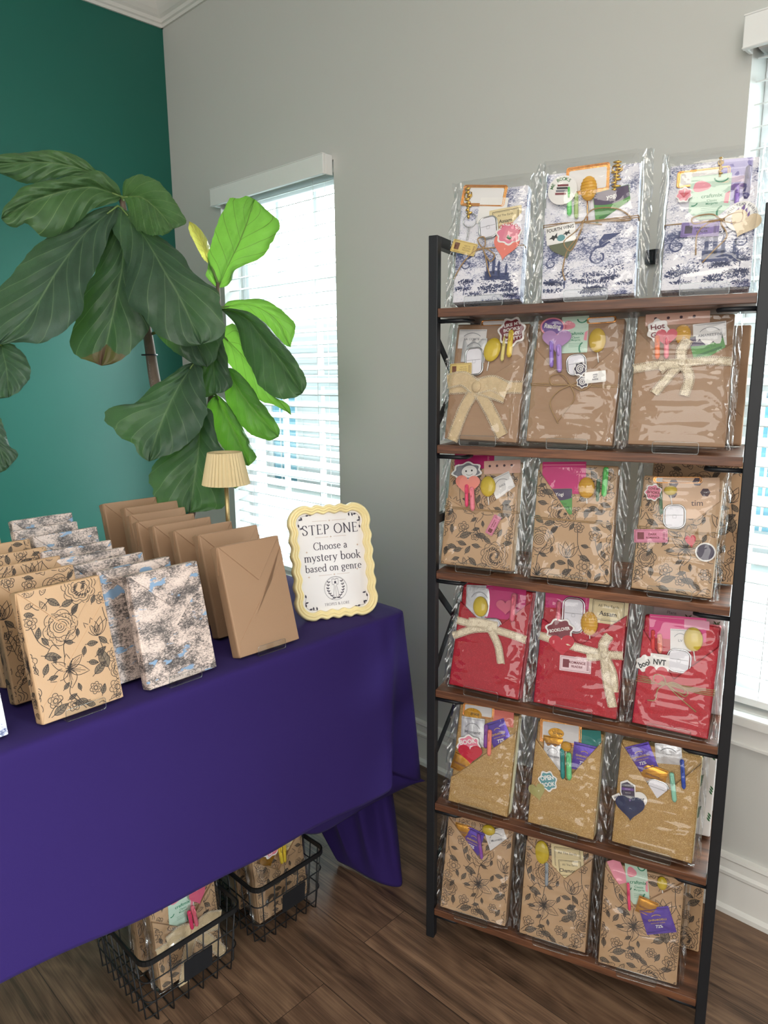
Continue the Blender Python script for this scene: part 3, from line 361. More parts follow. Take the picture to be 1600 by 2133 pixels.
 ('dark',[[0.991,1.951,1.722],[0.998,1.898,1.677],[1.002,1.849,1.631],[1.003,1.802,1.582],[1.002,1.757,1.535],[1.011,1.728,1.491],[1.018,1.701,1.446],[1.023,1.675,1.399],[1.028,1.651,1.353]],[[0.991,1.951,1.722],[0.968,1.96,1.694],[0.964,1.945,1.658],[0.967,1.924,1.623],[0.967,1.904,1.588],[0.961,1.887,1.552],[0.952,1.871,1.515],[0.942,1.854,1.478],[0.946,1.835,1.447],[0.961,1.806,1.426],[0.967,1.782,1.398],[0.977,1.753,1.374],[0.992,1.719,1.359],[1.009,1.684,1.349],[1.028,1.651,1.353]],[[0.991,1.951,1.722],[1.011,1.922,1.704],[1.026,1.895,1.679],[1.04,1.867,1.653],[1.055,1.837,1.629],[1.067,1.806,1.603],[1.077,1.775,1.575],[1.078,1.747,1.542],[1.091,1.721,1.517],[1.106,1.69,1.496],[1.104,1.671,1.461],[1.099,1.651,1.425],[1.089,1.635,1.388],[1.061,1.639,1.363],[1.028,1.651,1.353]],0.04),
 ('top',[[0.998,1.951,1.749],[1.005,1.919,1.747],[1.01,1.886,1.743],[1.013,1.854,1.73],[1.013,1.824,1.713],[1.014,1.796,1.695],[1.013,1.77,1.676],[1.011,1.745,1.657],[1.008,1.72,1.638]],[[0.998,1.951,1.749],[1.0,1.952,1.771],[1.006,1.949,1.793],[1.019,1.933,1.803],[1.033,1.913,1.805],[1.045,1.89,1.798],[1.054,1.867,1.785],[1.059,1.843,1.769],[1.062,1.821,1.75],[1.063,1.798,1.729],[1.061,1.775,1.707],[1.058,1.752,1.685],[1.052,1.729,1.661],[1.033,1.722,1.649],[1.008,1.72,1.638]],[[0.998,1.951,1.749],[1.002,1.944,1.737],[1.004,1.938,1.724],[1.003,1.933,1.71],[1.001,1.927,1.696],[1.0,1.917,1.682],[1.002,1.903,1.67],[1.003,1.885,1.659],[1.006,1.866,1.65],[1.008,1.845,1.643],[1.009,1.821,1.637],[1.01,1.796,1.633],[1.011,1.77,1.632],[1.01,1.745,1.633],[1.008,1.72,1.638]],0.04),
 ('bright',[[1.244,1.87,1.471],[1.267,1.848,1.475],[1.29,1.825,1.479],[1.312,1.801,1.472],[1.33,1.778,1.458],[1.349,1.761,1.439],[1.363,1.747,1.413],[1.371,1.738,1.384],[1.38,1.728,1.355]],[[1.244,1.87,1.471],[1.262,1.868,1.488],[1.282,1.859,1.493],[1.302,1.849,1.495],[1.322,1.837,1.497],[1.341,1.824,1.498],[1.357,1.81,1.493],[1.371,1.794,1.483],[1.384,1.781,1.471],[1.394,1.766,1.456],[1.402,1.752,1.44],[1.407,1.738,1.421],[1.401,1.733,1.399],[1.39,1.73,1.377],[1.38,1.728,1.355]],[[1.244,1.87,1.471],[1.257,1.869,1.461],[1.272,1.866,1.453],[1.288,1.861,1.45],[1.304,1.854,1.447],[1.318,1.847,1.442],[1.329,1.838,1.434],[1.338,1.827,1.425],[1.348,1.817,1.415],[1.356,1.806,1.405],[1.362,1.793,1.394],[1.366,1.778,1.382],[1.37,1.763,1.371],[1.374,1.746,1.361],[1.38,1.728,1.355]],0.02),
 ('bright',[[1.242,1.887,1.526],[1.26,1.885,1.558],[1.278,1.883,1.59],[1.296,1.88,1.623],[1.315,1.878,1.655],[1.332,1.877,1.688],[1.349,1.876,1.722],[1.365,1.877,1.757],[1.381,1.877,1.791]],[[1.242,1.887,1.526],[1.237,1.914,1.544],[1.236,1.935,1.568],[1.247,1.946,1.596],[1.259,1.953,1.623],[1.271,1.959,1.65],[1.282,1.963,1.677],[1.293,1.964,1.704],[1.305,1.963,1.729],[1.316,1.958,1.754],[1.328,1.951,1.777],[1.34,1.941,1.799],[1.353,1.921,1.795],[1.368,1.901,1.802],[1.381,1.877,1.791]],[[1.242,1.887,1.526],[1.27,1.88,1.534],[1.291,1.883,1.555],[1.306,1.891,1.582],[1.331,1.884,1.596],[1.356,1.874,1.607],[1.379,1.863,1.621],[1.399,1.855,1.641],[1.414,1.848,1.665],[1.428,1.84,1.688],[1.436,1.834,1.714],[1.428,1.843,1.738],[1.415,1.854,1.758],[1.398,1.866,1.775],[1.381,1.877,1.791]],0.03),
 ('yellow',[[1.242,1.922,1.596],[1.243,1.933,1.613],[1.244,1.944,1.63],[1.244,1.955,1.648],[1.244,1.968,1.664],[1.242,1.978,1.68],[1.239,1.989,1.696],[1.237,1.999,1.712],[1.234,2.01,1.728]],[[1.242,1.922,1.596],[1.243,1.938,1.604],[1.244,1.954,1.612],[1.246,1.968,1.622],[1.249,1.981,1.632],[1.251,1.992,1.643],[1.252,2.002,1.653],[1.252,2.01,1.663],[1.25,2.015,1.673],[1.248,2.019,1.682],[1.244,2.021,1.691],[1.24,2.021,1.7],[1.237,2.02,1.71],[1.236,2.015,1.719],[1.234,2.01,1.728]],[[1.242,1.922,1.596],[1.253,1.933,1.609],[1.262,1.945,1.621],[1.27,1.957,1.634],[1.276,1.969,1.647],[1.281,1.98,1.659],[1.284,1.989,1.67],[1.285,1.997,1.681],[1.282,2.002,1.691],[1.278,2.006,1.7],[1.273,2.009,1.708],[1.265,2.01,1.716],[1.256,2.01,1.721],[1.245,2.01,1.725],[1.234,2.01,1.728]],0.01),
 ('bright',[[1.221,1.842,1.389],[1.233,1.815,1.362],[1.245,1.788,1.335],[1.254,1.762,1.305],[1.263,1.738,1.275],[1.275,1.717,1.245],[1.288,1.696,1.217],[1.302,1.674,1.188],[1.315,1.653,1.16]],[[1.221,1.842,1.389],[1.234,1.842,1.414],[1.252,1.833,1.424],[1.263,1.822,1.402],[1.266,1.815,1.376],[1.27,1.806,1.351],[1.275,1.793,1.327],[1.281,1.778,1.304],[1.288,1.764,1.28],[1.292,1.749,1.257],[1.297,1.732,1.234],[1.301,1.713,1.212],[1.313,1.689,1.201],[1.319,1.667,1.186],[1.315,1.653,1.16]],[[1.221,1.842,1.389],[1.22,1.847,1.366],[1.221,1.849,1.343],[1.229,1.844,1.322],[1.238,1.836,1.303],[1.246,1.826,1.283],[1.254,1.813,1.264],[1.261,1.799,1.246],[1.268,1.784,1.228],[1.275,1.768,1.21],[1.284,1.747,1.198],[1.295,1.724,1.193],[1.303,1.7,1.183],[1.31,1.676,1.172],[1.315,1.653,1.16]],0.02),
 ('dark',[[1.192,1.803,1.459],[1.211,1.759,1.447],[1.224,1.717,1.425],[1.229,1.681,1.391],[1.233,1.646,1.358],[1.238,1.61,1.326],[1.241,1.576,1.293],[1.242,1.544,1.259],[1.242,1.512,1.226]],[[1.192,1.803,1.459],[1.211,1.784,1.461],[1.228,1.763,1.457],[1.244,1.742,1.45],[1.256,1.721,1.436],[1.266,1.7,1.419],[1.273,1.679,1.4],[1.278,1.657,1.379],[1.28,1.635,1.359],[1.282,1.611,1.338],[1.281,1.587,1.316],[1.279,1.563,1.294],[1.275,1.539,1.272],[1.264,1.52,1.248],[1.242,1.512,1.226]],[[1.192,1.803,1.459],[1.204,1.788,1.441],[1.215,1.773,1.421],[1.221,1.761,1.397],[1.22,1.752,1.371],[1.219,1.741,1.344],[1.22,1.726,1.32],[1.221,1.707,1.296],[1.22,1.688,1.272],[1.217,1.666,1.248],[1.219,1.639,1.23],[1.224,1.608,1.217],[1.23,1.575,1.211],[1.237,1.542,1.214],[1.242,1.512,1.226]],0.05),
 ('mid',[[1.202,1.806,1.296],[1.205,1.785,1.269],[1.208,1.764,1.243],[1.212,1.742,1.217],[1.217,1.718,1.193],[1.225,1.697,1.17],[1.233,1.675,1.148],[1.241,1.653,1.126],[1.25,1.631,1.104]],[[1.202,1.806,1.296],[1.217,1.795,1.294],[1.229,1.785,1.284],[1.238,1.776,1.271],[1.246,1.766,1.257],[1.252,1.755,1.242],[1.256,1.744,1.227],[1.258,1.732,1.211],[1.261,1.72,1.195],[1.264,1.705,1.181],[1.265,1.689,1.166],[1.266,1.672,1.152],[1.265,1.655,1.137],[1.261,1.64,1.12],[1.25,1.631,1.104]],[[1.202,1.806,1.296],[1.199,1.812,1.275],[1.198,1.815,1.254],[1.2,1.814,1.233],[1.201,1.811,1.212],[1.203,1.805,1.191],[1.206,1.795,1.172],[1.21,1.781,1.154],[1.214,1.766,1.137],[1.219,1.748,1.122],[1.224,1.727,1.11],[1.23,1.704,1.1],[1.236,1.68,1.094],[1.243,1.654,1.094],[1.25,1.631,1.104]],0.03),
 ('mid',[[1.172,1.816,1.22],[1.172,1.798,1.195],[1.173,1.779,1.17],[1.174,1.761,1.146],[1.175,1.742,1.122],[1.176,1.724,1.098],[1.175,1.706,1.074],[1.174,1.69,1.049],[1.173,1.673,1.025]],[[1.172,1.816,1.22],[1.184,1.807,1.212],[1.193,1.798,1.199],[1.2,1.791,1.184],[1.205,1.783,1.169],[1.21,1.774,1.154],[1.213,1.764,1.139],[1.215,1.752,1.124],[1.216,1.74,1.108],[1.215,1.727,1.092],[1.212,1.713,1.077],[1.209,1.697,1.062],[1.206,1.681,1.047],[1.191,1.675,1.034],[1.173,1.673,1.025]],[[1.172,1.816,1.22],[1.163,1.83,1.208],[1.157,1.84,1.193],[1.157,1.841,1.174],[1.159,1.839,1.155],[1.16,1.833,1.137],[1.162,1.826,1.12],[1.163,1.815,1.103],[1.164,1.801,1.087],[1.165,1.785,1.072],[1.166,1.767,1.059],[1.167,1.746,1.047],[1.168,1.723,1.036],[1.169,1.699,1.028],[1.173,1.673,1.025]],0.03),
 ('dark',[[1.104,1.79,1.189],[1.09,1.775,1.154],[1.077,1.761,1.118],[1.064,1.747,1.083],[1.049,1.734,1.049],[1.035,1.725,1.015],[1.021,1.715,0.982],[1.008,1.705,0.949],[0.994,1.695,0.916]],[[1.104,1.79,1.189],[1.089,1.8,1.165],[1.073,1.809,1.141],[1.057,1.818,1.118],[1.04,1.827,1.095],[1.021,1.836,1.074],[1.002,1.844,1.053],[0.982,1.849,1.031],[0.968,1.847,1.005],[0.96,1.834,0.978],[0.958,1.816,0.952],[0.96,1.791,0.929],[0.969,1.76,0.917],[0.981,1.727,0.913],[0.994,1.695,0.916]],[[1.104,1.79,1.189],[1.123,1.772,1.181],[1.126,1.765,1.153],[1.125,1.76,1.125],[1.126,1.751,1.097],[1.133,1.735,1.073],[1.136,1.72,1.047],[1.132,1.707,1.019],[1.126,1.696,0.991],[1.116,1.685,0.964],[1.101,1.677,0.938],[1.079,1.676,0.92],[1.051,1.683,0.916],[1.022,1.689,0.914],[0.994,1.695,0.916]],0.05),
 ('dark',[[1.087,1.783,1.311],[1.059,1.78,1.28],[1.033,1.777,1.25],[1.008,1.772,1.218],[0.985,1.765,1.186],[0.965,1.762,1.154],[0.946,1.757,1.121],[0.929,1.751,1.089],[0.913,1.745,1.056]],[[1.087,1.783,1.311],[1.063,1.804,1.302],[1.04,1.819,1.282],[1.017,1.835,1.263],[0.993,1.851,1.246],[0.971,1.86,1.222],[0.948,1.869,1.202],[0.921,1.885,1.2],[0.894,1.9,1.188],[0.879,1.895,1.161],[0.883,1.87,1.134],[0.892,1.838,1.113],[0.904,1.805,1.1],[0.903,1.779,1.072],[0.913,1.745,1.056]],[[1.087,1.783,1.311],[1.1,1.767,1.296],[1.099,1.762,1.271],[1.097,1.758,1.245],[1.095,1.751,1.219],[1.092,1.742,1.193],[1.084,1.735,1.168],[1.07,1.733,1.145],[1.053,1.734,1.124],[1.034,1.735,1.105],[1.012,1.737,1.089],[0.989,1.739,1.077],[0.964,1.741,1.069],[0.938,1.743,1.062],[0.913,1.745,1.056]],0.05),
 ('bright',[[1.173,1.755,1.003],[1.17,1.749,0.997],[1.168,1.742,0.992],[1.165,1.736,0.987],[1.162,1.73,0.981],[1.161,1.727,0.975],[1.159,1.723,0.97],[1.157,1.72,0.964],[1.155,1.717,0.958]],[[1.173,1.755,1.003],[1.173,1.761,0.999],[1.173,1.766,0.995],[1.173,1.771,0.991],[1.173,1.773,0.986],[1.173,1.774,0.981],[1.172,1.774,0.977],[1.17,1.771,0.973],[1.169,1.768,0.969],[1.167,1.763,0.965],[1.165,1.756,0.962],[1.163,1.748,0.961],[1.161,1.738,0.96],[1.158,1.727,0.959],[1.155,1.717,0.958]],[[1.173,1.755,1.003],[1.179,1.758,0.999],[1.185,1.76,0.995],[1.191,1.762,0.991],[1.196,1.763,0.988],[1.199,1.762,0.984],[1.201,1.76,0.981],[1.2,1.757,0.976],[1.198,1.754,0.972],[1.195,1.749,0.968],[1.189,1.744,0.965],[1.183,1.737,0.962],[1.174,1.73,0.96],[1.165,1.724,0.959],[1.155,1.717,0.958]],0.01),
]
STEMS = {'stem': [[1.001, 1.962, 1.747], [1.03, 1.975, 1.583], [1.049, 1.964, 1.407], [1.06, 1.963, 1.286], [1.07, 1.945, 1.098], [1.081, 1.921, 0.841]], 'stem2': [[1.244, 1.889, 1.54], [1.224, 1.861, 1.469], [1.201, 1.85, 1.346], [1.172, 1.857, 1.16], [1.131, 1.901, 0.902]]}
# ------------------------------------------------------------------ mesh helpers
class MB:
    def __init__(s): s.v = []; s.f = []; s.m = []; s.names = []; s.uv = None; s.sm = []
    def mi(s, name):
        if name not in s.names: s.names.append(name)
        return s.names.index(name)
    def add(s, vs, fs, mat, smooth=False):
        n = len(s.v); k = s.mi(mat); s.v.extend([tuple(p) for p in vs])
        for f in fs: s.f.append([i + n for i in f]); s.m.append(k); s.sm.append(smooth)
    def box(s, lo, hi, mat):
        (a, b, c), (d, e, f) = lo, hi
        s.add([(a, b, c), (d, b, c), (d, e, c), (a, e, c), (a, b, f), (d, b, f), (d, e, f), (a, e, f)],
              [(0, 3, 2, 1), (4, 5, 6, 7), (0, 1, 5, 4), (1, 2, 6, 5), (2, 3, 7, 6), (3, 0, 4, 7)], mat)
    def prism(s, poly, y0, y1, mat, fmap=None):
        """polygon in x,z pushed along y from y0 to y1"""
        n = len(poly); a = sum(poly[i][0] * poly[(i + 1) % n][1] - poly[(i + 1) % n][0] * poly[i][1] for i in range(n))
        if a < 0: poly = poly[::-1]
        vs = [(x, y0, z) for x, z in poly] + [(x, y1, z) for x, z in poly]
        if fmap: vs = [fmap(*p) for p in vs]
        fs = [tuple(range(n)), tuple(range(2 * n - 1, n - 1, -1))] + [(i, n + i, n + (i + 1) % n, (i + 1) % n) for i in range(n)]
        s.add(vs, fs, mat)
    def flat(s, poly, y, mat):
        n = len(poly); a = sum(poly[i][0] * poly[(i + 1) % n][1] - poly[(i + 1) % n][0] * poly[i][1] for i in range(n))
        if a < 0: poly = poly[::-1]
        s.add([(x, y, z) for x, z in poly], [tuple(range(n))], mat)
    def tube(s, pts, r, mat, n=8, closed=False):
        pts = [Vector(p) for p in pts]; N = len(pts); rs = r if isinstance(r, (list, tuple)) else [r] * N
        rings = []; up = None
        for i, p in enumerate(pts):
            a = pts[i - 1] if (i or closed) else pts[i]; b = pts[(i + 1) % N] if (i < N - 1 or closed) else pts[i]
            d = (b - a).normalized()
            if up is None: up = d.orthogonal().normalized()
            up = up - d * up.dot(d)
            up = up.normalized() if up.length > 1e-6 else d.orthogonal().normalized()
            w = d.cross(up)
            rings.append([p + (up * math.cos(2 * PI * k / n) + w * math.sin(2 * PI * k / n)) * rs[i] for k in range(n)])
        vs = [q for g in rings for q in g]; fs = []
        for i in range(N if closed else N - 1):
            j = (i + 1) % N
            for k in range(n): fs.append((i * n + k, i * n + (k + 1) % n, j * n + (k + 1) % n, j * n + k))
        if not closed: fs += [tuple(range(n))[::-1], tuple((N - 1) * n + k for k in range(n))]
        s.add(vs, fs, mat, True)
    def bar(s, a, b, w, d, mat, up=(0, 0, 1)):
        """square bar from a to b, w along `up` x axis, d the other way"""
        a, b = Vector(a), Vector(b); t = (b - a).normalized(); u = Vector(up); u = (u - t * u.dot(t)).normalized(); v = t.cross(u)
        c = [u * (i * w / 2) + v * (j * d / 2) for i, j in ((-1, -1), (1, -1), (1, 1), (-1, 1))]
        s.add([a + q for q in c] + [b + q for q in c], [(0, 1, 2, 3), (7, 6, 5, 4), (0, 4, 5, 1), (1, 5, 6, 2), (2, 6, 7, 3), (3, 7, 4, 0)], mat)
    def lathe(s, prof, mat, n=32, c=(0, 0, 0), wob=None, cap=True):
        vs = []
        for r, z in prof:
            for k in range(n):
                q = r * (1 + (wob(k) if wob else 0)); vs.append((c[0] + q * math.cos(2 * PI * k / n), c[1] + q * math.sin(2 * PI * k / n), c[2] + z))
        fs = [(i * n + k, i * n + (k + 1) % n, (i + 1) * n + (k + 1) % n, (i + 1) * n + k) for i in range(len(prof) - 1) for k in range(n)]
        if cap: fs += [tuple(range(n))[::-1], tuple((len(prof) - 1) * n + k for k in range(n))]
        s.add(vs, fs, mat, True)
    def stroke(s, pts, w, y, mat, clip=None, fmap=None):
        """thin flat line through x,z points at depth y"""
        P = [Vector(p) for p in pts]; N = len(P)
        if N < 2: return
        L = []
        for i in range(N):
            d = P[min(i + 1, N - 1)] - P[max(i - 1, 0)]
            if d.length < 1e-9: d = Vector((1, 0))
            d.normalize(); nrm = Vector((-d.y, d.x)); ww = w[i] if isinstance(w, list) else w
            L.append((P[i] + nrm * ww / 2, P[i] - nrm * ww / 2))
        for i in range(N - 1):
            q = [L[i][0], L[i][1], L[i + 1][1], L[i + 1][0]]
            if clip and not all(clip(p.x, p.y) for p in q): continue
            vs = [(p.x, y, p.y) for p in q]
            if fmap: vs = [fmap(*p) for p in vs]
            s.add(vs, [(0, 1, 2, 3)], mat)
    def ell(s, cx, cz, rx, rz, y, mat, n=20, ang=0):
        ca, sa = math.cos(ang), math.sin(ang)
        s.flat([(cx + rx * math.cos(t) * ca - rz * math.sin(t) * sa, cz + rx * math.cos(t) * sa + rz * math.sin(t) * ca) for t in [2 * PI * k / n for k in range(n)]], y, mat)
    def ball(s, c, r, mat, nu=12, nv=8):
        vs = []; fs = []
        for i in range(nv + 1):
            th = PI * i / nv
            for k in range(nu):
                ph = 2 * PI * k / nu; vs.append((c[0] + r[0] * math.sin(th) * math.cos(ph), c[1] + r[1] * math.sin(th) * math.sin(ph), c[2] + r[2] * math.cos(th)))
        for i in range(nv):
            for k in range(nu): fs.append((i * nu + k, (i + 1) * nu + k, (i + 1) * nu + (k + 1) % nu, i * nu + (k + 1) % nu))
        s.add(vs, fs, mat, True)
    def xf(s, M, start=0):
        for i in range(start, len(s.v)): s.v[i] = tuple(M @ Vector(s.v[i]))
    def build(s, name, parent=None, bevel=0, seg=2, loc=None):
        me = bpy.data.meshes.new(name); me.from_pydata(s.v, [], s.f)
        for n in s.names: me.materials.append(MATS[n])
        me.polygons.foreach_set('material_index', s.m); me.polygons.foreach_set('use_smooth', s.sm)
        if s.uv:
            l = me.uv_layers.new(name='UVMap'); l.data.foreach_set('uv', [c for lp in me.loops for c in s.uv[lp.vertex_index]])
        me.update()
        o = bpy.data.objects.new(name, me); COL.objects.link(o)
        if parent: o.parent = parent
        if loc: o.location = loc
        if bevel:
            b = o.modifiers.new('edge', 'BEVEL'); b.width = bevel; b.segments = seg; b.limit_method = 'ANGLE'; b.angle_limit = R(40)
        return o
def tag(o, label=None, cat=None, group=None, kind=None):
    for k, v in (('label', label), ('category', cat), ('group', group), ('kind', kind)):
        if v: o[k] = v
    return o
def thing(name, label, cat, loc=(0, 0, 0), rot=None, group=None):
    o = bpy.data.objects.new(name, None); COL.objects.link(o); o.empty_display_size = .05
    o.location = loc
    if rot: o.rotation_euler = rot
    return tag(o, label, cat, group)
def struct(name, mb, bevel=0, label=None, parent=None): return tag(mb.build(name, parent, bevel), label, kind='structure')
def crom(pts, n, closed=False):
    """Catmull-Rom through the points, n samples per span"""
    P = [Vector(p) for p in pts]; N = len(P); out = []
    g = (lambda i: P[i % N]) if closed else (lambda i: P[0] * 2 - P[1] if i < 0 else (P[-1] * 2 - P[-2] if i >= N else P[i]))
    for i in range(N if closed else N - 1):
        a, b, c, d = g(i - 1), g(i), g(i + 1), g(i + 2)
        for k in range(n):
            t = k / n; out.append(.5 * ((2 * b) + (c - a) * t + (2 * a - 5 * b + 4 * c - d) * t * t + (3 * b - a - 3 * c + d) * t ** 3))
    if not closed: out.append(P[-1])
    return out
def arc(cx, cz, rx, rz, a0, a1, n=14): return [(cx + rx * math.cos(R(a0 + (a1 - a0) * k / n)), cz + rz * math.sin(R(a0 + (a1 - a0) * k / n))) for k in range(n + 1)]
_TXT = {}
def text(mb, body, cx, cz, height, y, mat, ang=0., width=None, bold=0., fmap=None):
    """lettering as flat mesh, centred on cx, cz"""
    key = (body, bold)
    if key not in _TXT:
        c = bpy.data.curves.new('t', 'FONT'); c.body = body; c.size = 1; c.resolution_u = 3; c.offset = bold
        o = bpy.data.objects.new('t', c); COL.objects.link(o); bpy.context.view_layer.update()
        me = bpy.data.meshes.new_from_object(o.evaluated_get(bpy.context.evaluated_depsgraph_get()))
        _TXT[key] = ([tuple(v.co[:2]) for v in me.vertices], [tuple(p.vertices) for p in me.polygons])
        bpy.data.objects.remove(o); bpy.data.curves.remove(c); bpy.data.meshes.remove(me)
    vs, fs = _TXT[key]
    if not vs: return
    x0, x1 = min(v[0] for v in vs), max(v[0] for v in vs); z0, z1 = min(v[1] for v in vs), max(v[1] for v in vs)
    sc = height / max(.01, z1 - z0); sx = sc if not width else min(sc * 1.15, width / (x1 - x0)); ca, sa = math.cos(ang), math.sin(ang)
    if width: sc = min(sc, sx * 1.25)
    out = []
    for a, b in vs:
        p, q = (a - (x0 + x1) / 2) * sx, (b - (z0 + z1) / 2) * sc; out.append((cx + p * ca - q * sa, y, cz + p * sa + q * ca))
    if fmap: out = [fmap(*p) for p in out]
    mb.add(out, fs, mat)
def arctext(mb, body, cx, cz, r, h, y, mat, a0, a1, bold=.02):
    n = len(body)
    for i, ch in enumerate(body):
        if ch == ' ': continue
        a = R(a0 + (a1 - a0) * (i + .5) / n)
        text(mb, ch, cx + r * math.cos(a), cz + r * math.sin(a), h, y, mat, a - PI / 2, bold=bold)

# ------------------------------------------------------------------ the room
WX, GY, CZ = 1.67, 2.835, 2.745                       # grey wall plane, green wall plane, ceiling
W1 = (1.843, 2.49); W2 = (-.07, .582); WZ = (.51, 1.95)
m = MB(); m.box((-3.2, -3.2, -.05), (WX + .16, GY + .12, 0), 'floor_wood'); struct('floor', m)
m = MB(); m.box((-3.2, -3.2, CZ), (WX + .16, GY + .12, CZ + .06), 'ceiling_paint'); struct('ceiling', m)
m = MB(); m.box((-3.2, GY, 0), (WX + .16, GY + .12, CZ), 'green_paint'); struct('wall_back', m)
m = MB(); ys = [-3.2, W2[0], W2[1], W1[0], W1[1], GY]
for i in range(5):
    if i in (1, 3):
        m.box((WX, ys[i], 0), (WX + .15, ys[i + 1], WZ[0]), 'wall_paint'); m.box((WX, ys[i], WZ[1]), (WX + .15, ys[i + 1], CZ), 'wall_paint')
    else: m.box((WX, ys[i], 0), (WX + .15, ys[i + 1], CZ), 'wall_paint')
struct('wall_right', m)
CROWN = [(0, 2.622), (.008, 2.622), (.010, 2.632), (.016, 2.636), (.018, 2.648), (.028, 2.655), (.040, 2.668), (.062, 2.700), (.080, 2.716), (.084, 2.726), (.096, 2.730), (.098, CZ), (0, CZ)]
BASE = [(0, 0), (.022, 0), (.022, .012), (.014, .020), (.012, .094), (.016, .099), (.016, .106), (.010, .112), (.009, .132), (.014, .138), (.012, .146), (0, .148)]
def molding(name, prof, wall):
    m = MB(); n = len(prof); e = (-3.2, GY) if wall == 'right' else (-3.2, WX)
    vs = [((WX - d, e[k], z) if wall == 'right' else (e[k], GY - d, z)) for k in (0, 1) for d, z in prof]
    fs = [(i, (i + 1) % n, n + (i + 1) % n, n + i) for i in range(n)] + [tuple(range(n)), tuple(range(2 * n - 1, n - 1, -1))]
    m.add(vs, fs, 'white_trim'); bm = bmesh.new(); struct(name, m)
molding('trim_1', CROWN, 'right'); molding('trim_2', CROWN, 'back'); molding('baseboard_right', BASE, 'right'); molding('baseboard_back', BASE, 'back')

def make_window(no, yr):
    y0, y1 = yr; x = WX + .085
    t = tag(bpy.data.objects.new('window_%d' % no, None), 'white framed window behind blinds, ' + ('beside the plant' if no == 1 else 'beside the bookcase'), kind='structure'); COL.objects.link(t)
    m = MB(); z0, z1 = WZ; f = .045
    m.box((x, y0, z0), (x + .05, y0 + f, z1), 'vinyl_white'); m.box((x, y1 - f, z0), (x + .05, y1, z1), 'vinyl_white')
    m.box((x, y0 + f, z0), (x + .05, y1 - f, z0 + f), 'vinyl_white'); m.box((x, y0 + f, z1 - f), (x + .05, y1 - f, z1), 'vinyl_white')
    zm = (z0 + z1) / 2 + .02; m.box((x - .004, y0 + f, zm - .02), (x + .05, y1 - f, zm + .02), 'vinyl_white')
    m.build('window_frame', t, .003)
    m = MB(); yc = (y0 + y1) / 2
    for k in (1, 2): m.box((x + .018, y0 + (y1 - y0) * k / 3 - .009, z0 + f), (x + .034, y0 + (y1 - y0) * k / 3 + .009, z1 - f), 'vinyl_white')
    for z in (z0 + (zm - z0) / 2, zm + (z1 - zm) / 2): m.box((x + .019, y0 + f, z - .009), (x + .033, y1 - f, z + .009), 'vinyl_white')
    m.build('muntin', t)
    m = MB(); m.box((x + .024, y0 + f, z0 + f), (x + .027, y1 - f, z1 - f), 'window_glass'); m.build('pane', t)
    m = MB(); m.box((WX - .032, y0 - .045, z0 - .024), (WX - .0005, y1 + .045, z0 + .002), 'white_trim'); m.box((WX - .001, y0 + .001, z0 - .012), (WX + .085, y1 - .001, z0 + .002), 'white_trim'); m.build('window_sill', t, .004)
    m = MB(); m.box((WX - .014, y0 - .03, z0 - .075), (WX, y1 + .03, z0 - .024), 'white_trim'); m.box((WX - .018, y0 - .03, z0 - .079), (WX, y1 + .03, z0 - .070), 'white_trim'); m.build('apron', t, .002)
make_window(1, W1); make_window(2, W2)

def make_blind(yr, label, wand_y):
    y0, y1 = yr[0] + .006, yr[1] - .006; x = WX + .040
    t = thing('window_blind', label, 'blinds', (WX + .04, (y0 + y1) / 2, WZ[0]), group='white slatted blinds')
    t0 = Vector(t.location)
    def put(mb, name, bev=0): mb.xf(Matrix.Translation(-t0)); return mb.build(name, t, bev)
    m = MB(); a = R(17); z = 1.905; k = 0
    while z > WZ[0] + .05:
        dx, dz = .025 * math.cos(a), .025 * math.sin(a); tx, tz = -.0013 * math.sin(a), .0013 * math.cos(a)
        vs = [(x - dx + tx * q, y, z - dz + tz * q) if e < 0 else (x + dx + tx * q, y, z + dz + tz * q) for y in (y0, y1) for e, q in ((-1, -1), (1, -1), (1, 1), (-1, 1))]
        m.add(vs, [(0, 1, 2, 3), (7, 6, 5, 4), (0, 4, 5, 1), (1, 5, 6, 2), (2, 6, 7, 3), (3, 7, 4, 0)], 'slat_white'); z -= .0435
    put(m, 'slats')
    m = MB(); m.box((x - .026, y0, WZ[0] + .012), (x + .026, y1, WZ[0] + .03), 'blind_white'); put(m, 'bottom_rail', .003)
    m = MB(); m.box((x - .028, y0, 1.915), (x + .028, y1, 1.95), 'blind_white'); put(m, 'headrail', .002)
    m = MB(); xf_ = WX - .042
    for q in ((xf_, yr[0] + .004, xf_ + .012, yr[1] + .006), (xf_ + .012, yr[0] + .004, WX - .0005, yr[0] + .012), (xf_ + .012, yr[1] - .002, WX - .0005, yr[1] + .006)):
        m.box((q[0], q[1], 1.902), (q[2], q[3], 1.963), 'blind_white')
    m.box((xf_ - .002, yr[0] + .003, 1.901), (xf_ + .012, yr[1] + .007, 1.905), 'blind_white'); m.box((xf_ - .002, yr[0] + .003, 1.960), (xf_ + .012, yr[1] + .007, 1.964), 'blind_white')
    put(m, 'valance', .002)
    for fr in (.18, .82):
        yy = y0 + (y1 - y0) * fr; m = MB()
        for sx in (-.026, .026): m.tube([(x + sx, yy, 1.92), (x + sx, yy, WZ[0] + .03)], .0009, 'blind_white', 5)
        put(m, 'ladder_cord')
    m = MB(); m.tube([(x - .030, wand_y, 1.91), (x - .034, wand_y, 1.05)], .004, 'acrylic', 6); put(m, 'tilt_wand')
make_blind(W1, 'white slatted blinds behind the fiddle leaf plant', 2.40)
make_blind(W2, 'white slatted blinds behind the bookcase', .08)

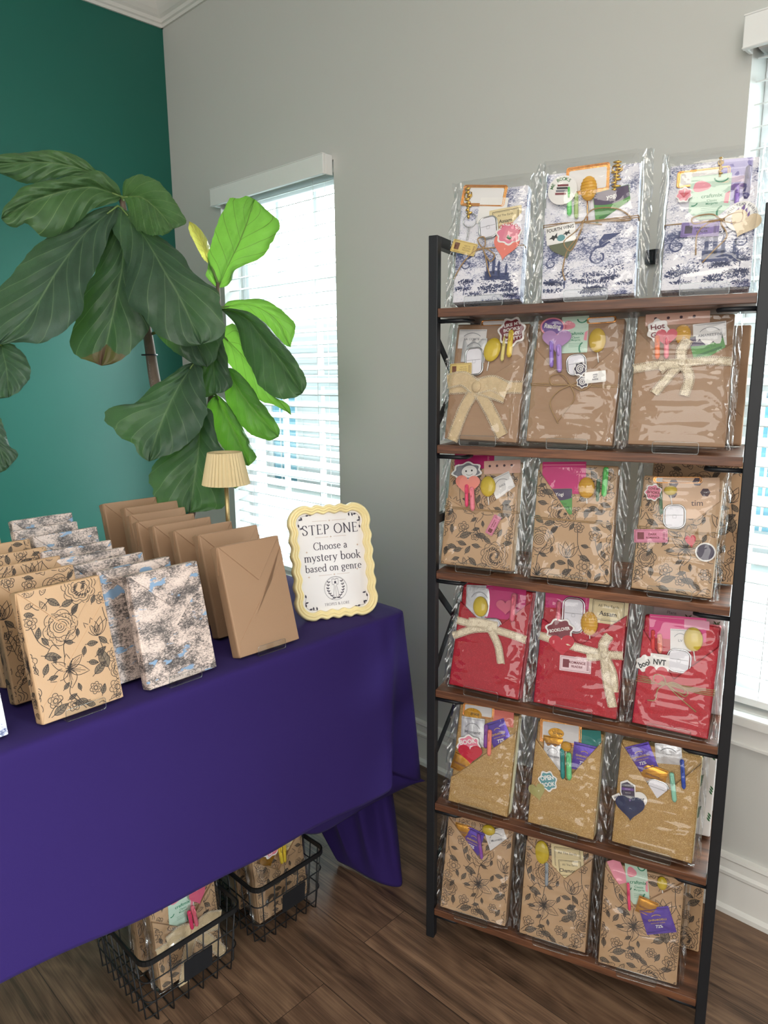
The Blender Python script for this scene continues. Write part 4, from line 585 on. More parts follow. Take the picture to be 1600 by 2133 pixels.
# out of doors: lawn and the pale house across the way
m = MB(); m.box((WX + .2, -14, -.75), (22, 22, -.7), 'lawn'); tag(m.build('lawn'), 'pale lawn outside between the windows and the house', kind='structure')
t = thing('neighbor_house', 'white sided house with blue-grey windows seen through the blinds', 'house', (10.4, 7, -.7))
def hpart(name, mb, bev=0): mb.xf(Matrix.Translation((-10.4, -7, .7))); return mb.build(name, t, bev)
m = MB(); m.box((8.2, -3, -.7), (12.6, 17, 2.1), 'siding_white')
for k in range(15): m.box((8.185, -3, -.68 + k * .18), (8.2, 17, -.55 + k * .18), 'siding_white')
hpart('wall', m)
m = MB(); m.prism([(8.0, 2.1), (12.8, 2.1), (10.4, 3.1)], -3.2, 17.2, 'siding_white'); hpart('roof', m)
for yc, wd in ((10.38, .68), (11.32, .46), (7.4, .9), (4.6, .9), (2.2, .9), (13.6, .9)):
    m = MB(); m.box((8.10, yc - wd / 2, -1.2 if yc > 9 else -.4), (8.18, yc + wd / 2, 1.0), 'house_glass'); w = hpart('house_window', m)
    m = MB()
    for e in (-wd / 2 - .06, wd / 2): m.box((8.07, yc + e, -1.25 if yc > 9 else -.45), (8.19, yc + e + .06, 1.06), 'vinyl_white')
    for k in (1, 2): m.box((8.085, yc - wd / 2 + wd * k / 3 - .014, -1.2 if yc > 9 else -.4), (8.1, yc - wd / 2 + wd * k / 3 + .014, 1.0), 'vinyl_white')
    for k in range(4): m.box((8.083, yc - wd / 2, -.3 + k * .42), (8.1, yc + wd / 2, -.27 + k * .42), 'vinyl_white')
    hpart('house_window_trim', m)

# ------------------------------------------------------------------ bookcase
SA = R(17.5); L0 = Vector((1.101, .95, 0)); SD = Vector((math.sin(SA), -math.cos(SA), 0)); SN = Vector((math.cos(SA), math.sin(SA), 0))
SROT = -PI / 2 + SA; SZ = [1.40, 1.136, .875, .612, .344, .078]; SW, SDEP = .590, .255
case = thing('bookcase', 'open black metal bookcase with six dark wood shelves', 'bookcase', L0, (0, 0, SROT))
for s in (0, SW - .019):
    for t_ in (0, SDEP - .019):
        m = MB(); m.box((s, t_, 0), (s + .019, t_ + .019, 1.535), 'black_metal'); tag(m.build('post', case, .0015))
    m = MB(); m.box((s, .019, 1.515), (s + .019, SDEP - .019, 1.535), 'black_metal'); m.build('top_bar', case, .001)
    for z in (.98, .04): 
        m = MB(); m.box((s + .003, .019, z - .009), (s + .016, SDEP - .019, z + .009), 'black_metal'); m.build('side_rail', case, .001)
    for za, zb in ((1.36, 1.17), (.842, .645)):
        m = MB(); m.bar((s + .0065, .012, za), (s + .0065, SDEP - .012, zb), .015, .004, 'black_metal'); m.build('cross_brace', case)
        m = MB(); m.bar((s + .0125, .012, zb), (s + .0125, SDEP - .012, za), .015, .004, 'black_metal'); m.build('cross_brace', case)
    for za, zb in ((.44, .57), (.165, .30)):
        m = MB(); m.bar((s + .0095, .012, za), (s + .0095, SDEP - .012, zb), .015, .004, 'black_metal'); m.build('cross_brace', case)
m = MB(); m.box((.019, SDEP - .015, .215), (SW - .019, SDEP - .005, .231), 'black_metal'); m.build('back_rail', case, .001)
for i, z in enumerate(SZ):
    m = MB(); m.box((.0195, .001, z - .0165), (SW - .0195, SDEP - .016, z), 'shelf_wood'); b = m.build('shelf_board', case, .0012)
    for s0, s1 in ((.019, .075), (SW - .019, SW - .075)):
        m = MB(); m.tube([(s0, .010, z - .024), (s1 - (s1 - s0) * .15, .010, z - .024), (s1, .016, z - .024), (s1, .05, z - .024)], .0042, 'black_metal', 8); m.build('shelf_bracket', case)

# ------------------------------------------------------------------ table and cloth
TZ = .735
tb = thing('folding_table', 'folding table hidden under the purple cloth', 'table', (.26, 1.46, 0))
m = MB(); m.box((-.87, -.335, TZ - .045), (.87, .335, TZ - .006), 'table_grey'); m.build('tabletop', tb, .004)
for sx in (-.85, .85):
    for sy in (.05, .29):
        m = MB(); m.tube([(sx, sy, 0), (sx, sy, TZ - .045)], .014, 'black_metal', 8); m.build('leg', tb)
def cloth():
    m = MB(); x0, x1, y0, y1 = -.67, 1.195, 1.078, 1.842; rc = .045; z = TZ
    top = []; hem = []; mid = []
    def hz(x): return .385 - .06 * (x - .25) / .85
    n = 46
    for i in range(n + 1):
        x = x0 + (x1 - .10 - x0) * i / n; wv = .006 * math.sin(x * 9.0) + .003 * math.sin(x * 23)
        top.append((x, y0, z)); hem.append((x, 1.056 + wv, hz(x) + .004 * math.sin(x * 6))); mid.append((x, 1.067 + wv * .4, (z + hz(x)) / 2))
    C = [((1.125, y0), (1.098, 1.047, .345), (1.112, 1.058)), ((1.150, y0), (1.118, 1.088, .352), (1.132, 1.080)), ((1.168, 1.082), (1.150, 1.118, .33), (1.160, 1.098)),
         ((1.182, 1.092), (1.200, 1.108, .292), (1.192, 1.098)), ((1.191, 1.104), (1.245, 1.094, .266), (1.224, 1.096)), ((x1, 1.125), (1.272, 1.112, .256), (1.240, 1.118)),
         ((x1, 1.16), (1.268, 1.17, .252), (1.236, 1.165)), ((x1, 1.25), (1.245, 1.27, .25), (1.222, 1.26)), ((x1, 1.38), (1.250, 1.38, .245), (1.224, 1.38)), ((x1, 1.55), (1.238, 1.56, .245), (1.218, 1.55)), ((x1, y1 - .02), (1.235, y1, .245), (1.216, y1))]
    for a, b, c in C: top.append((a[0], a[1], z)); hem.append(b); mid.append((c[0], c[1], (z + b[2]) / 2))
    N = len(top); K = 14
    # quadratic fall through the middle point, rounded over the table edge
    vs = []
    for i in range(N):
        T, M_, H = Vector(top[i]), Vector(mid[i]), Vector(hem[i])
        for k in range(K + 1):
            t = k / K; p = T * (2 * (t - .5) * (t - 1)) + M_ * (-4 * t * (t - 1)) + H * (2 * t * (t - .5))
            vs.append(p)
    fs = [(i * (K + 1) + k, i * (K + 1) + k + 1, (i + 1) * (K + 1) + k + 1, (i + 1) * (K + 1) + k) for i in range(N - 1) for k in range(K)]
    m.add(vs, fs, 'cloth_purple', True)
    # top, sharing the rim
    n0 = len(m.v); inner = [(max(x0, min(p[0], x1 - .02)), min(max(p[1], y0 + .018), y1), z + .0012) for p in top]
    m.v.extend(inner)
    k0 = m.mi('cloth_purple')
    for i in range(N - 1): m.f.append([i * (K + 1), (i + 1) * (K + 1), n0 + i + 1, n0 + i]); m.m.append(k0); m.sm.append(True)
    poly = [n0 + i for i in range(N)]; m.v.append((x0, y1, z + .0012)); poly.append(len(m.v) - 1)
    m.f.append(poly); m.m.append(k0); m.sm.append(True)
    # turned-under fold of the corner and the tail that reaches the floor
    up = [(.93, 1.150, .36), (1.00, 1.140, .36), (1.07, 1.132, .36), (1.14, 1.126, .345), (1.20, 1.118, .305), (1.262, 1.106, .262)]
    lo = [(.90, 1.215, .245), (.985, 1.190, .205), (1.055, 1.170, .218), (1.12, 1.150, .236), (1.19, 1.130, .246), (1.268, 1.110, .254)]
    U, Lw = crom(up, 5), crom(lo, 5); g = 6; vs = []
    for i in range(len(U)):
        for k in range(g + 1):
            t = k / g; p = U[i].lerp(Lw[i], t); p.y -= .012 * math.sin(PI * t); vs.append(p)
    m.add(vs, [(i * (g + 1) + k, i * (g + 1) + k + 1, (i + 1) * (g + 1) + k + 1, (i + 1) * (g + 1) + k) for i in range(len(U) - 1) for k in range(g)], 'cloth_purple', True)
    tt = [(1.01, 1.30, .30), (1.06, 1.25, .30), (1.105, 1.225, .30), (1.15, 1.195, .30), (1.205, 1.185, .30), (1.245, 1.20, .30)]
    tb_ = [(1.128, 1.285, .006), (1.138, 1.235, .004), (1.142, 1.185, .004), (1.152, 1.135, .004), (1.180, 1.100, .003), (1.200, 1.125, .035)]
    U, Lw = crom(tt, 5), crom(tb_, 5); g = 10; vs = []
    for i in range(len(U)):
        for k in range(g + 1):
            t = k / g; p = U[i].lerp(Lw[i], t); p.x += .012 * math.sin(PI * t) * math.sin(i * .9); p.y += .010 * math.sin(PI * t) * math.cos(i * .8); vs.append(p)
    m.add(vs, [(i * (g + 1) + k, i * (g + 1) + k + 1, (i + 1) * (g + 1) + k + 1, (i + 1) * (g + 1) + k) for i in range(len(U) - 1) for k in range(g)], 'cloth_purple', True)
    o = m.build('tablecloth'); so = o.modifiers.new('thick', 'SOLIDIFY'); so.thickness = .0016; so.offset = -1
    sb = o.modifiers.new('soft', 'SUBSURF'); sb.levels = 1; sb.render_levels = 2; o.modifiers.move(1, 0)
    tag(o, 'deep purple tablecloth hanging over the table with one corner on the floor', 'tablecloth')
cloth()

# ------------------------------------------------------------------ lamp on the table
lx, ly = 1.049, 1.6
lamp = thing('table_lamp', 'small brass table lamp with a pleated cream shade', 'lamp', (lx, ly, TZ + .002))
m = MB(); m.lathe([(.048, 0), (.050, .002), (.050, .010), (.046, .014), (.010, .016), (.006, .020)], 'brass', 40); m.build('base', lamp)
m = MB(); m.lathe([(.0058, .018), (.0058, .300)], 'brass', 20); m.build('pole', lamp)
m = MB(); m.lathe([(.0605, .259), (.0432, .342)], 'lamp_shade', 144, wob=lambda k: .034 * math.cos(k * PI / 2) if k % 2 == 0 else 0, cap=False)
m.lathe([(.0420, .342), (.0585, .259)], 'lamp_shade', 72, cap=False); m.f, m.sm = m.f, [False] * len(m.f)
m.lathe([(.0605, .2585), (.0612, .2605), (.0595, .2605)], 'lamp_shade', 72, cap=False); m.lathe([(.0436, .3405), (.0440, .3425), (.0422, .3425)], 'lamp_shade', 72, cap=False); m.build('lamp_shade', lamp)
m = MB(); m.lathe([(.012, .285), (.016, .30), (.012, .325), (.004, .335)], 'white_paper', 20); m.build('bulb', lamp)
m = MB(); m.tube([(-.042, 0, .335), (0, 0, .338), (.042, 0, .335)], .0012, 'brass', 6); m.tube([(0, -.042, .335), (0, 0, .338), (0, .042, .335)], .0012, 'brass', 6); m.build('shade_spider', lamp)
# ------------------------------------------------------------------ pen-drawn serif letters for the sign (cap height 1, x height .62)
def _A(cx, cy, rx, ry, a0, a1): return arc(cx, cy, rx, ry, a0, a1, 16)
GL = {
 'S': (.62, [crom([(.52, .80), (.44, .95), (.30, 1.0), (.13, .93), (.10, .76), (.22, .60), (.42, .46), (.54, .28), (.46, .07), (.28, 0), (.13, .05), (.06, .24)], 5)], [(.52, .80, 'v'), (.06, .24, 'v')]),
 'T': (.74, [[(.37, 0), (.37, 1)], [(.03, .98), (.71, .98)]], [(.37, 0, 'h'), (.04, .92, 'v'), (.70, .92, 'v')]),
 'E': (.64, [[(.14, 0), (.14, 1)], [(.08, .985), (.56, .985)], [(.14, .52), (.44, .52)], [(.08, .015), (.60, .015)]], [(.14, 0, 'h'), (.14, 1, 'h'), (.56, .92, 'v'), (.60, .08, 'v'), (.44, .52, 'v')]),
 'P': (.64, [[(.15, 0), (.15, 1)], [(.08, .985), (.30, .985)] + _A(.30, .73, .27, .255, 90, -90) + [(.15, .475)]], [(.15, 0, 'h')]),
 'O': (.92, [_A(.46, .5, .40, .51, 0, 360)], []),
 'N': (.88, [[(.14, 0), (.14, 1)], [(.12, 1), (.74, .0)], [(.74, 0), (.74, 1)]], [(.14, 0, 'h'), (.74, 1, 'h'), (.10, 1, 'h')]),
 'C': (.78, [_A(.46, .5, .40, .51, 45, 322)], [(.74, .84, 'v')]),
 'R': (.72, [[(.15, 0), (.15, 1)], [(.08, .985), (.30, .985)] + _A(.30, .74, .25, .245, 90, -90) + [(.15, .495)], [(.34, .49), (.50, .2), (.66, .01)]], [(.15, 0, 'h'), (.66, 0, 'h')]),
 'L': (.60, [[(.14, 0), (.14, 1)], [(.08, .015), (.56, .015)]], [(.14, 1, 'h'), (.56, .08, 'v')]),
 '&': (.86, [crom([(.78, .5), (.62, .16), (.36, 0), (.12, .18), (.22, .45), (.46, .68), (.42, .96), (.24, .92), (.26, .66), (.52, .28), (.80, 0)], 5)], []),
 'h': (.60, [[(.12, 0), (.12, 1.02)], _A(.29, .40, .17, .20, 170, 0) + [(.46, 0)]], [(.12, 0, 'h'), (.46, 0, 'h'), (.08, 1.0, 'h')]),
 'n': (.60, [[(.12, 0), (.12, .60)], _A(.29, .40, .17, .20, 170, 0) + [(.46, 0)]], [(.12, 0, 'h'), (.46, 0, 'h'), (.08, .59, 'h')]),
 'm': (.90, [[(.12, 0), (.12, .60)], _A(.28, .40, .16, .20, 170, 0) + [(.44, 0)], _A(.60, .40, .16, .20, 170, 0) + [(.76, 0)]], [(.12, 0, 'h'), (.44, 0, 'h'), (.76, 0, 'h'), (.08, .59, 'h')]),
 'r': (.42, [[(.12, 0), (.12, .60)], _A(.28, .42, .16, .18, 160, 60)], [(.12, 0, 'h'), (.08, .59, 'h')]),
 'o': (.60, [_A(.30, .30, .24, .31, 0, 360)], []),
 'e': (.54, [[(.07, .34), (.47, .34)] + _A(.28, .31, .21, .30, 6, 318)], []),
 'c': (.52, [_A(.29, .30, .22, .31, 45, 318)], []),
 's': (.44, [crom([(.35, .48), (.28, .60), (.16, .60), (.08, .48), (.18, .35), (.32, .22), (.33, .08), (.20, 0), (.08, .04), (.05, .15)], 5)], []),
 'a': (.52, [crom([(.09, .48), (.16, .59), (.28, .60), (.37, .50), (.38, .30), (.38, .08), (.48, .02)], 5), crom([(.38, .34), (.22, .32), (.08, .22), (.10, .04), (.22, 0), (.38, .12)], 5)], []),
 'b': (.62, [[(.12, .02), (.12, 1.02)], _A(.32, .30, .23, .31, 165, -165)], [(.08, 1.0, 'h')]),
 'd': (.62, [[(.50, 0), (.50, 1.02)], _A(.29, .30, .23, .31, 20, 340)], [(.50, 0, 'h'), (.46, 1.0, 'h')]),
 'g': (.56, [_A(.26, .41, .18, .20, 0, 360), crom([(.16, .24), (.12, .12), (.30, .04), (.46, -.08), (.38, -.26), (.20, -.28), (.06, -.18), (.12, -.04), (.22, .02)], 5), [(.38, .55), (.54, .60)]], []),
 'k': (.58, [[(.12, 0), (.12, 1.02)], [(.14, .28), (.44, .60)], [(.24, .36), (.50, 0)]], [(.12, 0, 'h'), (.50, 0, 'h'), (.44, .60, 'h'), (.08, 1.0, 'h')]),
 't': (.38, [[(.16, .82), (.16, .12)] + crom([(.16, .12), (.20, .01), (.34, .05)], 4), [(.04, .60), (.33, .60)]], []),
 'y': (.56, [[(.06, .60), (.28, .04)], [(.50, .60), (.28, .04), (.18, -.22), (.04, -.26)]], [(.06, .60, 'h'), (.50, .60, 'h')]),
 ' ': (.30, [], []),
}
def serif(mb, body, cx, cz, size, y, mat, track=.06):
    tot = sum(GL[c][0] + track for c in body) - track; x = cx - tot * size / 2
    for c in body:
        adv, strokes, ends = GL[c]
        for st in strokes:
            P = [(x + p[0] * size, cz + p[1] * size) for p in st]; w = []
            for i in range(len(P)):
                a, b = P[max(0, i - 1)], P[min(len(P) - 1, i + 1)]; dx, dz = b[0] - a[0], b[1] - a[1]; l = math.hypot(dx, dz) or 1
                w.append(size * (.045 + .075 * abs(dz) / l * (1 if dx * dz <= 0 or abs(dx) < .3 * abs(dz) or c not in 'Nyk' else .35)))
            mb.stroke(P, w, y, mat)
        for ex, ez, k in ends:
            e = .10 if k == 'h' else .075; q = (x + ex * size, cz + ez * size)
            mb.stroke([(q[0] - e * size, q[1]), (q[0] + e * size, q[1])] if k == 'h' else [(q[0], q[1] - e * size), (q[0], q[1] + e * size)], .05 * size, y, mat)
        x += (adv + track) * size

def leafpoly(cx, cz, l, w, ang):
    pts = []
    for k in range(9):
        t = k / 8; pts.append((t * l, w * math.sin(PI * t ** .8)))
    for k in range(7, 0, -1):
        t = k / 8; pts.append((t * l, -w * math.sin(PI * t ** .8)))
    ca, sa = math.cos(ang), math.sin(ang)
    return [(cx + a * ca - b * sa, cz + a * sa + b * ca) for a, b in pts]

# ------------------------------------------------------------------ the sign
def sign():
    W, H, r0 = .190, .256, .040
    t = thing('sign', 'cream wavy framed sign on the purple table reading STEP ONE', 'sign', (.953, 1.2, TZ + .003), (R(-14), 0, 0))
    t.rotation_euler = (Matrix.Rotation(R(-26), 4, 'Z') @ Matrix.Rotation(R(-16), 4, 'X')).to_euler()
    cxp, czp = W / 2, H / 2
    def outline(inset, n=420):
        w, h, r = W / 2 - inset, H / 2 - inset, max(.012, r0 - inset); per = []
        segs = [((w - r), 0)]
        # walk the rounded rectangle, waviness along the outward normal
        L = [2 * (w - r), PI * r / 2, 2 * (h - r), PI * r / 2] * 2; tot = sum(L)
        for i in range(n):
            s = tot * i / n; k = 0
            while s > L[k]: s -= L[k]; k += 1
            q = s / L[k]; sd = k // 2
            if k % 2 == 0:
                wob = .0021 * math.cos(2 * PI * q * (4 if sd % 2 == 0 else 5))
                base = [((-w + r + s, -h), (0, -1)), ((w, -h + r + s), (1, 0)), ((w - r - s, h), (0, 1)), ((-w, h - r - s), (-1, 0))][sd]
                (px, pz), (nx, nz) = base
            else:
                a = -PI / 2 + sd * PI / 2 + q * PI / 2; cc = [(w - r, -h + r), (w - r, h - r), (-w + r, h - r), (-w + r, -h + r)][sd]
                wob = .0021; nx, nz = math.cos(a), math.sin(a); px, pz = cc[0] + r * nx, cc[1] + r * nz
            per.append((cxp + px + nx * wob, czp + pz + nz * wob))
        return per
    prof = [(0, .010), (0, -.002), (.002, -.007), (.0045, -.0090), (.0062, -.0080), (.0078, -.0025), (.0092, -.0075), (.0107, -.0084), (.0122, -.0070), (.0138, -.0012), (.0152, -.0050), (.0166, -.0054), (.018, -.0030), (.019, .001), (.019, .006)]
    m = MB(); rings = [outline(i) for i, y in prof]; n = len(rings[0])
    vs = [(x, y, z) for (i, y), g in zip(prof, rings) for x, z in g]
    m.add(vs, [(a * n + k, a * n + (k + 1) % n, (a + 1) * n + (k + 1) % n, (a + 1) * n + k) for a in range(len(prof) - 1) for k in range(n)], 'sign_cream', True)
    m.build('sign_frame', t)
    m = MB(); m.prism(outline(.0185, 160), .003, .0045, 'sign_paper'); y = .0026; c = cxp
    serif(m, 'STEP ONE', c, .1905, .0215, y, 'sign_ink', .10)
    serif(m, 'Choose a', c - .003, .1555, .0165, y, 'sign_ink')
    serif(m, 'mystery book', c, .1300, .0185, y, 'sign_ink')
    serif(m, 'based on genre', c, .1065, .0165, y, 'sign_ink')
    serif(m, 'TROPES & LORE', c, .0285, .0058, y, 'sign_ink', .12)
    def star(x, z, s): m.flat([(x + s * (1 if k % 2 == 0 else .22) * math.cos(k * PI / 4), z + s * (1 if k % 2 == 0 else .22) * math.sin(k * PI / 4)) for k in range(8)], y, 'sign_gold')
    for z, hw in ((.2205, .040), (.1835, .036), (.0975, .036)):
        m.stroke([(c - hw, z), (c - .006, z)], .0005, y, 'sign_gold'); m.stroke([(c + .006, z), (c + hw, z)], .0005, y, 'sign_gold'); star(c, z, .003)
    for x, z in ((.036, .152), (.156, .160), (.150, .105), (.036, .096)): star(x, z, .0032)
    # round emblem: wreath, standing figure with a book
    ez = .0660; m.stroke(arc(c, ez, .0265, .0265, 0, 360, 48), .0006, y, 'sign_ink'); m.stroke(arc(c, ez, .0250, .0250, 20, 160, 30), .0004, y, 'sign_ink')
    for sg in (-1, 1):
        m.stroke([(c + sg * .006, ez - .022), (c + sg * .015, ez - .012), (c + sg * .0185, ez), (c + sg * .0155, ez + .014)], .0006, y, 'sign_ink')
        for k in range(7):
            px, pz = crom([(c + sg * .006, ez - .022), (c + sg * .015, ez - .012), (c + sg * .0185, ez), (c + sg * .0155, ez + .014)], 2)[min(k, 6)]
            for da in (40, 140): m.flat(leafpoly(px, pz, .0052, .0012, R(da if sg > 0 else 180 - da) + .25 * sg), y, 'sign_ink')
        m.stroke(crom([(c + sg * .0015, ez + .011), (c + sg * .006, ez + .008), (c + sg * .0075, ez + .014), (c + sg * .0075, ez + .019)], 5), .0007, y, 'sign_ink')
        m.stroke(crom([(c + sg * .003, ez + .008), (c + sg * .0035, ez), (c + sg * .006, ez - .012), (c + sg * .004, ez - .022)], 5), .0006, y, 'sign_ink')
        m.stroke(crom([(c, ez + .0195), (c + sg * .004, ez + .0215), (c + sg * .008, ez + .020)], 5), .0010, y, 'sign_ink')
    m.ell(c, ez + .0135, .0024, .0030, y, 'sign_ink'); m.stroke([(c, ez + .006), (c, ez - .022)], .0005, y, 'sign_ink')
    m.stroke([(c - .012, ez - .0235), (c, ez - .0215), (c + .012, ez - .0235)], .0012, y, 'sign_ink')
    # leafy corner sprigs
    for sx, sz in ((-1, 1), (1, 1), (-1, -1), (1, -1)):
        ox, oz = c + sx * .071, czp + sz * .104
        st = crom([(ox - sx * .002, oz - sz * .030), (ox + sx * .002, oz - sz * .012), (ox - sx * .006, oz), (ox - sx * .024, oz + sz * .003)], 5)
        m.stroke(st, .0006, y, 'sign_ink')
        for k in (1, 4, 7, 10, 13, 15):
            d = math.atan2(-sz, -sx) + (.9 if k % 2 else -.6); m.flat(leafpoly(st[k].x, st[k].y, .0085, .0019, d), y - .0001, 'sign_ink')
    m.build('printed_card', t)
    m = MB(); m.prism(outline(.004, 120), .0100, .0125, 'black'); m.build('backing', t)
    m = MB(); m.bar((c, .013, .17), (c, .075, -.012), .05, .0025, 'black', (1, 0, 0)); m.build('easel_leg', t)
sign()

# ------------------------------------------------------------------ printed floral paper
def ringpts(cx, cz, r, n, ph, lob, k=44): return [(cx + r * (1 - lob + lob * abs(math.sin(n / 2 * (a + ph))) ** .6 * 1.6) * math.cos(a), cz + r * (1 - lob + lob * abs(math.sin(n / 2 * (a + ph))) ** .6 * 1.6) * math.sin(a)) for a in [2 * PI * i / k for i in range(k + 1)]]
def floral(mb, y, clip, off=(0, 0), rect=(-.09, 0, .09, .24), fmap=None):
    tw, th = .150, .222; lw = .00105
    def put(fn, u, v, pad):
        x0, z0 = (u - .5) * tw + off[0], (1 - v) * th + off[1]
        for i in range(-2, 3):
            for j in range(-2, 3):
                x, z = x0 + i * tw, z0 + j * th
                if rect[0] - pad < x < rect[2] + pad and rect[1] - pad < z < rect[3] + pad: fn(x, z)
    def st(p, w=lw, mat='ink'): mb.stroke(p, w, y, mat, clip, fmap)
    def fill(p, mat):
        if clip and not all(clip(*q) for q in p): return
        a = sum(p[i][0] * p[(i + 1) % len(p)][1] - p[(i + 1) % len(p)][0] * p[i][1] for i in range(len(p)))
        if a < 0: p = p[::-1]
        vs = [(q[0], y + .00003, q[1]) for q in p]
        if fmap: vs = [fmap(*q) for q in vs]
        mb.add(vs, [tuple(range(len(p)))], mat)
    def leaf(l, ang):
        l = l * 1.22
        def f(x, z):
            p = leafpoly(x, z, l, l * .24, R(ang)); fill(p, 'ink_leaf'); st(p + [p[0]], lw * .9)
            ca, sa = math.cos(R(ang)), math.sin(R(ang)); st([(x - .2 * l * ca, z - .2 * l * sa), (x + .95 * l * ca, z + .95 * l * sa)], lw)
            for t in (.25, .42, .6, .76):
                for sg in (1, -1):
                    b = sg * l * .2 * math.sin(PI * (t + .08) ** .8); q = t + .14
                    st([(x + t * l * ca, z + t * l * sa), (x + q * l * ca - b * sa, z + q * l * sa + b * ca)], lw * .7)
        return f
    def rose(r):
        def f(x, z):
            st(ringpts(x, z, r, 6, .3, .16)); st(ringpts(x + r * .04, z + r * .02, r * .80, 5, 1.0, .15)); st(ringpts(x, z + r * .05, r * .62, 5, .2, .12))
            sp = [(x + r * .5 * (1 - k / 60) * math.cos(k * .36), z + r * .06 + r * .46 * (1 - k / 60) * math.sin(k * .36)) for k in range(58)]; st(sp, lw * 1.1)
            for k in range(60):
                a = k * 2.4; q = .60 + .31 * ((k * 7) % 5) / 5
                st([(x + r * q * math.cos(a), z + r * q * math.sin(a)), (x + r * (q + .10) * math.cos(a + .05), z + r * (q + .10) * math.sin(a + .05))], lw * .7)
        return f
    def peony(r):
        def f(x, z):
            for q, n, ph in ((1, 9, .2), (.84, 8, .9), (.66, 8, .1), (.48, 7, .6), (.30, 6, .2)): st(ringpts(x, z - r * .06 * (1 - q), r * q, n, ph, .15), lw)
            for k in range(90):
                a = k * 2.39; q = .12 + .5 * ((k * 13) % 17) / 17
                st([(x + r * q * math.cos(a), z + r * q * math.sin(a)), (x + r * (q + .12) * math.cos(a), z + r * (q + .12) * math.sin(a))], lw * 1.0)
        return f
    def lily(r):
        def f(x, z):
            for ang, l, w in ((35, .95, .2), (145, .95, .2), (90, .8, .17), (200, 1.05, .26), (-20, 1.05, .26), (-92, .95, .34)):
                p = leafpoly(x, z, l * r, w * r, R(ang)); st(p + [p[0]])
                ca, sa = math.cos(R(ang)), math.sin(R(ang)); st([(x, z), (x + l * r * .8 * ca, z + l * r * .8 * sa)], lw * .8)
                for dd in (-9, 9): st([(x + .2 * r * math.cos(R(ang + dd)), z + .2 * r * math.sin(R(ang + dd))), (x + .6 * r * math.cos(R(ang + dd)), z + .6 * r * math.sin(R(ang + dd)))], lw * .6)
            for q in range(24):
                an = q * 137.5; st([(x + r * .06 * math.cos(an), z + r * .06 * math.sin(an)), (x + r * (.2 + .2 * (q % 3) / 2) * math.cos(an), z + r * (.2 + .2 * (q % 3) / 2) * math.sin(an))], lw * .7)
            for ang in (60, 78, 100, 120): st([(x, z), (x + .55 * r * math.cos(R(ang)), z + .55 * r * math.sin(R(ang)))], lw * 1.2)
        return f
    def small(r, n=5):
        def f(x, z):
            st(ringpts(x, z, r, n, .4, .32, 36)); st(ringpts(x, z, r * .72, n, .9, .3, 30), lw * .8); st(ringpts(x, z, r * .35, n, .4, .25, 20), lw * 1.2)
            for k in range(n * 2): a = k * PI / n; st([(x + r * .35 * math.cos(a), z + r * .35 * math.sin(a)), (x + r * .62 * math.cos(a), z + r * .62 * math.sin(a))], lw * .7)
        return f
    def tulip(r):
        def f(x, z):
            for a, w in ((100, .42), (70, .42), (125, .34), (50, .34)): p = leafpoly(x, z - r * .9, r * 1.9, w * r, R(a)); st(p + [p[0]])
            for k in range(8): st([(x - r * .3 + k * r * .09, z - r * .55), (x - r * .36 + k * r * .11, z + r * .1)], lw * .6)
        return f
    def stem(pts):
        def f(x, z): st(crom([(x + a * tw, z - b * th) for a, b in pts], 6), lw * 1.15)
        return f
    put(stem([(0, 0), (-.04, .08), (.03, .15), (.10, .22)]), .42, .76, .08); put(stem([(0, 0), (.02, -.1), (.12, -.2)]), .40, .58, .06)
    put(stem([(0, 0), (.05, .12), (.14, .19)]), .12, .30, .06); put(stem([(0, 0), (.02, .14), (.10, .24)]), .90, .24, .07); put(stem([(0, 0), (-.04, .1), (-.12, .15)]), .90, .88, .05)
    put(stem([(0, 0), (.06, .08), (.12, .10)]), .44, .86, .06); put(stem([(0, 0), (-.10, .04), (-.18, .10)]), .30, .86, .06); put(stem([(0, 0), (.02, .10), (-.02, .16)]), .80, .50, .05); put(stem([(0, 0), (-.12, .06), (-.2, .02)]), .36, .14, .06); put(stem([(0, 0), (.10, -.08), (.16, -.04)]), .20, .55, .06)
    put(peony(.0265), .69, .10, .03); put(rose(.0265), .42, .36, .03); put(tulip(.0170), .79, .42, .03); put(lily(.0320), .42, .67, .04)
    put(small(.0100), .12, .275, .02); put(small(.0085), .91, .22, .02); put(small(.0120, 6), .90, .905, .02); put(small(.0100), .22, .86, .02); put(small(.0085, 6), .66, .86, .02); put(small(.0085), .40, .93, .02); put(small(.0100), .93, .66, .02)
    put(rose(.0170), -.02, .78, .03); put(small(.0130, 6), .02, .55, .02)
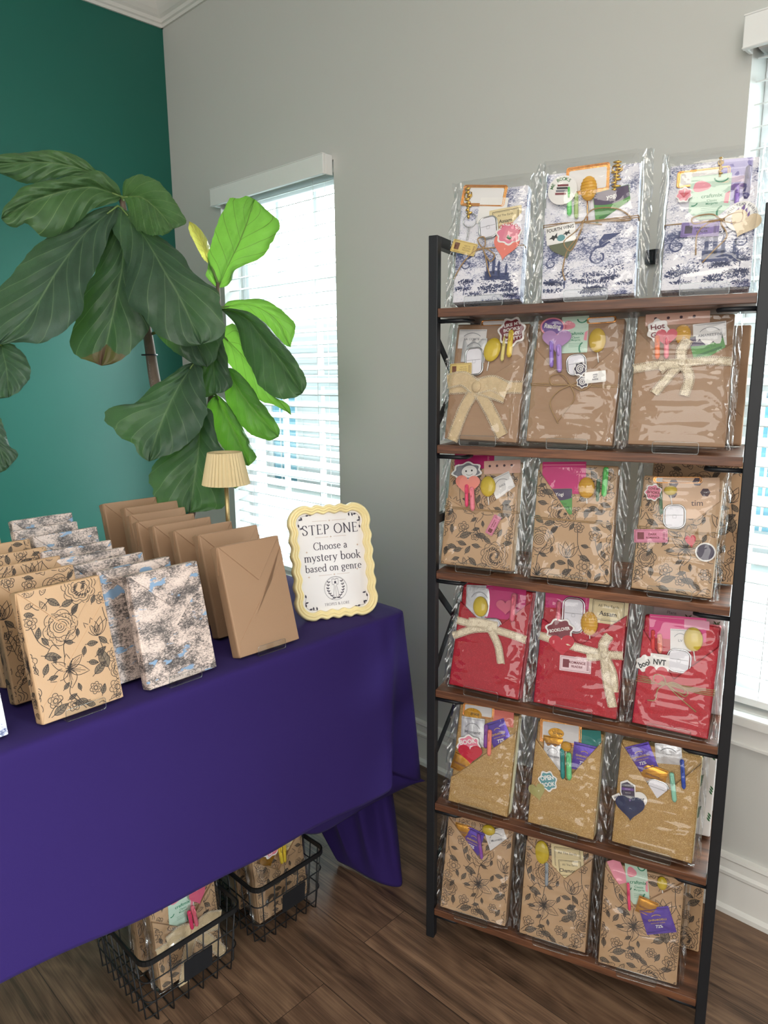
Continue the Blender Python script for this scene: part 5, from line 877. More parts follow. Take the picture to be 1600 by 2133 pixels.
    for u, v, l, a in ((.10, .17, .013, 20), (.08, .21, .013, -15), (.34, .14, .018, -40), (.30, .22, .016, 110), (.47, .21, .017, 15), (.17, .40, .015, 75), (.05, .38, .012, 170), (.20, .53, .022, -20),
        (.52, .49, .012, 160), (.58, .45, .010, 80), (.66, .53, .015, -5), (.95, .46, .017, -25), (.74, .63, .017, 30), (.84, .74, .030, 105), (.68, .76, .022, 35), (.30, .60, .010, 95), (.10, .64, .012, 110), (.16, .66, .015, 60), (.20, .70, .012, 5),
        (.06, .92, .015, 95), (.18, .955, .022, 25), (.16, 1.0, .016, -15), (.33, .80, .011, 40), (.55, .93, .019, 175), (.72, .92, .014, 65), (.50, .84, .010, 100), (.28, .10, .015, 60), (.22, .06, .016, 200), (.62, .24, .012, 230), (.56, .27, .014, 40), (.26, .46, .013, 120), (.64, .66, .014, -20), (.60, .60, .012, 70), (.88, .56, .015, 130), (.36, .88, .012, 20), (.80, .98, .016, 10), (.62, .98, .015, 150), (.04, .70, .013, 240), (.96, .08, .014, 15), (.98, .13, .014, 80), (.80, .24, .012, 60), (.02, .04, .016, -10), (.48, .03, .015, 170)):
        put(leaf(l, a), u, v, .03)

def inpoly(poly):
    def f(x, z):
        c = False; n = len(poly)
        for i in range(n):
            (x1, z1), (x2, z2) = poly[i], poly[(i + 1) % n]
            if (z1 > z) != (z2 > z) and x < (x2 - x1) * (z - z1) / (z2 - z1) + x1: c = not c
        return c
    return f
def toile_scene(mb, y, w, h, var):
    """navy castle, trees and little winged beasts printed on the white paper"""
    def poly(pts, ox, oz, s, fl=1):
        p = [(ox + fl * a * s, oz + b * s) for a, b in pts]; P = [(max(-w / 2 + .001, min(w / 2 - .001, a)), max(.001, min(h - .001, b))) for a, b in p]
        a = sum(P[i][0] * P[(i + 1) % len(P)][1] - P[(i + 1) % len(P)][0] * P[i][1] for i in range(len(P)))
        if abs(a) > 1e-6: mb.flat(P, y, 'toile_navy')
    def castle(ox, oz, s):
        dots(random.Random(int(s * 1e4)), ox, oz, s * 1.0, s * .28, 110)
        for x, z0, ww, z1 in ((-.5, 0, .9, .5), (-.42, .2, .16, .85), (-.1, .3, .18, 1.15), (.22, .2, .14, .8), (.4, -.05, .5, .35), (.66, .2, .13, .62)):
            poly([(x, z0), (x + ww, z0), (x + ww, z1), (x, z1)], ox, oz, s)
            if ww < .3: poly([(x - .03, z1), (x + ww + .03, z1), (x + ww / 2, z1 + .30)], ox, oz, s)
    def beast(ox, oz, s, fl):
        poly([(-.5, -.15), (-.2, .1), (.1, .12), (.3, .28), (.45, .3), (.36, .4), (.2, .34), (.0, .22), (-.3, .2)], ox, oz, s, fl)
        poly([(-.1, .15), (.1, .3), (.55, .55), (.9, .85), (.1, .75), (-.12, .45)], ox, oz, s, fl)
        q = [(ox + fl * a * s, oz + b * s) for a, b in ((-.45, -.1), (-.5, -.4), (-.25, -.62), (.08, -.5), (.1, -.22), (-.05, -.15))]
        if all(abs(a) < w / 2 for a, b in q): mb.stroke(crom(q, 6), [.10 * s] + [.09 * s] * 29 + [.02 * s], y, 'toile_navy')
    def tree(ox, oz, s):
        rnd = random.Random(int(ox * 9999 + oz * 777))
        mb.stroke([(ox, oz - s * .8), (ox + s * .06, oz)], s * .08, y, 'toile_navy', lambda a, b: abs(a) < w / 2)
        dots(rnd, ox, oz + s * .2, s * .75, s * .55, int(3200 * s))
    def dots(rnd, cx, cz, rx, rz, n):
        for k in range(n):
            a, d = rnd.random() * 6.28, rnd.random() ** .6; x_, z_ = cx + d * rx * math.cos(a), cz + d * rz * math.sin(a); r_ = .0005 + .0009 * rnd.random()
            if abs(x_) + r_ * 1.6 < w / 2 and .001 < z_ - r_ and z_ + r_ < h: mb.ell(x_, z_, r_ * 1.6, r_ * .8, y - .00002, 'toile_navy', 5, a)
    rg = random.Random(var * 11 + 5)
    for q in range(20): dots(rg, rg.uniform(-w * .45, w * .45), rg.choice([.010, .016, .022, .028, .034, .042, .092, .105, .12]) + rg.uniform(-.004, .006), rg.uniform(.012, .026), .0042, 80)
    if var == 0: castle(.012, .040, .034); beast(-.040, .080, .024, 1); tree(-.045, .03, .02); tree(.045, .032, .02); castle(-.045, .125, .026)
    elif var == 1: beast(.022, .080, .036, 1); tree(.045, .045, .022); tree(-.04, .036, .024); tree(.0, .03, .018); castle(.052, .118, .030); tree(-.05, .135, .022); tree(-.055, .18, .02); beast(-.062, .07, .022, 1)
    else: castle(.012, .045, .040); beast(-.044, .085, .030, 1); beast(.045, .085, .026, -1); tree(.050, .050, .02); castle(-.045, .130, .034); tree(-.04, .03, .02)

# ------------------------------------------------------------------ things tucked into the packages; each builds one part
def circ(r, n=28): return [(r * math.cos(2 * PI * k / n), r * math.sin(2 * PI * k / n)) for k in range(n)]
def rrect(w, h, r=.002, n=4):
    o = []
    for sx, sz, a0 in ((1, -1, -90), (1, 1, 0), (-1, 1, 90), (-1, -1, 180)):
        for k in range(n + 1): a = R(a0 + 90 * k / n); o.append((sx * (w / 2 - r) + r * math.cos(a), sz * (h / 2 - r) + r * math.sin(a)))
    return o
def heartpts(w, h, n=40):
    o = []
    for k in range(n):
        t = 2 * PI * k / n; x = 16 * math.sin(t) ** 3; z = 13 * math.cos(t) - 5 * math.cos(2 * t) - 2 * math.cos(3 * t) - math.cos(4 * t); o.append((x / 34 * w, (z + 2.6) / 29.5 * h))
    return o
def blob(w, h, n=36, lob=7, ph=0., amp=.10): return [((w / 2) * (1 - amp + amp * math.cos(lob * a + ph)) * math.cos(a), (h / 2) * (1 - amp + amp * math.cos(lob * a + ph)) * math.sin(a)) for a in [2 * PI * k / n for k in range(n)]]
def place(m, x, z, ang, y): m.xf(Matrix.Translation((x, y, z)) @ Matrix.Rotation(-R(ang), 4, 'Y'))
STK = {  # outline, base, inner shape colour, text colour
 'crying': ('blob', 'stkpink', 'stkred'), 'books': ('round', 'darkred', 'yogi_leaf'), 'bats': ('rect', 'black', 'black'), 'drink': ('blob', 'pinkblob', 'stkred'), 'castle': ('round', 'purple', 'gray'),
 'smutty': ('blob', 'darkred', 'darkred'), 'genre': ('oval', 'purple', 'white'), 'swirl': ('blob', 'stack', 'stack'), 'tag': ('rect', 'white', 'stack'), 'hot': ('blob', 'white', 'darkred'),
 'cat': ('blob', 'gray', 'black'), 'lovebooks': ('blob', 'stkpink', 'darkred'), 'darkround': ('round', 'stack', 'white'), 'roses': ('blob', 'darkred', 'white'), 'book': ('blob', 'white', 'black'), 'script': ('rect', 'white', 'black'),
 'pinkwords': ('blob', 'stkpink', 'stkred'), 'tealwords': ('blob', 'tealw', 'tealw'), 'round': ('round', 'white', 'black'), 'stack': ('stack', 'stack', 'white')}
def item(par, it, y, idx):
    k, x, z, w, h, ang = it[:6]; ex = it[6:]; m = MB(); T = .0006; nm = k; lab = None
    if k == 'heart':
        m.prism(heartpts(w, h), 0, T, ex[0]); nm = 'heart_card'
    elif k == 'frame':
        m.prism(rrect(w, h, .004), .0002, .0022, 'foil_copper')
        m.prism(rrect(w * .88, h * .74, .003), -.0003, .001, 'white_paper')
        for q in (1.0, .93): m.tube([(a * q, -.0002, b * q) for a, b in rrect(w, h, .004)], .0009, 'foil_copper', 6, True)
        nm = 'foil_tray'
    elif k in ('card', 'strip_pink', 'magenta', 'hexcard', 'beigehex', 'strips', 'teacard', 'ticket'):
        base = {'card': ex[0] if ex else 'white', 'strip_pink': 'strip_pink', 'magenta': 'magenta_foil', 'hexcard': 'hexpink', 'beigehex': 'beige', 'strips': 'lav', 'teacard': 'teabeige', 'ticket': ex[0] if ex else 'tk_pink'}[k]
        m.prism(rrect(w, h, .0012), 0, T, base); nm = {'magenta': 'foil_pouch', 'hexcard': 'tea_sachet', 'beigehex': 'tea_sachet', 'strips': 'striped_card', 'teacard': 'tea_card', 'ticket': 'ticket_tag', 'strip_pink': 'card'}.get(k, 'card')
        e = -.0001
        if k == 'card' and len(ex) > 1 and ex[1]: text(m, ex[1], -w * .2, -h * .35, h * .13, e, 'black')
        if k == 'magenta': m.stroke([(-w * .48, h * .40), (w * .48, h * .40)], .0012, e, 'pink'); text(m, 'delicious', w * .36, -h * .05, .0045, e, 'pinkblob', ang=-PI / 2)
        if k in ('hexcard', 'beigehex'):
            for i in range(4):
                if k == 'hexcard': m.ell(-w * .34 + i * w * .2, h * .1, .0028, .0028, e, 'hexdark', 6)
                else: m.ell((-.30, -.32, .12, .26)[i] * w, (.36, .10, .40, .14)[i] * h, .0085, .0080, e, 'hexdark', 6); text(m, 'bamp', (-.30, -.32, .12, .26)[i] * w, (.36, .10, .40, .14)[i] * h, .0022, e - .0001, 'white')
            if k == 'beigehex': text(m, 'tim', w * .12, -h * .12, .010, e, 'hexdark')
        if k == 'strips':
            for i, c in enumerate(('lav2', 'lav2', 'lav3', 'purple')): m.flat([(-w * .5, h * (.42 - .18 * i)), (w * .46, h * (.44 - .18 * i)), (w * .46, h * (.29 - .18 * i)), (-w * .5, h * (.27 - .18 * i))], e, c)
        if k == 'teacard':
            b = rrect(w * .80, h * .76, .001); m.stroke(b + [b[0]], .0009, e, 'ink'); b = rrect(w * .74, h * .66, .001); m.stroke(b + [b[0]], .0004, e, 'ink')
            text(m, 'All The Earth' if ex[0] != 'Chamomile' else 'All The Earth', 0, h * .17, h * .10, e, 'ink'); text(m, 'Chamomile' if 'Ch' in ex[0] else 'Assam', 0, -h * .12, h * .18, e, 'ink', bold=.02)
        if k == 'ticket':
            dk = {'tk_yellow': 'brown', 'tk_purple': 'stack', 'tk_pink': 'darkred', 'tk_pale': 'darkred'}[base]
            b = rrect(w * .93, h * .84, .001); m.stroke(b + [b[0]], .0005, e, dk); m.flat([(-w * .40, -h * .26), (-w * .20, -h * .26), (-w * .20, h * .28), (-w * .40, h * .28)], e, dk)
            if base == 'tk_yellow':
                for q in (.15, -.02, -.19): text(m, 'ENJOY THE STORY'[0 if q > 0 else 6:9 if q > 0 else 15], w * .12, h * q, h * .10, e, dk)
            else:
                text(m, ex[1].split(' ')[0] if ex[1] else 'ROMANCE', w * .06, h * .12, h * .17, e, dk, bold=.03); text(m, ex[1].split(' ')[-1] if ' ' in ex[1] else 'READER', w * .06, -h * .14, h * .15, e, dk, bold=.03)
            for q in range(7): m.flat([(w * .36, h * (-.3 + q * .09)), (w * .43, h * (-.3 + q * .09)), (w * .43, h * (-.26 + q * .09)), (w * .36, h * (-.26 + q * .09))], e, dk)
    elif k == 'craft':
        m.prism(rrect(w, h, .001), 0, .0012, 'mint'); e = -.0001; nm = 'drink_mix_packet'
        m.flat([(a * w * .24 - w * .22, b * h * .16 + h * .26) for a, b in blob(2, 1.7, 20, 3, .5, .1)], e, 'pinkblob'); m.stroke(arc(w * .26, h * .42, w * .17, h * .10, 180, 345), .0022, e, 'mintdark')
        m.stroke(arc(w * .34, -h * .38, w * .14, h * .15, 100, 230), .0026, e, 'mintdark'); m.flat([(w * .46, -h * .18), (w * .49, h * .1), (w * .38, h * .05), (w * .35, -h * .16)], e, 'pinkblob'); m.stroke(arc(-w * .40, -h * .05, w * .12, h * .12, 250, 330), .002, e, 'mintdark')
        text(m, 'craftmix', w * .05, h * .03, h * .085, e - .0001, 'mintdark', width=w * .78, bold=.02); text(m, 'Classic', w * .06, -h * .08, h * .055, e - .0001, 'mintdark', bold=.01); text(m, 'Margarita', w * .06, -h * .155, h * .06, e - .0001, 'mintdark', bold=.01)
        for q in (-.25, -.29, -.33): m.stroke([(-w * .2, h * q), (w * .28, h * q)], .0005, e, 'mintdark')
    elif k == 'teabag':
        m.prism(rrect(w, h, .001), 0, .0012, 'yogi_green'); e = -.0001; nm = 'tea_bag'
        m.flat([(-w * .49, h * .49), (-w * .49, h * .14)] + [(w * (-.49 + .98 * q / 10), h * (.14 - .10 * math.sin(PI * q / 10))) for q in range(1, 10)] + [(w * .49, h * .14), (w * .49, h * .49)], e, 'yogi_purple')
        text(m, ex[1].lower() if w > .05 else ex[1], 0, h * .26, h * .17, e - .0001, 'white', bold=.01); text(m, 'Green Tea', 0, -h * .08, h * .09, e - .0001, 'yogi_leaf'); m.stroke([(-w * .4, -h * .3), (w * .4, -h * .22)], .004, e, 'yogi_leaf')
    elif k == 'packet':
        m.add([(a * w / 2, -.0014 * (1 - a * a) * (1 - b * b) + (0.0003 if abs(b) < 1 else 0) * math.sin(a * 9), b * h / 2) for a in [-1 + i / 5 for i in range(11)] for b in [-1 + j / 5 for j in range(11)]],
              [(i * 11 + j, (i + 1) * 11 + j, (i + 1) * 11 + j + 1, i * 11 + j + 1) for i in range(10) for j in range(10)], 'foil_silver' if ex[0] == 'silver' else 'white_paper', True)
        m.prism(rrect(w * .99, h * .99, .0008), .0002, .0006, 'foil_silver' if ex[0] == 'silver' else 'white_paper'); nm = 'candy_packet'
        if ex[1]: text(m, ex[1], 0, -h * .02, h * .11, -.0020, 'gray', width=w * .72, bold=.01)
        m.stroke(arc(0, -h * .1, w * .36, h * .40, 35, 145), .001, -.0018, 'gray'); m.stroke([(-w * .47, h * .44), (w * .47, h * .44)], .0006, -.0006, 'gray')
    elif k in ('choc', 'fchoc'):
        pu = ex[0] == 'ch_purple'
        N = 12; m.add([(a * w / 2, -.0016 * (1 - a ** 4) * (1 - (b / .8) ** 4 if abs(b) < .8 else 0) , b * h / 2) for a in [-1 + 2 * i / N for i in range(N + 1)] for b in [-1 + 2 * j / N for j in range(N + 1)]],
              [(i * (N + 1) + j, (i + 1) * (N + 1) + j, (i + 1) * (N + 1) + j + 1, i * (N + 1) + j + 1) for i in range(N) for j in range(N)], ex[0], True)
        m.prism(rrect(w * .98, h * .98, .0006), .0002, .0006, ex[0]); nm = 'chocolate_square'
        for q in (.42, -.42): m.tube([(-w * .46, -.0004, h * q), (0, -.0012, h * q * 1.01), (w * .46, -.0004, h * q)], .0009, ex[0], 5)
        if pu:
            text(m, 'GHIRARDELLI', 0, h * .05, h * .075, -.0026, 'goldtxt', width=w * .72, bold=.02); text(m, 'INTENSE DARK', 0, -h * .07, h * .05, -.0026, 'goldtxt', width=w * .6); text(m, '72%', 0, -h * .20, h * .12, -.0026, 'white', bold=.02)
            m.stroke(arc(0, h * .16, w * .16, h * .08, 20, 160), .0012, -.0026, 'goldtxt')
        else: text(m, 'GHIRARDELLI', 0, -h * .08, h * .11, -.0026, 'brown', width=w * .74, bold=.02)
    elif k in ('pen', 'fpen'):
        r = min(w * .42, .0062); nm = 'pen'
        m.tube([(0, 0, -h / 2), (0, 0, -h / 2 + r), (0, 0, h / 2 - r * .6), (0, 0, h / 2)], [r * .45, r, r, r * .55], ex[0], 12); o = None
        m.xf(Matrix.Translation((x, y - r * .6, z)) @ Matrix.Rotation(-R(ang), 4, 'Y')); o = m.build(nm, par)
        c = MB(); c.tube([(0, -r * 1.25, h / 2 - r), (0, -r * 1.45, h * .28), (0, -r * 1.25, h * .08)], [r * .42, r * .5, r * .35], ex[0], 8); c.box((-r * .3, -r * 1.3, h / 2 - r * 1.6), (r * .3, -r * .6, h / 2 - r * .8), ex[0])
        c.xf(Matrix.Translation((x, y - r * .6, z)) @ Matrix.Rotation(-R(ang), 4, 'Y')); c.build('pen_clip', o)
        return o
    elif k == 'honey':
        m.ball((0, -.003, 0), (w / 2, .0062, h / 2), ex[0], 18, 12); nm = 'honey_lollipop'
        if ex[0] == 'honey_amber':
            for q in range(-3, 4): c_ = math.sqrt(1 - (q / 4) ** 2); m.tube([(w / 2 * c_ * math.cos(a), -.003 + .0066 * c_ * math.sin(a), q * h / 8) for a in [2 * PI * i / 18 for i in range(18)]], .0008, ex[0], 5, True)
        m.tube([(0, -.002, -h / 2), (.002, -.002, -h / 2 - .018)], .0011, 'white', 6)
    elif k == 'honeystick': m.tube([(0, 0, -h / 2), (0, 0, h / 2)], .0012, 'foil_copper', 6); nm = 'lollipop_stick'
    elif k == 'label':
        m.prism([(a, b) for a, b in blob(w, h, 28, 2, 0, .02)], -.0004, .0002, 'foil_gold'); text(m, ex[1], w * .12, 0, h * .24, -.0006, 'black'); nm = 'gold_label'
    elif k == 'light':
        lw_, lh = w * .84, h * .90; m.prism(rrect(lw_, lh, lw_ * .28, 6), -.0020, .001, 'light_body'); m.tube([(a, -.001, b) for a, b in rrect(w * .98, h * .98, w * .34, 8)], .0016, 'chrome', 8, True)
        m.stroke([(-lw_ * .46, lh * .06), (lw_ * .46, lh * .06)], .0007, -.0021, 'gray'); m.stroke(rrect(.006, .006, .001) + [rrect(.006, .006, .001)[0]], .0004, -.0021, 'gray') if h > .04 else None; nm = 'book_light'
    elif k == 'charm':
        m.tube([(0, 0, -h / 2), (0, 0, h / 2)], .0018, 'gold_charm', 8); nm = 'gold_charm'
        for q in range(9):
            zz = -h / 2 + h * (q + .5) / 9; s_ = w * .42 * (.5 + .5 * abs(math.sin(q * 1.7))); m.ball((math.sin(q * 2.3) * s_ * .4, -.001, zz), (s_, .0022, h / 22), 'gold_charm', 8, 6)
        for sg in (-1, 1): m.tube([(0, 0, h * .1), (sg * w * .45, 0, h * .2), (sg * w * .4, 0, h * .32)], .0012, 'gold_charm', 6)
    elif k == 'ring':
        m.tube([(w / 2 * math.cos(a), 0, w / 2 * math.sin(a)) for a in [2 * PI * i / 24 for i in range(24)]], .0008, 'chrome', 6, True); nm = 'key_ring'
        for q in range(4): m.tube([(.0022 * math.cos(a) * (1 if q % 2 else .4), .001, -w / 2 - .004 - q * .0055 + .0036 * math.sin(a)) for a in [2 * PI * i / 12 for i in range(12)]], .0006, 'chrome', 5, True)
    elif k == 'sticker':
        sh_, c1, c2 = STK[ex[0]]; nm = 'sticker'
        base = {'round': circ(w / 2), 'oval': blob(w, h, 30, 2, 0, .01), 'blob': blob(w, h, 44, 7, idx * 1.3, .09), 'rect': rrect(w, h, .002), 'stack': [(-w * .3, -h * .5), (w * .42, -h * .5), (w * .48, h * .3), (w * .2, h * .42), (w * .02, h * .5), (-w * .4, h * .4), (-w * .46, h * .0)]}[sh_]
        m.prism(base, 0, T, 'pinkblob' if ex[0] == 'genre' else 'white'); e = -.0001; words = ex[1].split(' ') if ex[1] else []; q = ex[0]
        if q not in ('tag', 'round', 'book', 'script', 'hot', 'bats', 'books', 'castle'): m.flat([(a * .86, b * .84) for a, b in base], e, c1)
        e = -.0002
        if q == 'castle':
            for cx_, cw, ch in ((-.18, .12, .2), (-.05, .1, .34), (.06, .12, .24), (.18, .1, .16)):
                m.flat([(cx_ * w - cw * w / 2, -h * .28), (cx_ * w + cw * w / 2, -h * .28), (cx_ * w + cw * w / 2, h * (ch - .1)), (cx_ * w - cw * w / 2, h * (ch - .1))], e, c1); m.flat([(cx_ * w - cw * w / 2, h * (ch - .1)), (cx_ * w + cw * w / 2, h * (ch - .1)), (cx_ * w, h * (ch + .04))], e, c1)
            arctext(m, ex[1], 0, 0, w * .40, h * .08, e, c2, 190, -10)
        elif q == 'books':
            for i in range(4): m.flat([(-w * .25 + i * w * .03, -h * .12 + i * h * .09), (w * .12 + i * w * .03, -h * .18 + i * h * .09), (w * .12 + i * w * .03, -h * .11 + i * h * .09), (-w * .25 + i * w * .03, -h * .05 + i * h * .09)], e, (c1, 'gray', 'black', c1)[i])
            arctext(m, ex[1], 0, 0, w * .38, h * .11, e, c2, 165, 40)
        elif q == 'bats':
            text(m, ex[1], 0, h * .30, h * .20, e, 'black', width=w * .92, bold=.02)
            for ox, oz, s_ in ((-.25, -.12, .34), (.2, -.02, .26)): m.flat([(w * (ox + a * s_), h * (oz + b * s_ * 1.4)) for a, b in ((-.5, -.1), (-.2, .1), (-.1, .3), (.1, .15), (.4, .5), (.35, .1), (.5, -.2), (.15, -.1), (0, -.4), (-.15, -.15))], e, 'black')
            m.ell(.0, -h * .22, w * .14, h * .18, e, 'tealw')
        elif q == 'crying':
            arctext(m, ex[1], 0, -h * .1, w * .44, h * .13, e, 'stkred', 150, 30); m.prism([(a + w * .1, b - h * .02) for a, b in rrect(w * .5, h * .5, .003)], -.0008, 0, 'pinkblob')
            m.flat(leafpoly(w * .05, -h * .22, w * .16, w * .05, R(110)), -.0009, 'leafgreen'); m.flat(leafpoly(w * .05, -h * .22, w * .15, w * .05, R(35)), -.0009, 'leafgreen')
        elif q == 'drink': m.flat([(-w * .3, h * .12), (w * .3, h * .12), (0, -h * .2)], e, 'stkred'); m.stroke([(0, -h * .2), (0, h * .4)], .001, e, 'white')
        elif q == 'swirl':
            m.stroke([((.42 - .4 * i / 40) * w * .7 * math.cos(i * .4), (.42 - .4 * i / 40) * h * .7 * math.sin(i * .4)) for i in range(38)], .0016, e, 'white')
            if words: text(m, words[0], 0, h * .36, h * .12, e, 'black')
        elif q == 'cat': m.ell(w * .08, -h * .02, w * .24, h * .30, e, 'white'); m.ell(-w * .02, h * .02, w * .03, h * .05, e - .0001, 'black', 8); m.ell(w * .16, h * .02, w * .03, h * .05, e - .0001, 'black', 8); m.stroke(arc(w * .08, -h * .1, w * .1, h * .1, 200, 340), .0008, e - .0001, 'black')
        elif q == 'stack':
            for i in range(5): m.flat([(-w * .34, -h * .36 + i * h * .15), (w * .36, -h * .38 + i * h * .15), (w * .36, -h * .28 + i * h * .15), (-w * .34, -h * .26 + i * h * .15)], e, ('purple', 'gray', 'stack', 'purple', 'gray')[i]); text(m, 'read more', 0, -h * .31 + i * h * .15, h * .035, e - .0001, 'white')
        else:
            n_ = max(1, len(words)); wd = words
            if q == 'smutty': wd = ['I LIKE MY', 'BOOKS', 'FILTHY', 'SMUTTY']
            if q == 'lovebooks': wd = ['I LOVE MY', 'BOOKS', 'LONG']
            tc_ = c2 if c2 != c1 and not (q in ('smutty', 'pinkwords', 'tealwords')) else 'white'
            if q == 'pinkwords': wd = ['BOOK', 'LOVER']
            if q == 'tealwords': wd = ['OPEN', 'BOOK']
            for i, s_ in enumerate(wd): text(m, s_, 0, h * (.5 - (i + .5) / len(wd)) * .62, h * .44 / len(wd), e, tc_, width=w * .66, bold=.03)
    place(m, x, z, ang, y)
    return m.build(nm, par)

def ribbon(m, pts, wd, y, mat, scal=True, n=8):
    """lace or burlap strip with scalloped edges, slightly puffed off the paper"""
    P = crom(pts, n) if len(pts) > 2 else [Vector(pts[0]).lerp(Vector(pts[1]), i / 16) for i in range(17)]
    N = len(P); Lf, Rt = [], []; s = 0
    for i in range(N):
        d = (P[min(i + 1, N - 1)] - P[max(i - 1, 0)]); d = d.normalized() if d.length > 1e-9 else Vector((1, 0)); nn = Vector((-d.y, d.x))
        if i: s += (P[i] - P[i - 1]).length
        q = wd / 2; Lf.append(P[i] + nn * q); Rt.append(P[i] - nn * q)
    vs = []; cols = 5
    for i in range(N):
        for k in range(cols):
            t = k / (cols - 1); p = Lf[i].lerp(Rt[i], t); vs.append((p.x, y - .0012 * math.sin(PI * t) - .0006 * math.sin(i * 1.1), p.y))
    m.add(vs, [(i * cols + k, i * cols + k + 1, (i + 1) * cols + k + 1, (i + 1) * cols + k) for i in range(N - 1) for k in range(cols - 1)], mat, True)
    if scal:
        for side in (Lf, Rt):
            L = 0; prev = side[0]; acc = 0; step = .0042 if mat == 'burlap' else .0034
            for i in range(1, N):
                seg = side[i] - side[i - 1]; l = seg.length
                while acc < l and l > 1e-6:
                    p = side[i - 1] + seg * (acc / l); dn = (p - (P[i - 1] + (P[i] - P[i - 1]) * (acc / l))).normalized(); c = p + dn * .0004
                    tr = step * .42
                    m.tube([(c.x + tr * math.cos(a), y - .0008, c.y + tr * math.sin(a)) for a in [2 * PI * j / 7 for j in range(7)]], .0006, 'lace_cream', 4, True); acc += step
                acc -= l
TW = {
 0: ([[(-.05, .05), (-.09, .14), (0, .16), (.03, .05)], [(.08, -.03), (.18, -.12), (.12, -.2), (.02, -.06)]], [[(0, 0), (-.15, -.05), (-.30, -.2), (-.42, -.42)], [(0, 0), (.05, -.15), (.10, -.32), (.14, -.42)]], 1),
 1: ([[(.1, .12), (.35, .1), (.5, -.03), (.25, -.02)], [(-.08, -.1), (-.2, -.2), (-.12, -.3), (-.02, -.1)]], [[(0, 0), (-.05, -.15), (-.16, -.3), (-.2, -.5), (-.17, -.62)], [(0, 0), (.05, -.02), (.2, -.05)]], 2),
 2: ([[(.1, .06), (.22, .06), (.2, -.05), (.05, -.03)], [(-.12, .08), (-.32, .06), (-.3, -.02), (-.1, 0)]], [[(0, 0), (-.15, -.03), (-.26, -.15), (-.26, -.4)], [(0, 0), (.0, -.05), (.07, -.2), (-.05, -.35), (-.18, -.5)]], 1),
 3: ([[(-.1, .12), (-.24, .10), (-.22, 0), (-.08, .0)], [(.12, .05), (.24, .02), (.14, -.06), (.04, -.02)]], [[(0, 0), (-.14, -.08), (-.22, -.22), (-.12, -.42), (-.10, -.45)], [(0, 0), (.06, -.15), (-.04, -.32), (-.12, -.44)]], 2),
 4: ([], [], 2), 5: ([[(-.02, .05), (.02, .1), (.06, .04), (.02, .0)]], [[(0, 0), (.08, -.08), (.05, -.2)]], 2),
 6: ([[(-.05, .1), (-.16, .1), (-.16, 0), (-.05, -.02)], [(.1, .02), (.28, -.04), (.25, -.12), (.08, -.04)], [(.08, .04), (.22, .0), (.24, -.08), (.1, -.06)]], [[(0, 0), (-.1, -.1), (-.12, -.25), (-.22, -.28)], [(0, 0), (.15, -.12), (.42, -.30)]], 4)}
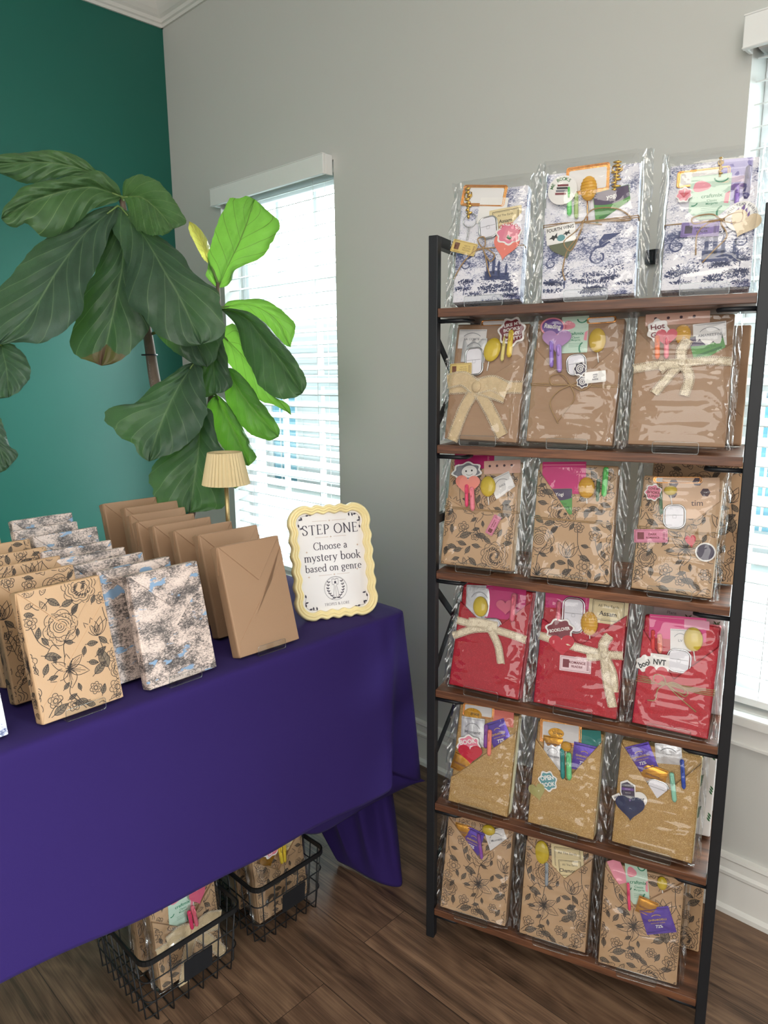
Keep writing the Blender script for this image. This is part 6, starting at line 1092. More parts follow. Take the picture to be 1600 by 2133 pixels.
def bow(par, it, w, th, y):
    k, x, z, var = it[0], it[1], it[2], int(it[3]); m = MB()
    if k == 'twine':
        loops, tails, ns = TW[var]
        def kt(p, dy): return (x + p[0] * w, y - dy, z + p[1] * w)
        for i in range(ns):
            dz = (i - (ns - 1) / 2) * .0030; hw = w / 2 + .0012
            m.tube([(-hw, th * .5, z + dz * .6), (-hw, .002, z + dz), (-hw, y + .002, z + dz * 1.2), (-w * .3, y, z + dz + .0012 * math.sin(i * 3)), (x, y, z + dz * .3), (w * .3, y, z + dz - .001), (hw, y + .002, z + dz * 1.2), (hw, .002, z + dz), (hw, th * .5, z + dz * .6)], .0011, 'twine', 7)
        if var != 4:
            for lp in loops: m.tube([(*(x + p.x * w,), y - .0016, z + p.y * w) for p in crom([(0, 0)] + lp + [(0, 0)], 6)], .0012, 'twine', 7)
            for tl in tails: m.tube([(x + p.x * w, y - .0012, z + p.y * w) for p in crom(tl, 6)], .0012, 'twine', 7)
            m.ball((x, y - .001, z), (.0032, .0026, .0026), 'twine', 8, 6)
        return m.build('twine_bow', par)
    mat = 'burlap' if k == 'burlap' else 'lace_cream'; wd = .021 if k == 'burlap' else .0125
    def P(l): return [(x + a * w, z + b * w) for a, b in l]
    e = w / 2
    if k == 'burlap':
        ribbon(m, [(-e, z - .004), (x, z), (e, z + .002)], wd, y, mat)
        ribbon(m, P([(0, 0), (-.15, -.30), (-.27, -.72)]), wd, y - .0018, mat); ribbon(m, P([(0, -.02), (.18, -.25), (.42, -.62)]), wd, y - .0018, mat)
        ribbon(m, P([(-.02, .0), (-.20, .10), (-.42, .06)]), wd * 1.25, y - .0035, mat); ribbon(m, P([(.02, .01), (.22, .05), (.43, -.04)]), wd * 1.3, y - .0035, mat); ribbon(m, P([(.02, -.02), (.2, -.07), (.40, -.13)]), wd * .9, y - .0028, mat); m.ball((x, y - .005, z), (.0100, .004, .0115), mat)
    elif var == 0:
        ribbon(m, [(-e, z - .010), (-e * .4, z - .002), (x, z)], wd, y, mat); ribbon(m, [(x, z), (e * .5, z + .004), (e, z + .002)], wd * .9, y, mat)
        ribbon(m, P([(0, 0), (-.10, -.12), (-.26, -.34)]), wd, y - .0018, mat); ribbon(m, P([(.01, 0), (.09, -.16), (.05, -.36)]), wd * 1.1, y - .0022, mat)
        ribbon(m, P([(0, 0), (-.01, .14), (.05, .26)]), wd * 1.2, y - .0018, mat); ribbon(m, P([(0, -.01), (-.15, -.02), (-.22, -.08)]), wd, y - .003, mat); m.ball((x, y - .004, z), (.007, .0035, .007), mat)
    elif var == 1:
        ribbon(m, [(-e, z + .004), (-e * .4, z + .001), (x, z)], wd, y, mat); ribbon(m, [(x, z), (e * .5, z - .004), (e, z - .010)], wd, y, mat)
        ribbon(m, P([(0, 0), (-.25, -.06), (-.52, -.20)]), wd, y - .0022, mat); ribbon(m, P([(0, 0), (.14, -.20), (.22, -.44)]), wd, y - .0022, mat); ribbon(m, P([(-.30, .03), (-.14, .05), (.10, .04)]), wd * 1.3, y - .0035, mat); m.ball((x, y - .004, z), (.007, .0035, .007), mat)
    else:
        ribbon(m, [(-e, z + .016), (-e * .2, z + .006), (x, z)], wd, y, mat); ribbon(m, [(x, z), (e, z + .004)], wd, y, mat)
        ribbon(m, P([(0, 0), (.06, -.28), (.16, -.60)]), wd * 1.1, y - .0022, mat); ribbon(m, P([(.0, 0), (.12, -.2), (.16, -.42)]), wd, y - .0016, mat); ribbon(m, P([(0, 0), (-.02, .12), (.04, .24)]), wd * 1.2, y - .0022, mat); ribbon(m, P([(0, 0), (-.10, -.04), (-.20, -.06)]), wd, y - .003, mat); m.ball((x, y - .004, z), (.007, .0035, .007), mat)
    return m.build('lace_bow', par)

def cello(par, w, h, th, seed, top=.026, wide=.011):
    """crumpled clear bag: a pillow round the package with flat side seams and a pinched top"""
    m = MB(); NU, NV = 100, 66; ctr = th / 2 - .006; vs = []
    hw, hd = w / 2 + .0055, th / 2 + .0145; rnd = random.Random(seed)
    lines = []
    for q in range(14):
        cx_, cz_ = rnd.choice([(-w / 2, 0), (w / 2, 0), (-w / 2, h), (w / 2, h), (0, h * .5), (w * .3, h * .3)]); lines.append((cx_ + rnd.uniform(-.02, .02), cz_ + rnd.uniform(-.03, .03), rnd.uniform(0, PI), rnd.uniform(.04, .13), rnd.uniform(.0018, .0040)))
    for j in range(NV + 1):
        v = j / NV; z = -.0035 + (h + top) * v
        zt = z / (h + .004); pin = 1.0
        if zt > .96: pin = max(.10, 1 - (zt - .96) / .15 * .9)
        if v < .03: pin = .72
        for i in range(NU):
            a = 2 * PI * i / NU; ca, sa = math.cos(a), math.sin(a); e = .34
            x = hw * math.copysign(abs(ca) ** e, ca); y = hd * pin * math.copysign(abs(sa) ** .5, sa)
            p = Vector((x * 30, y * 30 + seed * 3.7, z * 30)); d = mnoise.noise(p) * .0022 + (.5 - abs(mnoise.noise(p * 1.9 + Vector((4, 9, 2))))) * .0034 + abs(mnoise.noise(Vector((x * 14 + z * 22, z * 9 - x * 12, seed)))) * -.004
            for cx_, cz_, al, ln, am in lines:
                ux, uz = math.cos(al), math.sin(al); dx, dz = x - cx_, z - cz_; dl = -dx * uz + dz * ux; da = dx * ux + dz * uz
                if abs(dl) < .008 and abs(da) < ln: d += am * max(0, 1 - abs(dl) / .0042) * (1 - abs(da) / ln)
            y += d * (1 if sa > 0 else -1) * (1 if abs(sa) > .15 else .2); x += mnoise.noise(p * .7) * .0022
            if zt > 1: x *= 1 + .03 * math.sin(v * 40 + seed)
            if y < 0: y = min(y, -.0155 + (0.013 if zt > 1.01 else 0)) if zt < 1.0 else y
            vs.append((x, ctr + y, z))
    fs = [(j * NU + i, j * NU + (i + 1) % NU, (j + 1) * NU + (i + 1) % NU, (j + 1) * NU + i) for j in range(NV) for i in range(NU)] + [tuple(range(NU))]
    m.add(vs, fs, 'cellophane', True)
    for sg in (-1, 1):                                    # side seams
        vs = []; K = 7
        for j in range(NV + 1):
            z = -.003 + (h + top) * j / NV
            for k in range(K + 1):
                t = k / K; q = Vector((t * 2 + seed, z * 45, sg * 3)); vs.append((sg * (hw - .002 + wide * t * (1 + .25 * mnoise.noise(Vector((z * 30, seed, sg))))), ctr + .006 * mnoise.noise(q) * (.3 + t) + .004 * math.sin(z * 130 + seed + k) * t, z))
        m.add(vs, [(j * (K + 1) + k, j * (K + 1) + k + 1, (j + 1) * (K + 1) + k + 1, (j + 1) * (K + 1) + k) for j in range(NV) for k in range(K)], 'cellophane_seam', True)
    m.add([(vs[(j * (K + 1)) + K][0] * s_, ctr + .0007 * math.sin(j * 3), -.003 + (h + top) * j / NV) for j in (0,) for s_ in (1,)], [], 'cellophane')
    return m.build('cellophane_bag', par)

PAPER = {'1': ('toile', 'toile'), '2': ('kraft', None), '3': ('kraft_floral', 'floral'), '4': ('red_glitter', None), '5': ('gold_glitter', None), '6': ('kraft_floral', 'floral')}
def pocketed(par, key, d, th, paper=None, off=(0, 0)):
    w, h, V = d['w'], d['h'], d['V']; mat, pr = paper or PAPER[key[0]]; PT = .0070
    m = MB(); m.box((-w / 2, 0, 0), (w / 2, th, h), mat); b = m.build('wrapped_book', par, .003)
    zl, zr = V[0][1], V[2][1]; pk = [(-w / 2, .0008), (w / 2, .0008), (w / 2, min(zr, h)), (V[1][0], V[1][1]), (-w / 2, min(zl, h))]
    m = MB(); m.prism(pk, -PT, .0005, mat); q = m.build('pocket', b, .0016, 2)
    if pr == 'floral':
        m = MB(); cl = inpoly([(-w / 2 + .0012, .002), (w / 2 - .0012, .002), (w / 2 - .0012, min(zr, h) - .0012), (V[1][0], V[1][1] - .0012), (-w / 2 + .0012, min(zl, h) - .0012)])
        floral(m, -PT - .00025, cl, off, (-w / 2, 0, w / 2, h)); m.build('flower_print', q)
        m = MB(); c2 = inpoly([(-w / 2 + .003, min(zl, h)), (V[1][0], V[1][1]), (w / 2 - .003, min(zr, h)), (w / 2 - .003, h - .003), (-w / 2 + .003, h - .003)])
        floral(m, -.00025, c2, (off[0] + .03, off[1] - .05), (-w / 2, 0, w / 2, h)); m.build('flower_print', b) if m.f else None
    elif pr == 'toile':
        m = MB(); z0 = min(zl, zr, V[1][1]) - .004; toile_scene(m, -PT - .00025, w - .004, z0, int(key[1]) - 1); m.build('scene_print', q)
    elif mat == 'gold_glitter':
        m = MB(); m.box((w / 2 - .0005, .004, .006), (w / 2 + .0006, th - .003, h - .008), 'page_cream'); m.build('page_edge', b)
    return b, -PT

def stand(loc, rotz, lean, th, zo, label, cat='display stand', lipw=.075, front=-.0185, group='clear display stands'):
    t = thing('display_stand', label, cat, loc, (0, 0, rotz), group); e = .0022
    m = MB(); m.prism(rrect(lipw, .020, .004), front - e, front, 'acrylic'); q_ = rrect(lipw, .020, .004); m.tube([(a, front - e / 2, b) for a, b in q_], .0007, 'acrylic_edge_highlight', 6, True); m.xf(Matrix.Translation((0, 0, .0105))); m.build('front_lip', t)
    m = MB(); m.box((-lipw / 2, front - e, .0003), (lipw / 2, th + .03, .0018), 'acrylic'); m.build('base_plate', t)
    m = MB(); a = R(lean); y0 = th / math.cos(a) + .0085 + .006 * math.tan(a); 
    m.bar((0, y0 + .002, .002), (0, y0 + .002 + .11 * math.sin(a), .11 * math.cos(a)), lipw * .8, e, 'acrylic', (1, 0, 0)); m.build('back_support', t)
    return t

PLAB = {
 '11': ('toile wrapped book with a coral heart and yellow ticket in a clear bag', 'navy toile packages on the top shelf'), '12': ('toile wrapped book with an olive heart and black bat sticker in a clear bag', 0),
 '13': ('toile wrapped book with a cream heart and round castle sticker in a clear bag', 0), '21': ('brown paper package tied with a wide burlap bow, in a clear bag', 'brown paper packages on the second shelf'),
 '22': ('brown paper package with a lilac heart and two purple pens, in a clear bag', 0), '23': ('brown paper package with a lace bow and Hot Girls sticker, in a clear bag', 0),
 '31': ('floral kraft package with a salmon heart and pink pens, on the third shelf', 'floral packages on the third shelf'), '32': ('floral kraft package with a green pen and magenta pouch, on the third shelf', 0),
 '33': ('floral kraft package with a pink DARK ROMANCE ticket, on the third shelf', 0), '41': ('red glitter package with a lace bow and silver packet, no sticker', 'red glitter packages on the fourth shelf'),
 '42': ('red glitter package with a lace strap and hanging pale ticket', 0), '43': ('red glitter package tied with a brown twine bow', 0), '51': ('gold glitter package with a red heart and pink sticker', 'gold glitter packages on the fifth shelf'),
 '52': ('gold glitter package with an olive heart and teal sticker', 0), '53': ('gold glitter package with a navy heart and blue and mint pens', 0), '61': ('floral package with only a purple chocolate showing at its notch, on the bottom shelf', 'floral packages on the bottom shelf'),
 '62': ('floral package with cream tea cards and a grey pen, on the bottom shelf', 0), '63': ('floral package with purple and gold chocolates and a mint packet, on the bottom shelf', 0)}
SHN = ['top', 'second', 'third', 'fourth', 'fifth', 'bottom']
def shelf_pt(s, t, z): return L0 + SD * s + SN * t + Vector((0, 0, z))
grp = ''
for key, d in PK.items():
    lab, g = PLAB[key]; grp = g or grp; th = .027; si = int(key[0]) - 1
    t = thing('gift_package', lab, 'gift package', shelf_pt(d['s'], d['t'], SZ[si] + d['zo']), None, grp)
    t.rotation_euler = (Matrix.Rotation(SROT + R(d['yaw']), 4, 'Z') @ Matrix.Rotation(-R(d['lean']), 4, 'X') @ Matrix.Rotation(R(d['roll']), 4, 'Y')).to_euler()
    off = {'31': (.01, .05), '32': (-.05, -.07), '33': (.03, .01), '61': (.02, .0), '62': (-.01, .0), '63': (.0, .02)}.get(key, (0, 0))
    b, yf = pocketed(t, key, d, th, None, off); heart = False; ki = 0; fi = 0
    for i, it in enumerate(d['items']):
        if it[0] in ('twine', 'lace', 'burlap'): bow(t, it, d['w'], th, yf - .0011); continue
        front = it[0] in ('heart', 'sticker', 'ticket', 'fpen', 'fchoc') or (it[0] == 'pen' and heart)
        if it[0] == 'heart': heart = True
        if front: y = yf - .0022 - .0005 * fi; fi += 1
        else: y = -.0012 - .0005 * ki; ki += 1
        item(t, it, y, i)
    cello(t, d['w'], d['h'], th, int(key), wide=.017 if key[1] != '3' else .010)
    stand(shelf_pt(d['s'], d['t'], SZ[si]), SROT + R(d['yaw']), d['lean'], th, d['zo'],
          'clear acrylic stand on the %s bookcase shelf, %s' % (SHN[si], {'1': 'nearest the purple table', '2': 'the middle one', '3': 'nearest the window'}[key[1]]), group='clear stands on the bookcase')
# packages standing behind the front row, seen past its end by the window
def leafy_print(par, w, h):
    m = MB(); rnd = random.Random(3); cl = lambda a, b: abs(a) < w / 2 - .001 and .002 < b < h - .002
    for x in [(-w / 2 + .012) + i * .026 for i in range(int(w / .026) + 1)]:
        for z in [.02 + j * .062 for j in range(4)]:
            zz = z + rnd.random() * .012; m.stroke([(x, zz), (x + .004, zz + .03)], .0008, -.0003, 'leafgreen', cl)
            for k in range(5):
                for sg in (-1, 1):
                    p = leafpoly(x + .0035 * k / 5, zz + .004 + k * .005, .010, .0018, R(90 - sg * 38))
                    if all(cl(*q) for q in p): m.flat(p, -.0003, 'leafgreen')
            text(m, 'Plans', x - .002, zz + .043, .006, -.0003, 'gray') if cl(x - .012, zz + .043) and cl(x + .010, zz + .043) else None
    return m.build('leaf_print', par)
for si, s, t_, w, h, mat, lab in ((1, .490, .150, .150, .222, 'kraft', 'plain brown paper book behind the lace bow package'), (2, .492, .125, .160, .232, 'kraft_floral', 'floral kraft book behind the package with the DARK ROMANCE ticket'),
                                  (3, .500, .120, .140, .212, 'white_paper', 'white leaf patterned book behind the red package with twine'), (4, .497, .125, .145, .214, 'white_paper', 'white leaf patterned book behind the gold package with the navy heart'), (5, .492, .120, .150, .212, 'kraft_floral', 'floral kraft book behind the package with purple and gold chocolates')):
    t = thing('wrapped_book', lab, 'wrapped book', shelf_pt(s, t_, SZ[si] + .0065), None, 'books behind the front row of the bookcase')
    t.rotation_euler = (Matrix.Rotation(SROT, 4, 'Z') @ Matrix.Rotation(-R(11), 4, 'X')).to_euler()
    m = MB(); m.box((-w / 2, 0, 0), (w / 2, .026, h), mat); b = m.build('paper_wrap', t, .003)
    if mat == 'kraft_floral':
        m = MB(); floral(m, -.0003, lambda a, c: abs(a) < w / 2 - .002 and .002 < c < h - .002, (.02, .04), (-w / 2, 0, w / 2, h)); m.build('flower_print', b)
    elif mat == 'white_paper': leafy_print(b, w, h)
    else: m = MB(); m.prism([(w / 2 - .001, .05), (w / 2 - .001, .18), (-w * .3, h - .04)], -.0012, 0, 'kraft'); m.build('paper_flap', b)

# ------------------------------------------------------------------ rows of wrapped books on the table
def flap_polys(w, h):
    a = [(-w / 2 + .0015, h - .0015), (w / 2 - .0015, h - .0015), (w * .03, h * .63)]
    b = [(-w / 2 + .0015, .0015), (w / 2 - .0015, .0015), (w / 2 - .0015, h * .80), (-w * .44, h * .14)]
    return a, b
def table_book(kind, label, loc, yaw, lean, w, h, th, grp, off):
    t = thing('wrapped_book', label, 'wrapped book', loc, None, grp)
    t.rotation_euler = (Matrix.Rotation(R(yaw), 4, 'Z') @ Matrix.Rotation(-R(lean), 4, 'X')).to_euler()
    mat = {'kraft': 'kraft', 'land': 'landscape_paper', 'floral': 'kraft_floral'}[kind]
    m = MB(); m.box((-w / 2, 0, 0), (w / 2, th, h), mat); b = m.build('paper_wrap', t, .0035)
    a, f2 = flap_polys(w, h); f3 = [(w / 2 - .0015, h * .80), (w / 2 - .0015, h * .90), (w * .18, h * .545), (-w * .02, h * .40)]
    m = MB(); m.prism(f2, -.0009, .0006, mat); o1 = m.build('paper_flap', b, .0004, 1)
    if kind == 'kraft': m = MB(); m.prism(f3, -.0014, .0006, mat); m.build('paper_flap', b, .0004, 1)
    m = MB(); m.prism(a, -.0019, .0006, mat); o2 = m.build('paper_flap', b, .0006, 1)
    m = MB(); m.add([(-w / 2 - .0012, .002, h - .002), (-w / 2 - .0012, th - .002, h - .002), (-w / 2 - .0016, th * .55, h - .055), (-w / 2 + .001, .002, h - .002), (-w / 2 + .001, th - .002, h - .002), (-w / 2 + .001, th * .55, h - .055)],
                    [(0, 1, 2), (5, 4, 3), (0, 3, 4, 1), (1, 4, 5, 2), (2, 5, 3, 0)], mat); m.build('side_fold', b)
    if kind == 'floral':
        A, B = inpoly(a), inpoly(f2); edge = lambda x, z: abs(x) < w / 2 - .0022 and .0022 < z < h - .0022
        for nm_, y, cl in (('flower_print', -.00025, lambda x, z: edge(x, z) and not A(x, z) and not B(x, z)), ('flower_print', -.00115, lambda x, z: edge(x, z) and B(x, z) and not A(x, z)), ('flower_print', -.00215, lambda x, z: edge(x, z) and A(x, z))):
            m = MB(); floral(m, y, cl, off, (-w / 2, 0, w / 2, h))
            if m.f: m.build(nm_, b)
        m = MB(); floral(m, 0, lambda x, z: .002 < x < th - .002 and .002 < z < h - .003, (off[0] + .03, off[1] + .02), (0, 0, th, h), lambda x, y, z: (-w / 2 - .0003, th - x, z)); m.build('flower_print', b)
        m = MB(); floral(m, 0, lambda x, z: abs(x) < w / 2 - .002 and .002 < z < th - .002, (off[0] + .01, off[1] - .04), (-w / 2, 0, w / 2, th), lambda x, y, z: (x, z, h + .0003)); m.build('flower_print', b)
    return t
ORD = ['frontmost', 'second from the front', 'third from the front', 'fourth from the front', 'fifth from the front', 'sixth from the front', 'seventh from the front', 'rearmost']
for kind, gname, lbl, spots in (
    ('kraft', 'plain brown wrapped books on the table', 'plain brown paper book in the row beside the sign', [(.812, 1.110, -1, 16, .145, .219), (.843, 1.228, -1.5, 15.5, .145, .219), (.836, 1.315, -2, 16, .143, .217), (.829, 1.393, -1, 15, .144, .217), (.825, 1.460, -2, 15, .144, .217), (.852, 1.545, -1, 15, .145, .218), (.880, 1.630, 0, 14, .145, .220), (.865, 1.715, -1, 14, .146, .222)]),
    ('land', 'landscape print books on the table', 'blue and taupe landscape print book', [(.618, 1.107, 1.5, 13, .139, .203), (.595, 1.168, 1, 13, .141, .205), (.577, 1.238, 1, 13, .141, .205), (.572, 1.305, 0, 13, .141, .205), (.583, 1.385, 1, 13, .141, .205), (.622, 1.540, 0, 13, .141, .205), (.612, 1.622, 0, 13, .141, .207), (.640, 1.715, 0, 13, .141, .212)]),
    ('floral', 'floral kraft books on the table', 'black on tan floral book in the table row', [(.440, 1.113, 1.7, 14, .136, .212), (.437, 1.216, 1, 14, .138, .212), (.448, 1.300, 1, 14, .138, .212), (.458, 1.395, 0, 14, .138, .212), (.461, 1.490, 0, 14, .138, .212), (.452, 1.650, 0, 14, .140, .215)])):
    n = len(spots)
    for i, (x, y, yaw, lean, w, h) in enumerate(spots):
        th = .028 if kind != 'land' else .024
        o = ORD[i] if i < n - 1 else 'rearmost'
        table_book(kind, lbl + ', ' + o, (x, y, TZ + .0075), yaw, lean, w, h, th, gname, [(0, 0), (.045, .03), (-.03, .07), (.06, -.05), (.01, .1), (.03, .05)][i % 6])
        if i == 0: stand((x, y, TZ + .0013), R(yaw), lean, th, .0075, 'clear acrylic stand under the frontmost ' + {'kraft': 'plain brown', 'land': 'landscape print', 'floral': 'floral'}[kind] + ' book', lipw=.066, front=-.004, group='clear stands on the table')
t = thing('wrapped_book', 'blue and white print book standing alone on the table, beside the floral row', 'wrapped book', (.2535, 1.118, TZ + .0075), None)
t.rotation_euler = (Matrix.Rotation(R(1.5), 4, 'Z') @ Matrix.Rotation(-R(14), 4, 'X')).to_euler()
m = MB(); m.box((-.0725, 0, 0), (.0725, .028, .21), 'toile'); b = m.build('paper_wrap', t, .003)
m = MB(); m.prism(flap_polys(.145, .21)[1], -.0009, .0006, 'toile'); m.build('paper_flap', b)

# ------------------------------------------------------------------ wire baskets under the table
def basket(x0, x1, y0, label, h=.152, dep=.25):
    cx = (x0 + x1) / 2; t = thing('wire_basket', label, 'basket', (cx, y0, 0), None, 'black wire baskets under the table'); W = x1 - x0; tp = .012
    def xl(z, sg): return sg * (W / 2 - tp * (1 - z / h))
    def yf(z): return tp * (1 - z / h)
    def yb(z): return dep - tp * (1 - z / h)
    m = MB(); c = .022; P = []
    for (px, py), a0 in (((W / 2 - c, c), -90), ((W / 2 - c, dep - c), 0), ((-W / 2 + c, dep - c), 90), ((-W / 2 + c, c), 180)):
        for k in range(6): a = R(a0 + 18 * k); P.append((px + c * math.cos(a), py + c * math.sin(a), h))
    n = len(P)
    for i in range(n): m.bar(P[i], P[(i + 1) % n], .011, .004, 'wire_black', (0, 0, 1))
    m.build('rim', t)
    m = MB(); r = .0016; lv = (.055, .105)
    def loop(z, e=0):
        q = []; W2 = W / 2 - tp * (1 - z / h); a_, b_ = yf(z), yb(z); cc = .018
        for (px, py), a0 in (((W2 - cc, a_ + cc), -90), ((W2 - cc, b_ - cc), 0), ((-W2 + cc, b_ - cc), 90), ((-W2 + cc, a_ + cc), 180)):
            for k in range(5): a = R(a0 + 22.5 * k); q.append((px + cc * math.cos(a), py + cc * math.sin(a), z))
        return q
    for z in lv: m.tube(loop(z), r, 'wire_black', 6, True)
    for i in range(6):
        u = -1 + 2 * (i + .5) / 6; xb, xt = u * (W / 2 - tp), u * W / 2
        if abs(u) < .2: m.tube([(xb, yf(.0), .0045), (xb, yf(.004) + .001, .004)], r, 'wire_black', 6)
        m.tube([(xt, 0, h), (xb, tp - .001, .006), (xb, tp + .008, .0022), (xb, dep - tp - .008, .0022), (xb, dep - tp + .001, .006), (xt, dep, h)], r, 'wire_black', 6)
    for i in range(8):
        v = (i + .5) / 8 * (dep - .03) + .015
        m.tube([(-W / 2, v, h), (-W / 2 + tp - .001, v, .006), (-W / 2 + tp + .008, v, .0045), (W / 2 - tp - .008, v, .0045), (W / 2 - tp + .001, v, .006), (W / 2, v, h)], r, 'wire_black', 6)
    m.build('wire_mesh', t)
    m = MB(); a = math.atan2(tp, h); m.prism(rrect(.066, .050, .002), -.0035, -.002, 'black_metal'); m.xf(Matrix.Translation((.006, .0072, .078)) @ Matrix.Rotation(a, 4, 'X')); m.build('label_plate', t)
    return t
basket(.530, .760, 1.180, 'black wire basket under the table, the one nearer the viewer'); basket(.802, 1.006, 1.188, 'black wire basket under the table, beside the draped cloth corner')
def basket_pack(loc, lean, w, h, lab, items, off, bow_=None, seed=50, yaw=0):
    t = thing('gift_package', lab, 'gift package', loc, None, 'packages in the wire baskets')
    t.rotation_euler = (Matrix.Rotation(R(yaw), 4, 'Z') @ Matrix.Rotation(-R(lean), 4, 'X')).to_euler()
    d = dict(w=w, h=h, V=[(-w / 2, h * .72), (-.002, h * .46), (w / 2, h * .78)])
    b, yf = pocketed(t, '60', d, .027, ('kraft_floral', 'floral'), off); fi = ki = 0; heart = False
    for i, it in enumerate(items):
        front = it[0] in ('heart', 'sticker', 'ticket') or (it[0] == 'pen' and heart)
        if it[0] == 'heart': heart = True
        if front: item(t, it, yf - .0022 - .0005 * fi, i); fi += 1
        else: item(t, it, -.0012 - .0005 * ki, i); ki += 1
    if bow_: bow(t, bow_, w, .027, yf - .0011)
    cello(t, w, h, .027, seed, top=.03)
basket_pack((.668, 1.246, .0125), 7, .150, .215, 'bagged floral package with a mint packet and burlap bow, front of the nearer basket',
    [('craft', -.005, .150, .060, .080, -4, '', ''), ('packet', -.030, .185, .05, .03, 0, 'white', ''), ('choc', .018, .188, .030, .03, 0, 'ch_gold'), ('heart', .032, .155, .042, .042, 6, 'dkpink'), ('sticker', .040, .180, .026, .022, 0, 'tag', 'NO'), ('pen', .006, .116, .010, .045, 4, 'pen_hot'), ('pen', .016, .120, .011, .050, 6, 'pen_rose')], (.0, .02), ('burlap', .012, .088, 0, 0, 0), 51)
basket_pack((.920, 1.250, .0125), 7, .146, .215, 'bagged floral package with yellow pens and tea card, in the basket by the cloth corner',
    [('teacard', .040, .165, .042, .070, -8, 'Chamomile'), ('honey', .022, .198, .03, .035, 0, 'honey_amber'), ('heart', -.030, .140, .050, .040, 10, 'foil_gold'), ('sticker', -.016, .162, .060, .040, 14, 'pinkwords', 'BOOK'), ('pen', .002, .142, .011, .055, 3, 'pen_yellow'), ('pen', .013, .138, .010, .048, -3, 'pen_yellow')], (.03, .06), None, 52)
for (x, y, w, lab, of, sd) in ((.662, 1.318, .148, 'bagged floral package at the back of the nearer basket', (.03, -.03), 53), (.914, 1.322, .145, 'bagged floral package at the back of the basket by the cloth corner', (-.02, .01), 54)):
    basket_pack((x, y, .0125), 6, w, .21, lab, [('packet', .0, .165, .05, .06, 0, 'white', ''), ('heart', .02, .15, .04, .04, 0, 'salmon')], of, None, sd)

# ------------------------------------------------------------------ the plant in the corner
plant = thing('fiddle_leaf_fig', 'tall fiddle leaf fig with big drooping leaves in the corner by the window', 'plant', (1.10, 2.02, 0))
P0 = Vector((1.10, 2.02, 0))
m = MB(); m.lathe([(.105, 0), (.115, .01), (.140, .26), (.146, .27), (.146, .285), (.134, .285), (.130, .25), (.02, .25)], 'pot_clay', 40); m.build('pot', plant)
m = MB(); m.lathe([(.129, .245), (.06, .252), (.001, .254)], 'soil', 24); m.build('soil', plant)
def L_(p): return Vector(p) - P0
def path(pts, n=8): return crom([L_(p) for p in pts], n)
st = STEMS['stem']; m = MB(); tp_ = path([st[0], st[1], st[2], st[3], st[4], (1.085, 1.94, .62), (1.095, 2.0, .40), (1.10, 2.02, .24)]); m.tube(tp_, [.008 + .0085 * min(1, i / (len(tp_) * .45)) for i in range(len(tp_))], 'bark', 12); tr = m.build('trunk', plant)
m = MB(); q = [v + Vector((-.014, -.008, 0)) for v in tp_[10:]]; m.tube(q, .0045, 'acrylic', 10); m.build('clear_stake', tr)
m = MB()
for zz in (1.335, 1.22):
    c = min(tp_, key=lambda v: abs(v.z - zz)); m.tube([(c.x - .006 + .021 * math.cos(a), c.y - .004 + .021 * math.sin(a), c.z) for a in [2 * PI * k / 20 for k in range(20)]], .0022, 'black', 6, True)
m.build('plant_tie', tr)
st = STEMS['stem2']; m = MB(); p2 = path([st[0], st[1], st[2], st[3], st[4], (1.112, 1.98, .62), (1.106, 2.02, .24)]); m.tube(p2, [.005 + .006 * min(1, i / (len(p2) * .5)) for i in range(len(p2))], 'bark', 10); m.build('trunk', plant)
def smooth(P, n):
    D = crom(P, 8); s = [0]
    for i in range(1, len(D)): s.append(s[-1] + (D[i] - D[i - 1]).length)
    o = []; j = 0
    for i in range(n):
        u = s[-1] * i / (n - 1)
        while j < len(s) - 2 and s[j + 1] < u: j += 1
        f = (u - s[j]) / max(1e-9, s[j + 1] - s[j]); o.append(D[j].lerp(D[j + 1], max(0, min(1, f))))
    return o
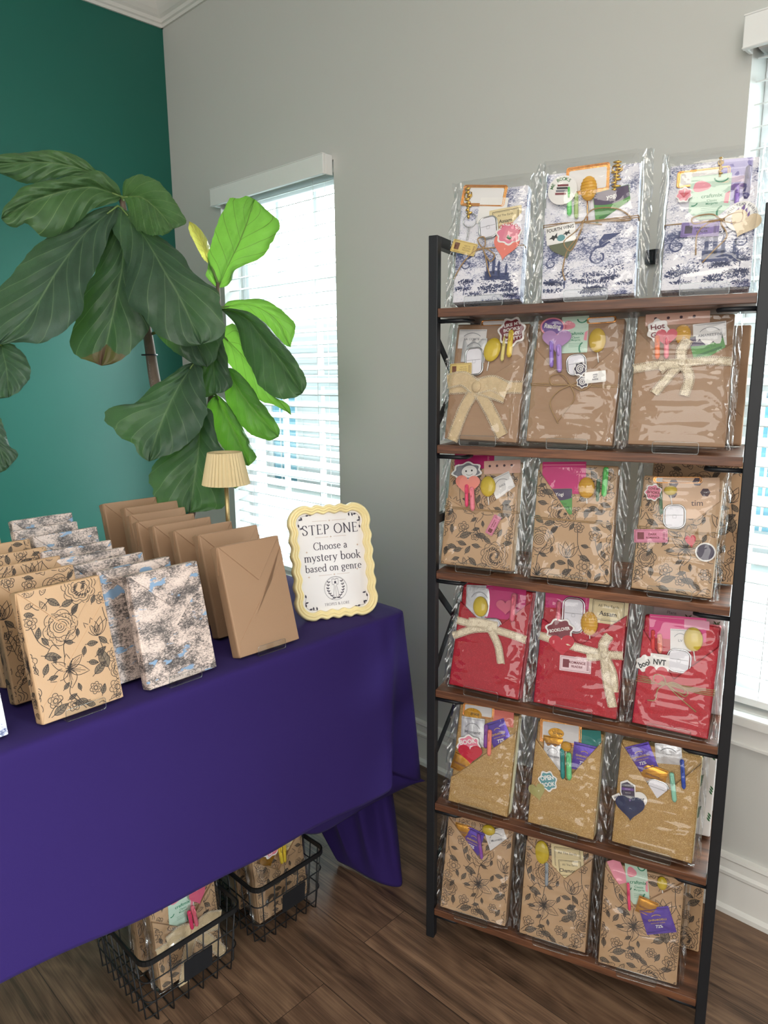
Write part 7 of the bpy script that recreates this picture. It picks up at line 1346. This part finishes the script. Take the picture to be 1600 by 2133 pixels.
for li, (kind, M3, L3, R3, bul) in enumerate(LEAVES):
    NS, NC = 40, 9; M_, A, B = [smooth([L_(q) for q in X], NS) for X in (M3, L3, R3)]
    vs, uvs = [], []; eye = Vector((0, 0, EYE)) - P0
    for i in range(NS):
        t = i / (NS - 1); row = []
        for sd, E in ((-1, A), (1, B)):
            col = []
            for k in range(NC):
                f = k / (NC - 1); p = M_[i].lerp(E[i], f); toc = (eye - M_[i]).normalized()
                s_ = sd * f
                lat = (t * 6.5 - (f * .5) ** .8 * 3.4); pf = math.cos(2 * PI * lat) * .0032 * math.sin(PI * min(1, f * 1.1)) * math.sin(PI * t) ** .4
                rf = mnoise.noise(Vector((t * 7 + li * 3.1, s_ * 2.0, li))) * .016 * f * f + mnoise.noise(Vector((t * 19 + li, s_ * 4, 5))) * .006 * f
                p = p + (E[i] - M_[i]) * (f * f * (.10 * mnoise.noise(Vector((t * 9 + li * 2.7, sd * 3, li))) + .06 * mnoise.noise(Vector((t * 23 + li, sd * 5, 1))))) 
                p = p + toc * (bul * math.sin(PI * f * .62) * math.sin(PI * t) ** .7 - pf + rf - .006 * math.exp(-(f / .08) ** 2))
                col.append((p, (.5 + .5 * s_, t)))
            row.append(col)
        line = row[0][::-1] + row[1][1:]
        vs += [q[0] for q in line]; uvs += [q[1] for q in line]
    W_ = 2 * NC - 1; m = MB()
    m.add(vs, [(i * W_ + k, i * W_ + k + 1, (i + 1) * W_ + k + 1, (i + 1) * W_ + k) for i in range(NS - 1) for k in range(W_ - 1)], 'leaf_' + kind, True); m.uv = uvs
    o = m.build('leaf', plant)
    if kind in ('yellow', 'bright'): o['label'] = {'yellow': 'small pale yellow leaf', 'bright': 'leaf in bright backlit green'}[kind]
    # stalk from the leaf base to the nearest stem
    base = M_[0]; src = tp_ if (base - tp_[0]).length < .4 and li not in (11, 12, 13, 14, 15, 16) else p2
    near = min(src, key=lambda v: (v - base - Vector((0, 0, -.02))).length)
    if li < 2: near = tp_[10]
    m = MB(); m.tube(crom([near, L_((.898, 2.077, 1.568)), L_((.653, 2.06, 1.391) if li == 0 else (.717, 2.072, 1.406)), base, M_[3]], 6) if li < 2 else [near, near.lerp(base, .5) + Vector((0, 0, .006)), base, M_[3]], .0035 if li < 2 else [.0045, .004, .0035, .0018], 'leafstalk', 8); m.build('leaf_stalk', o)

# small black bracket fixed to the wall, seen between two packages of the top shelf
m = MB(); m.box((-.012, -.014, -.016), (0, .014, .016), 'black_metal'); m.box((-.016, -.006, -.010), (-.012, .006, .010), 'black_metal')
tag(m.build('wall_bracket', None, .001, 2, (WX, 0.7633, 1.5326)), 'small black bracket on the grey wall above the bookcase', 'bracket')
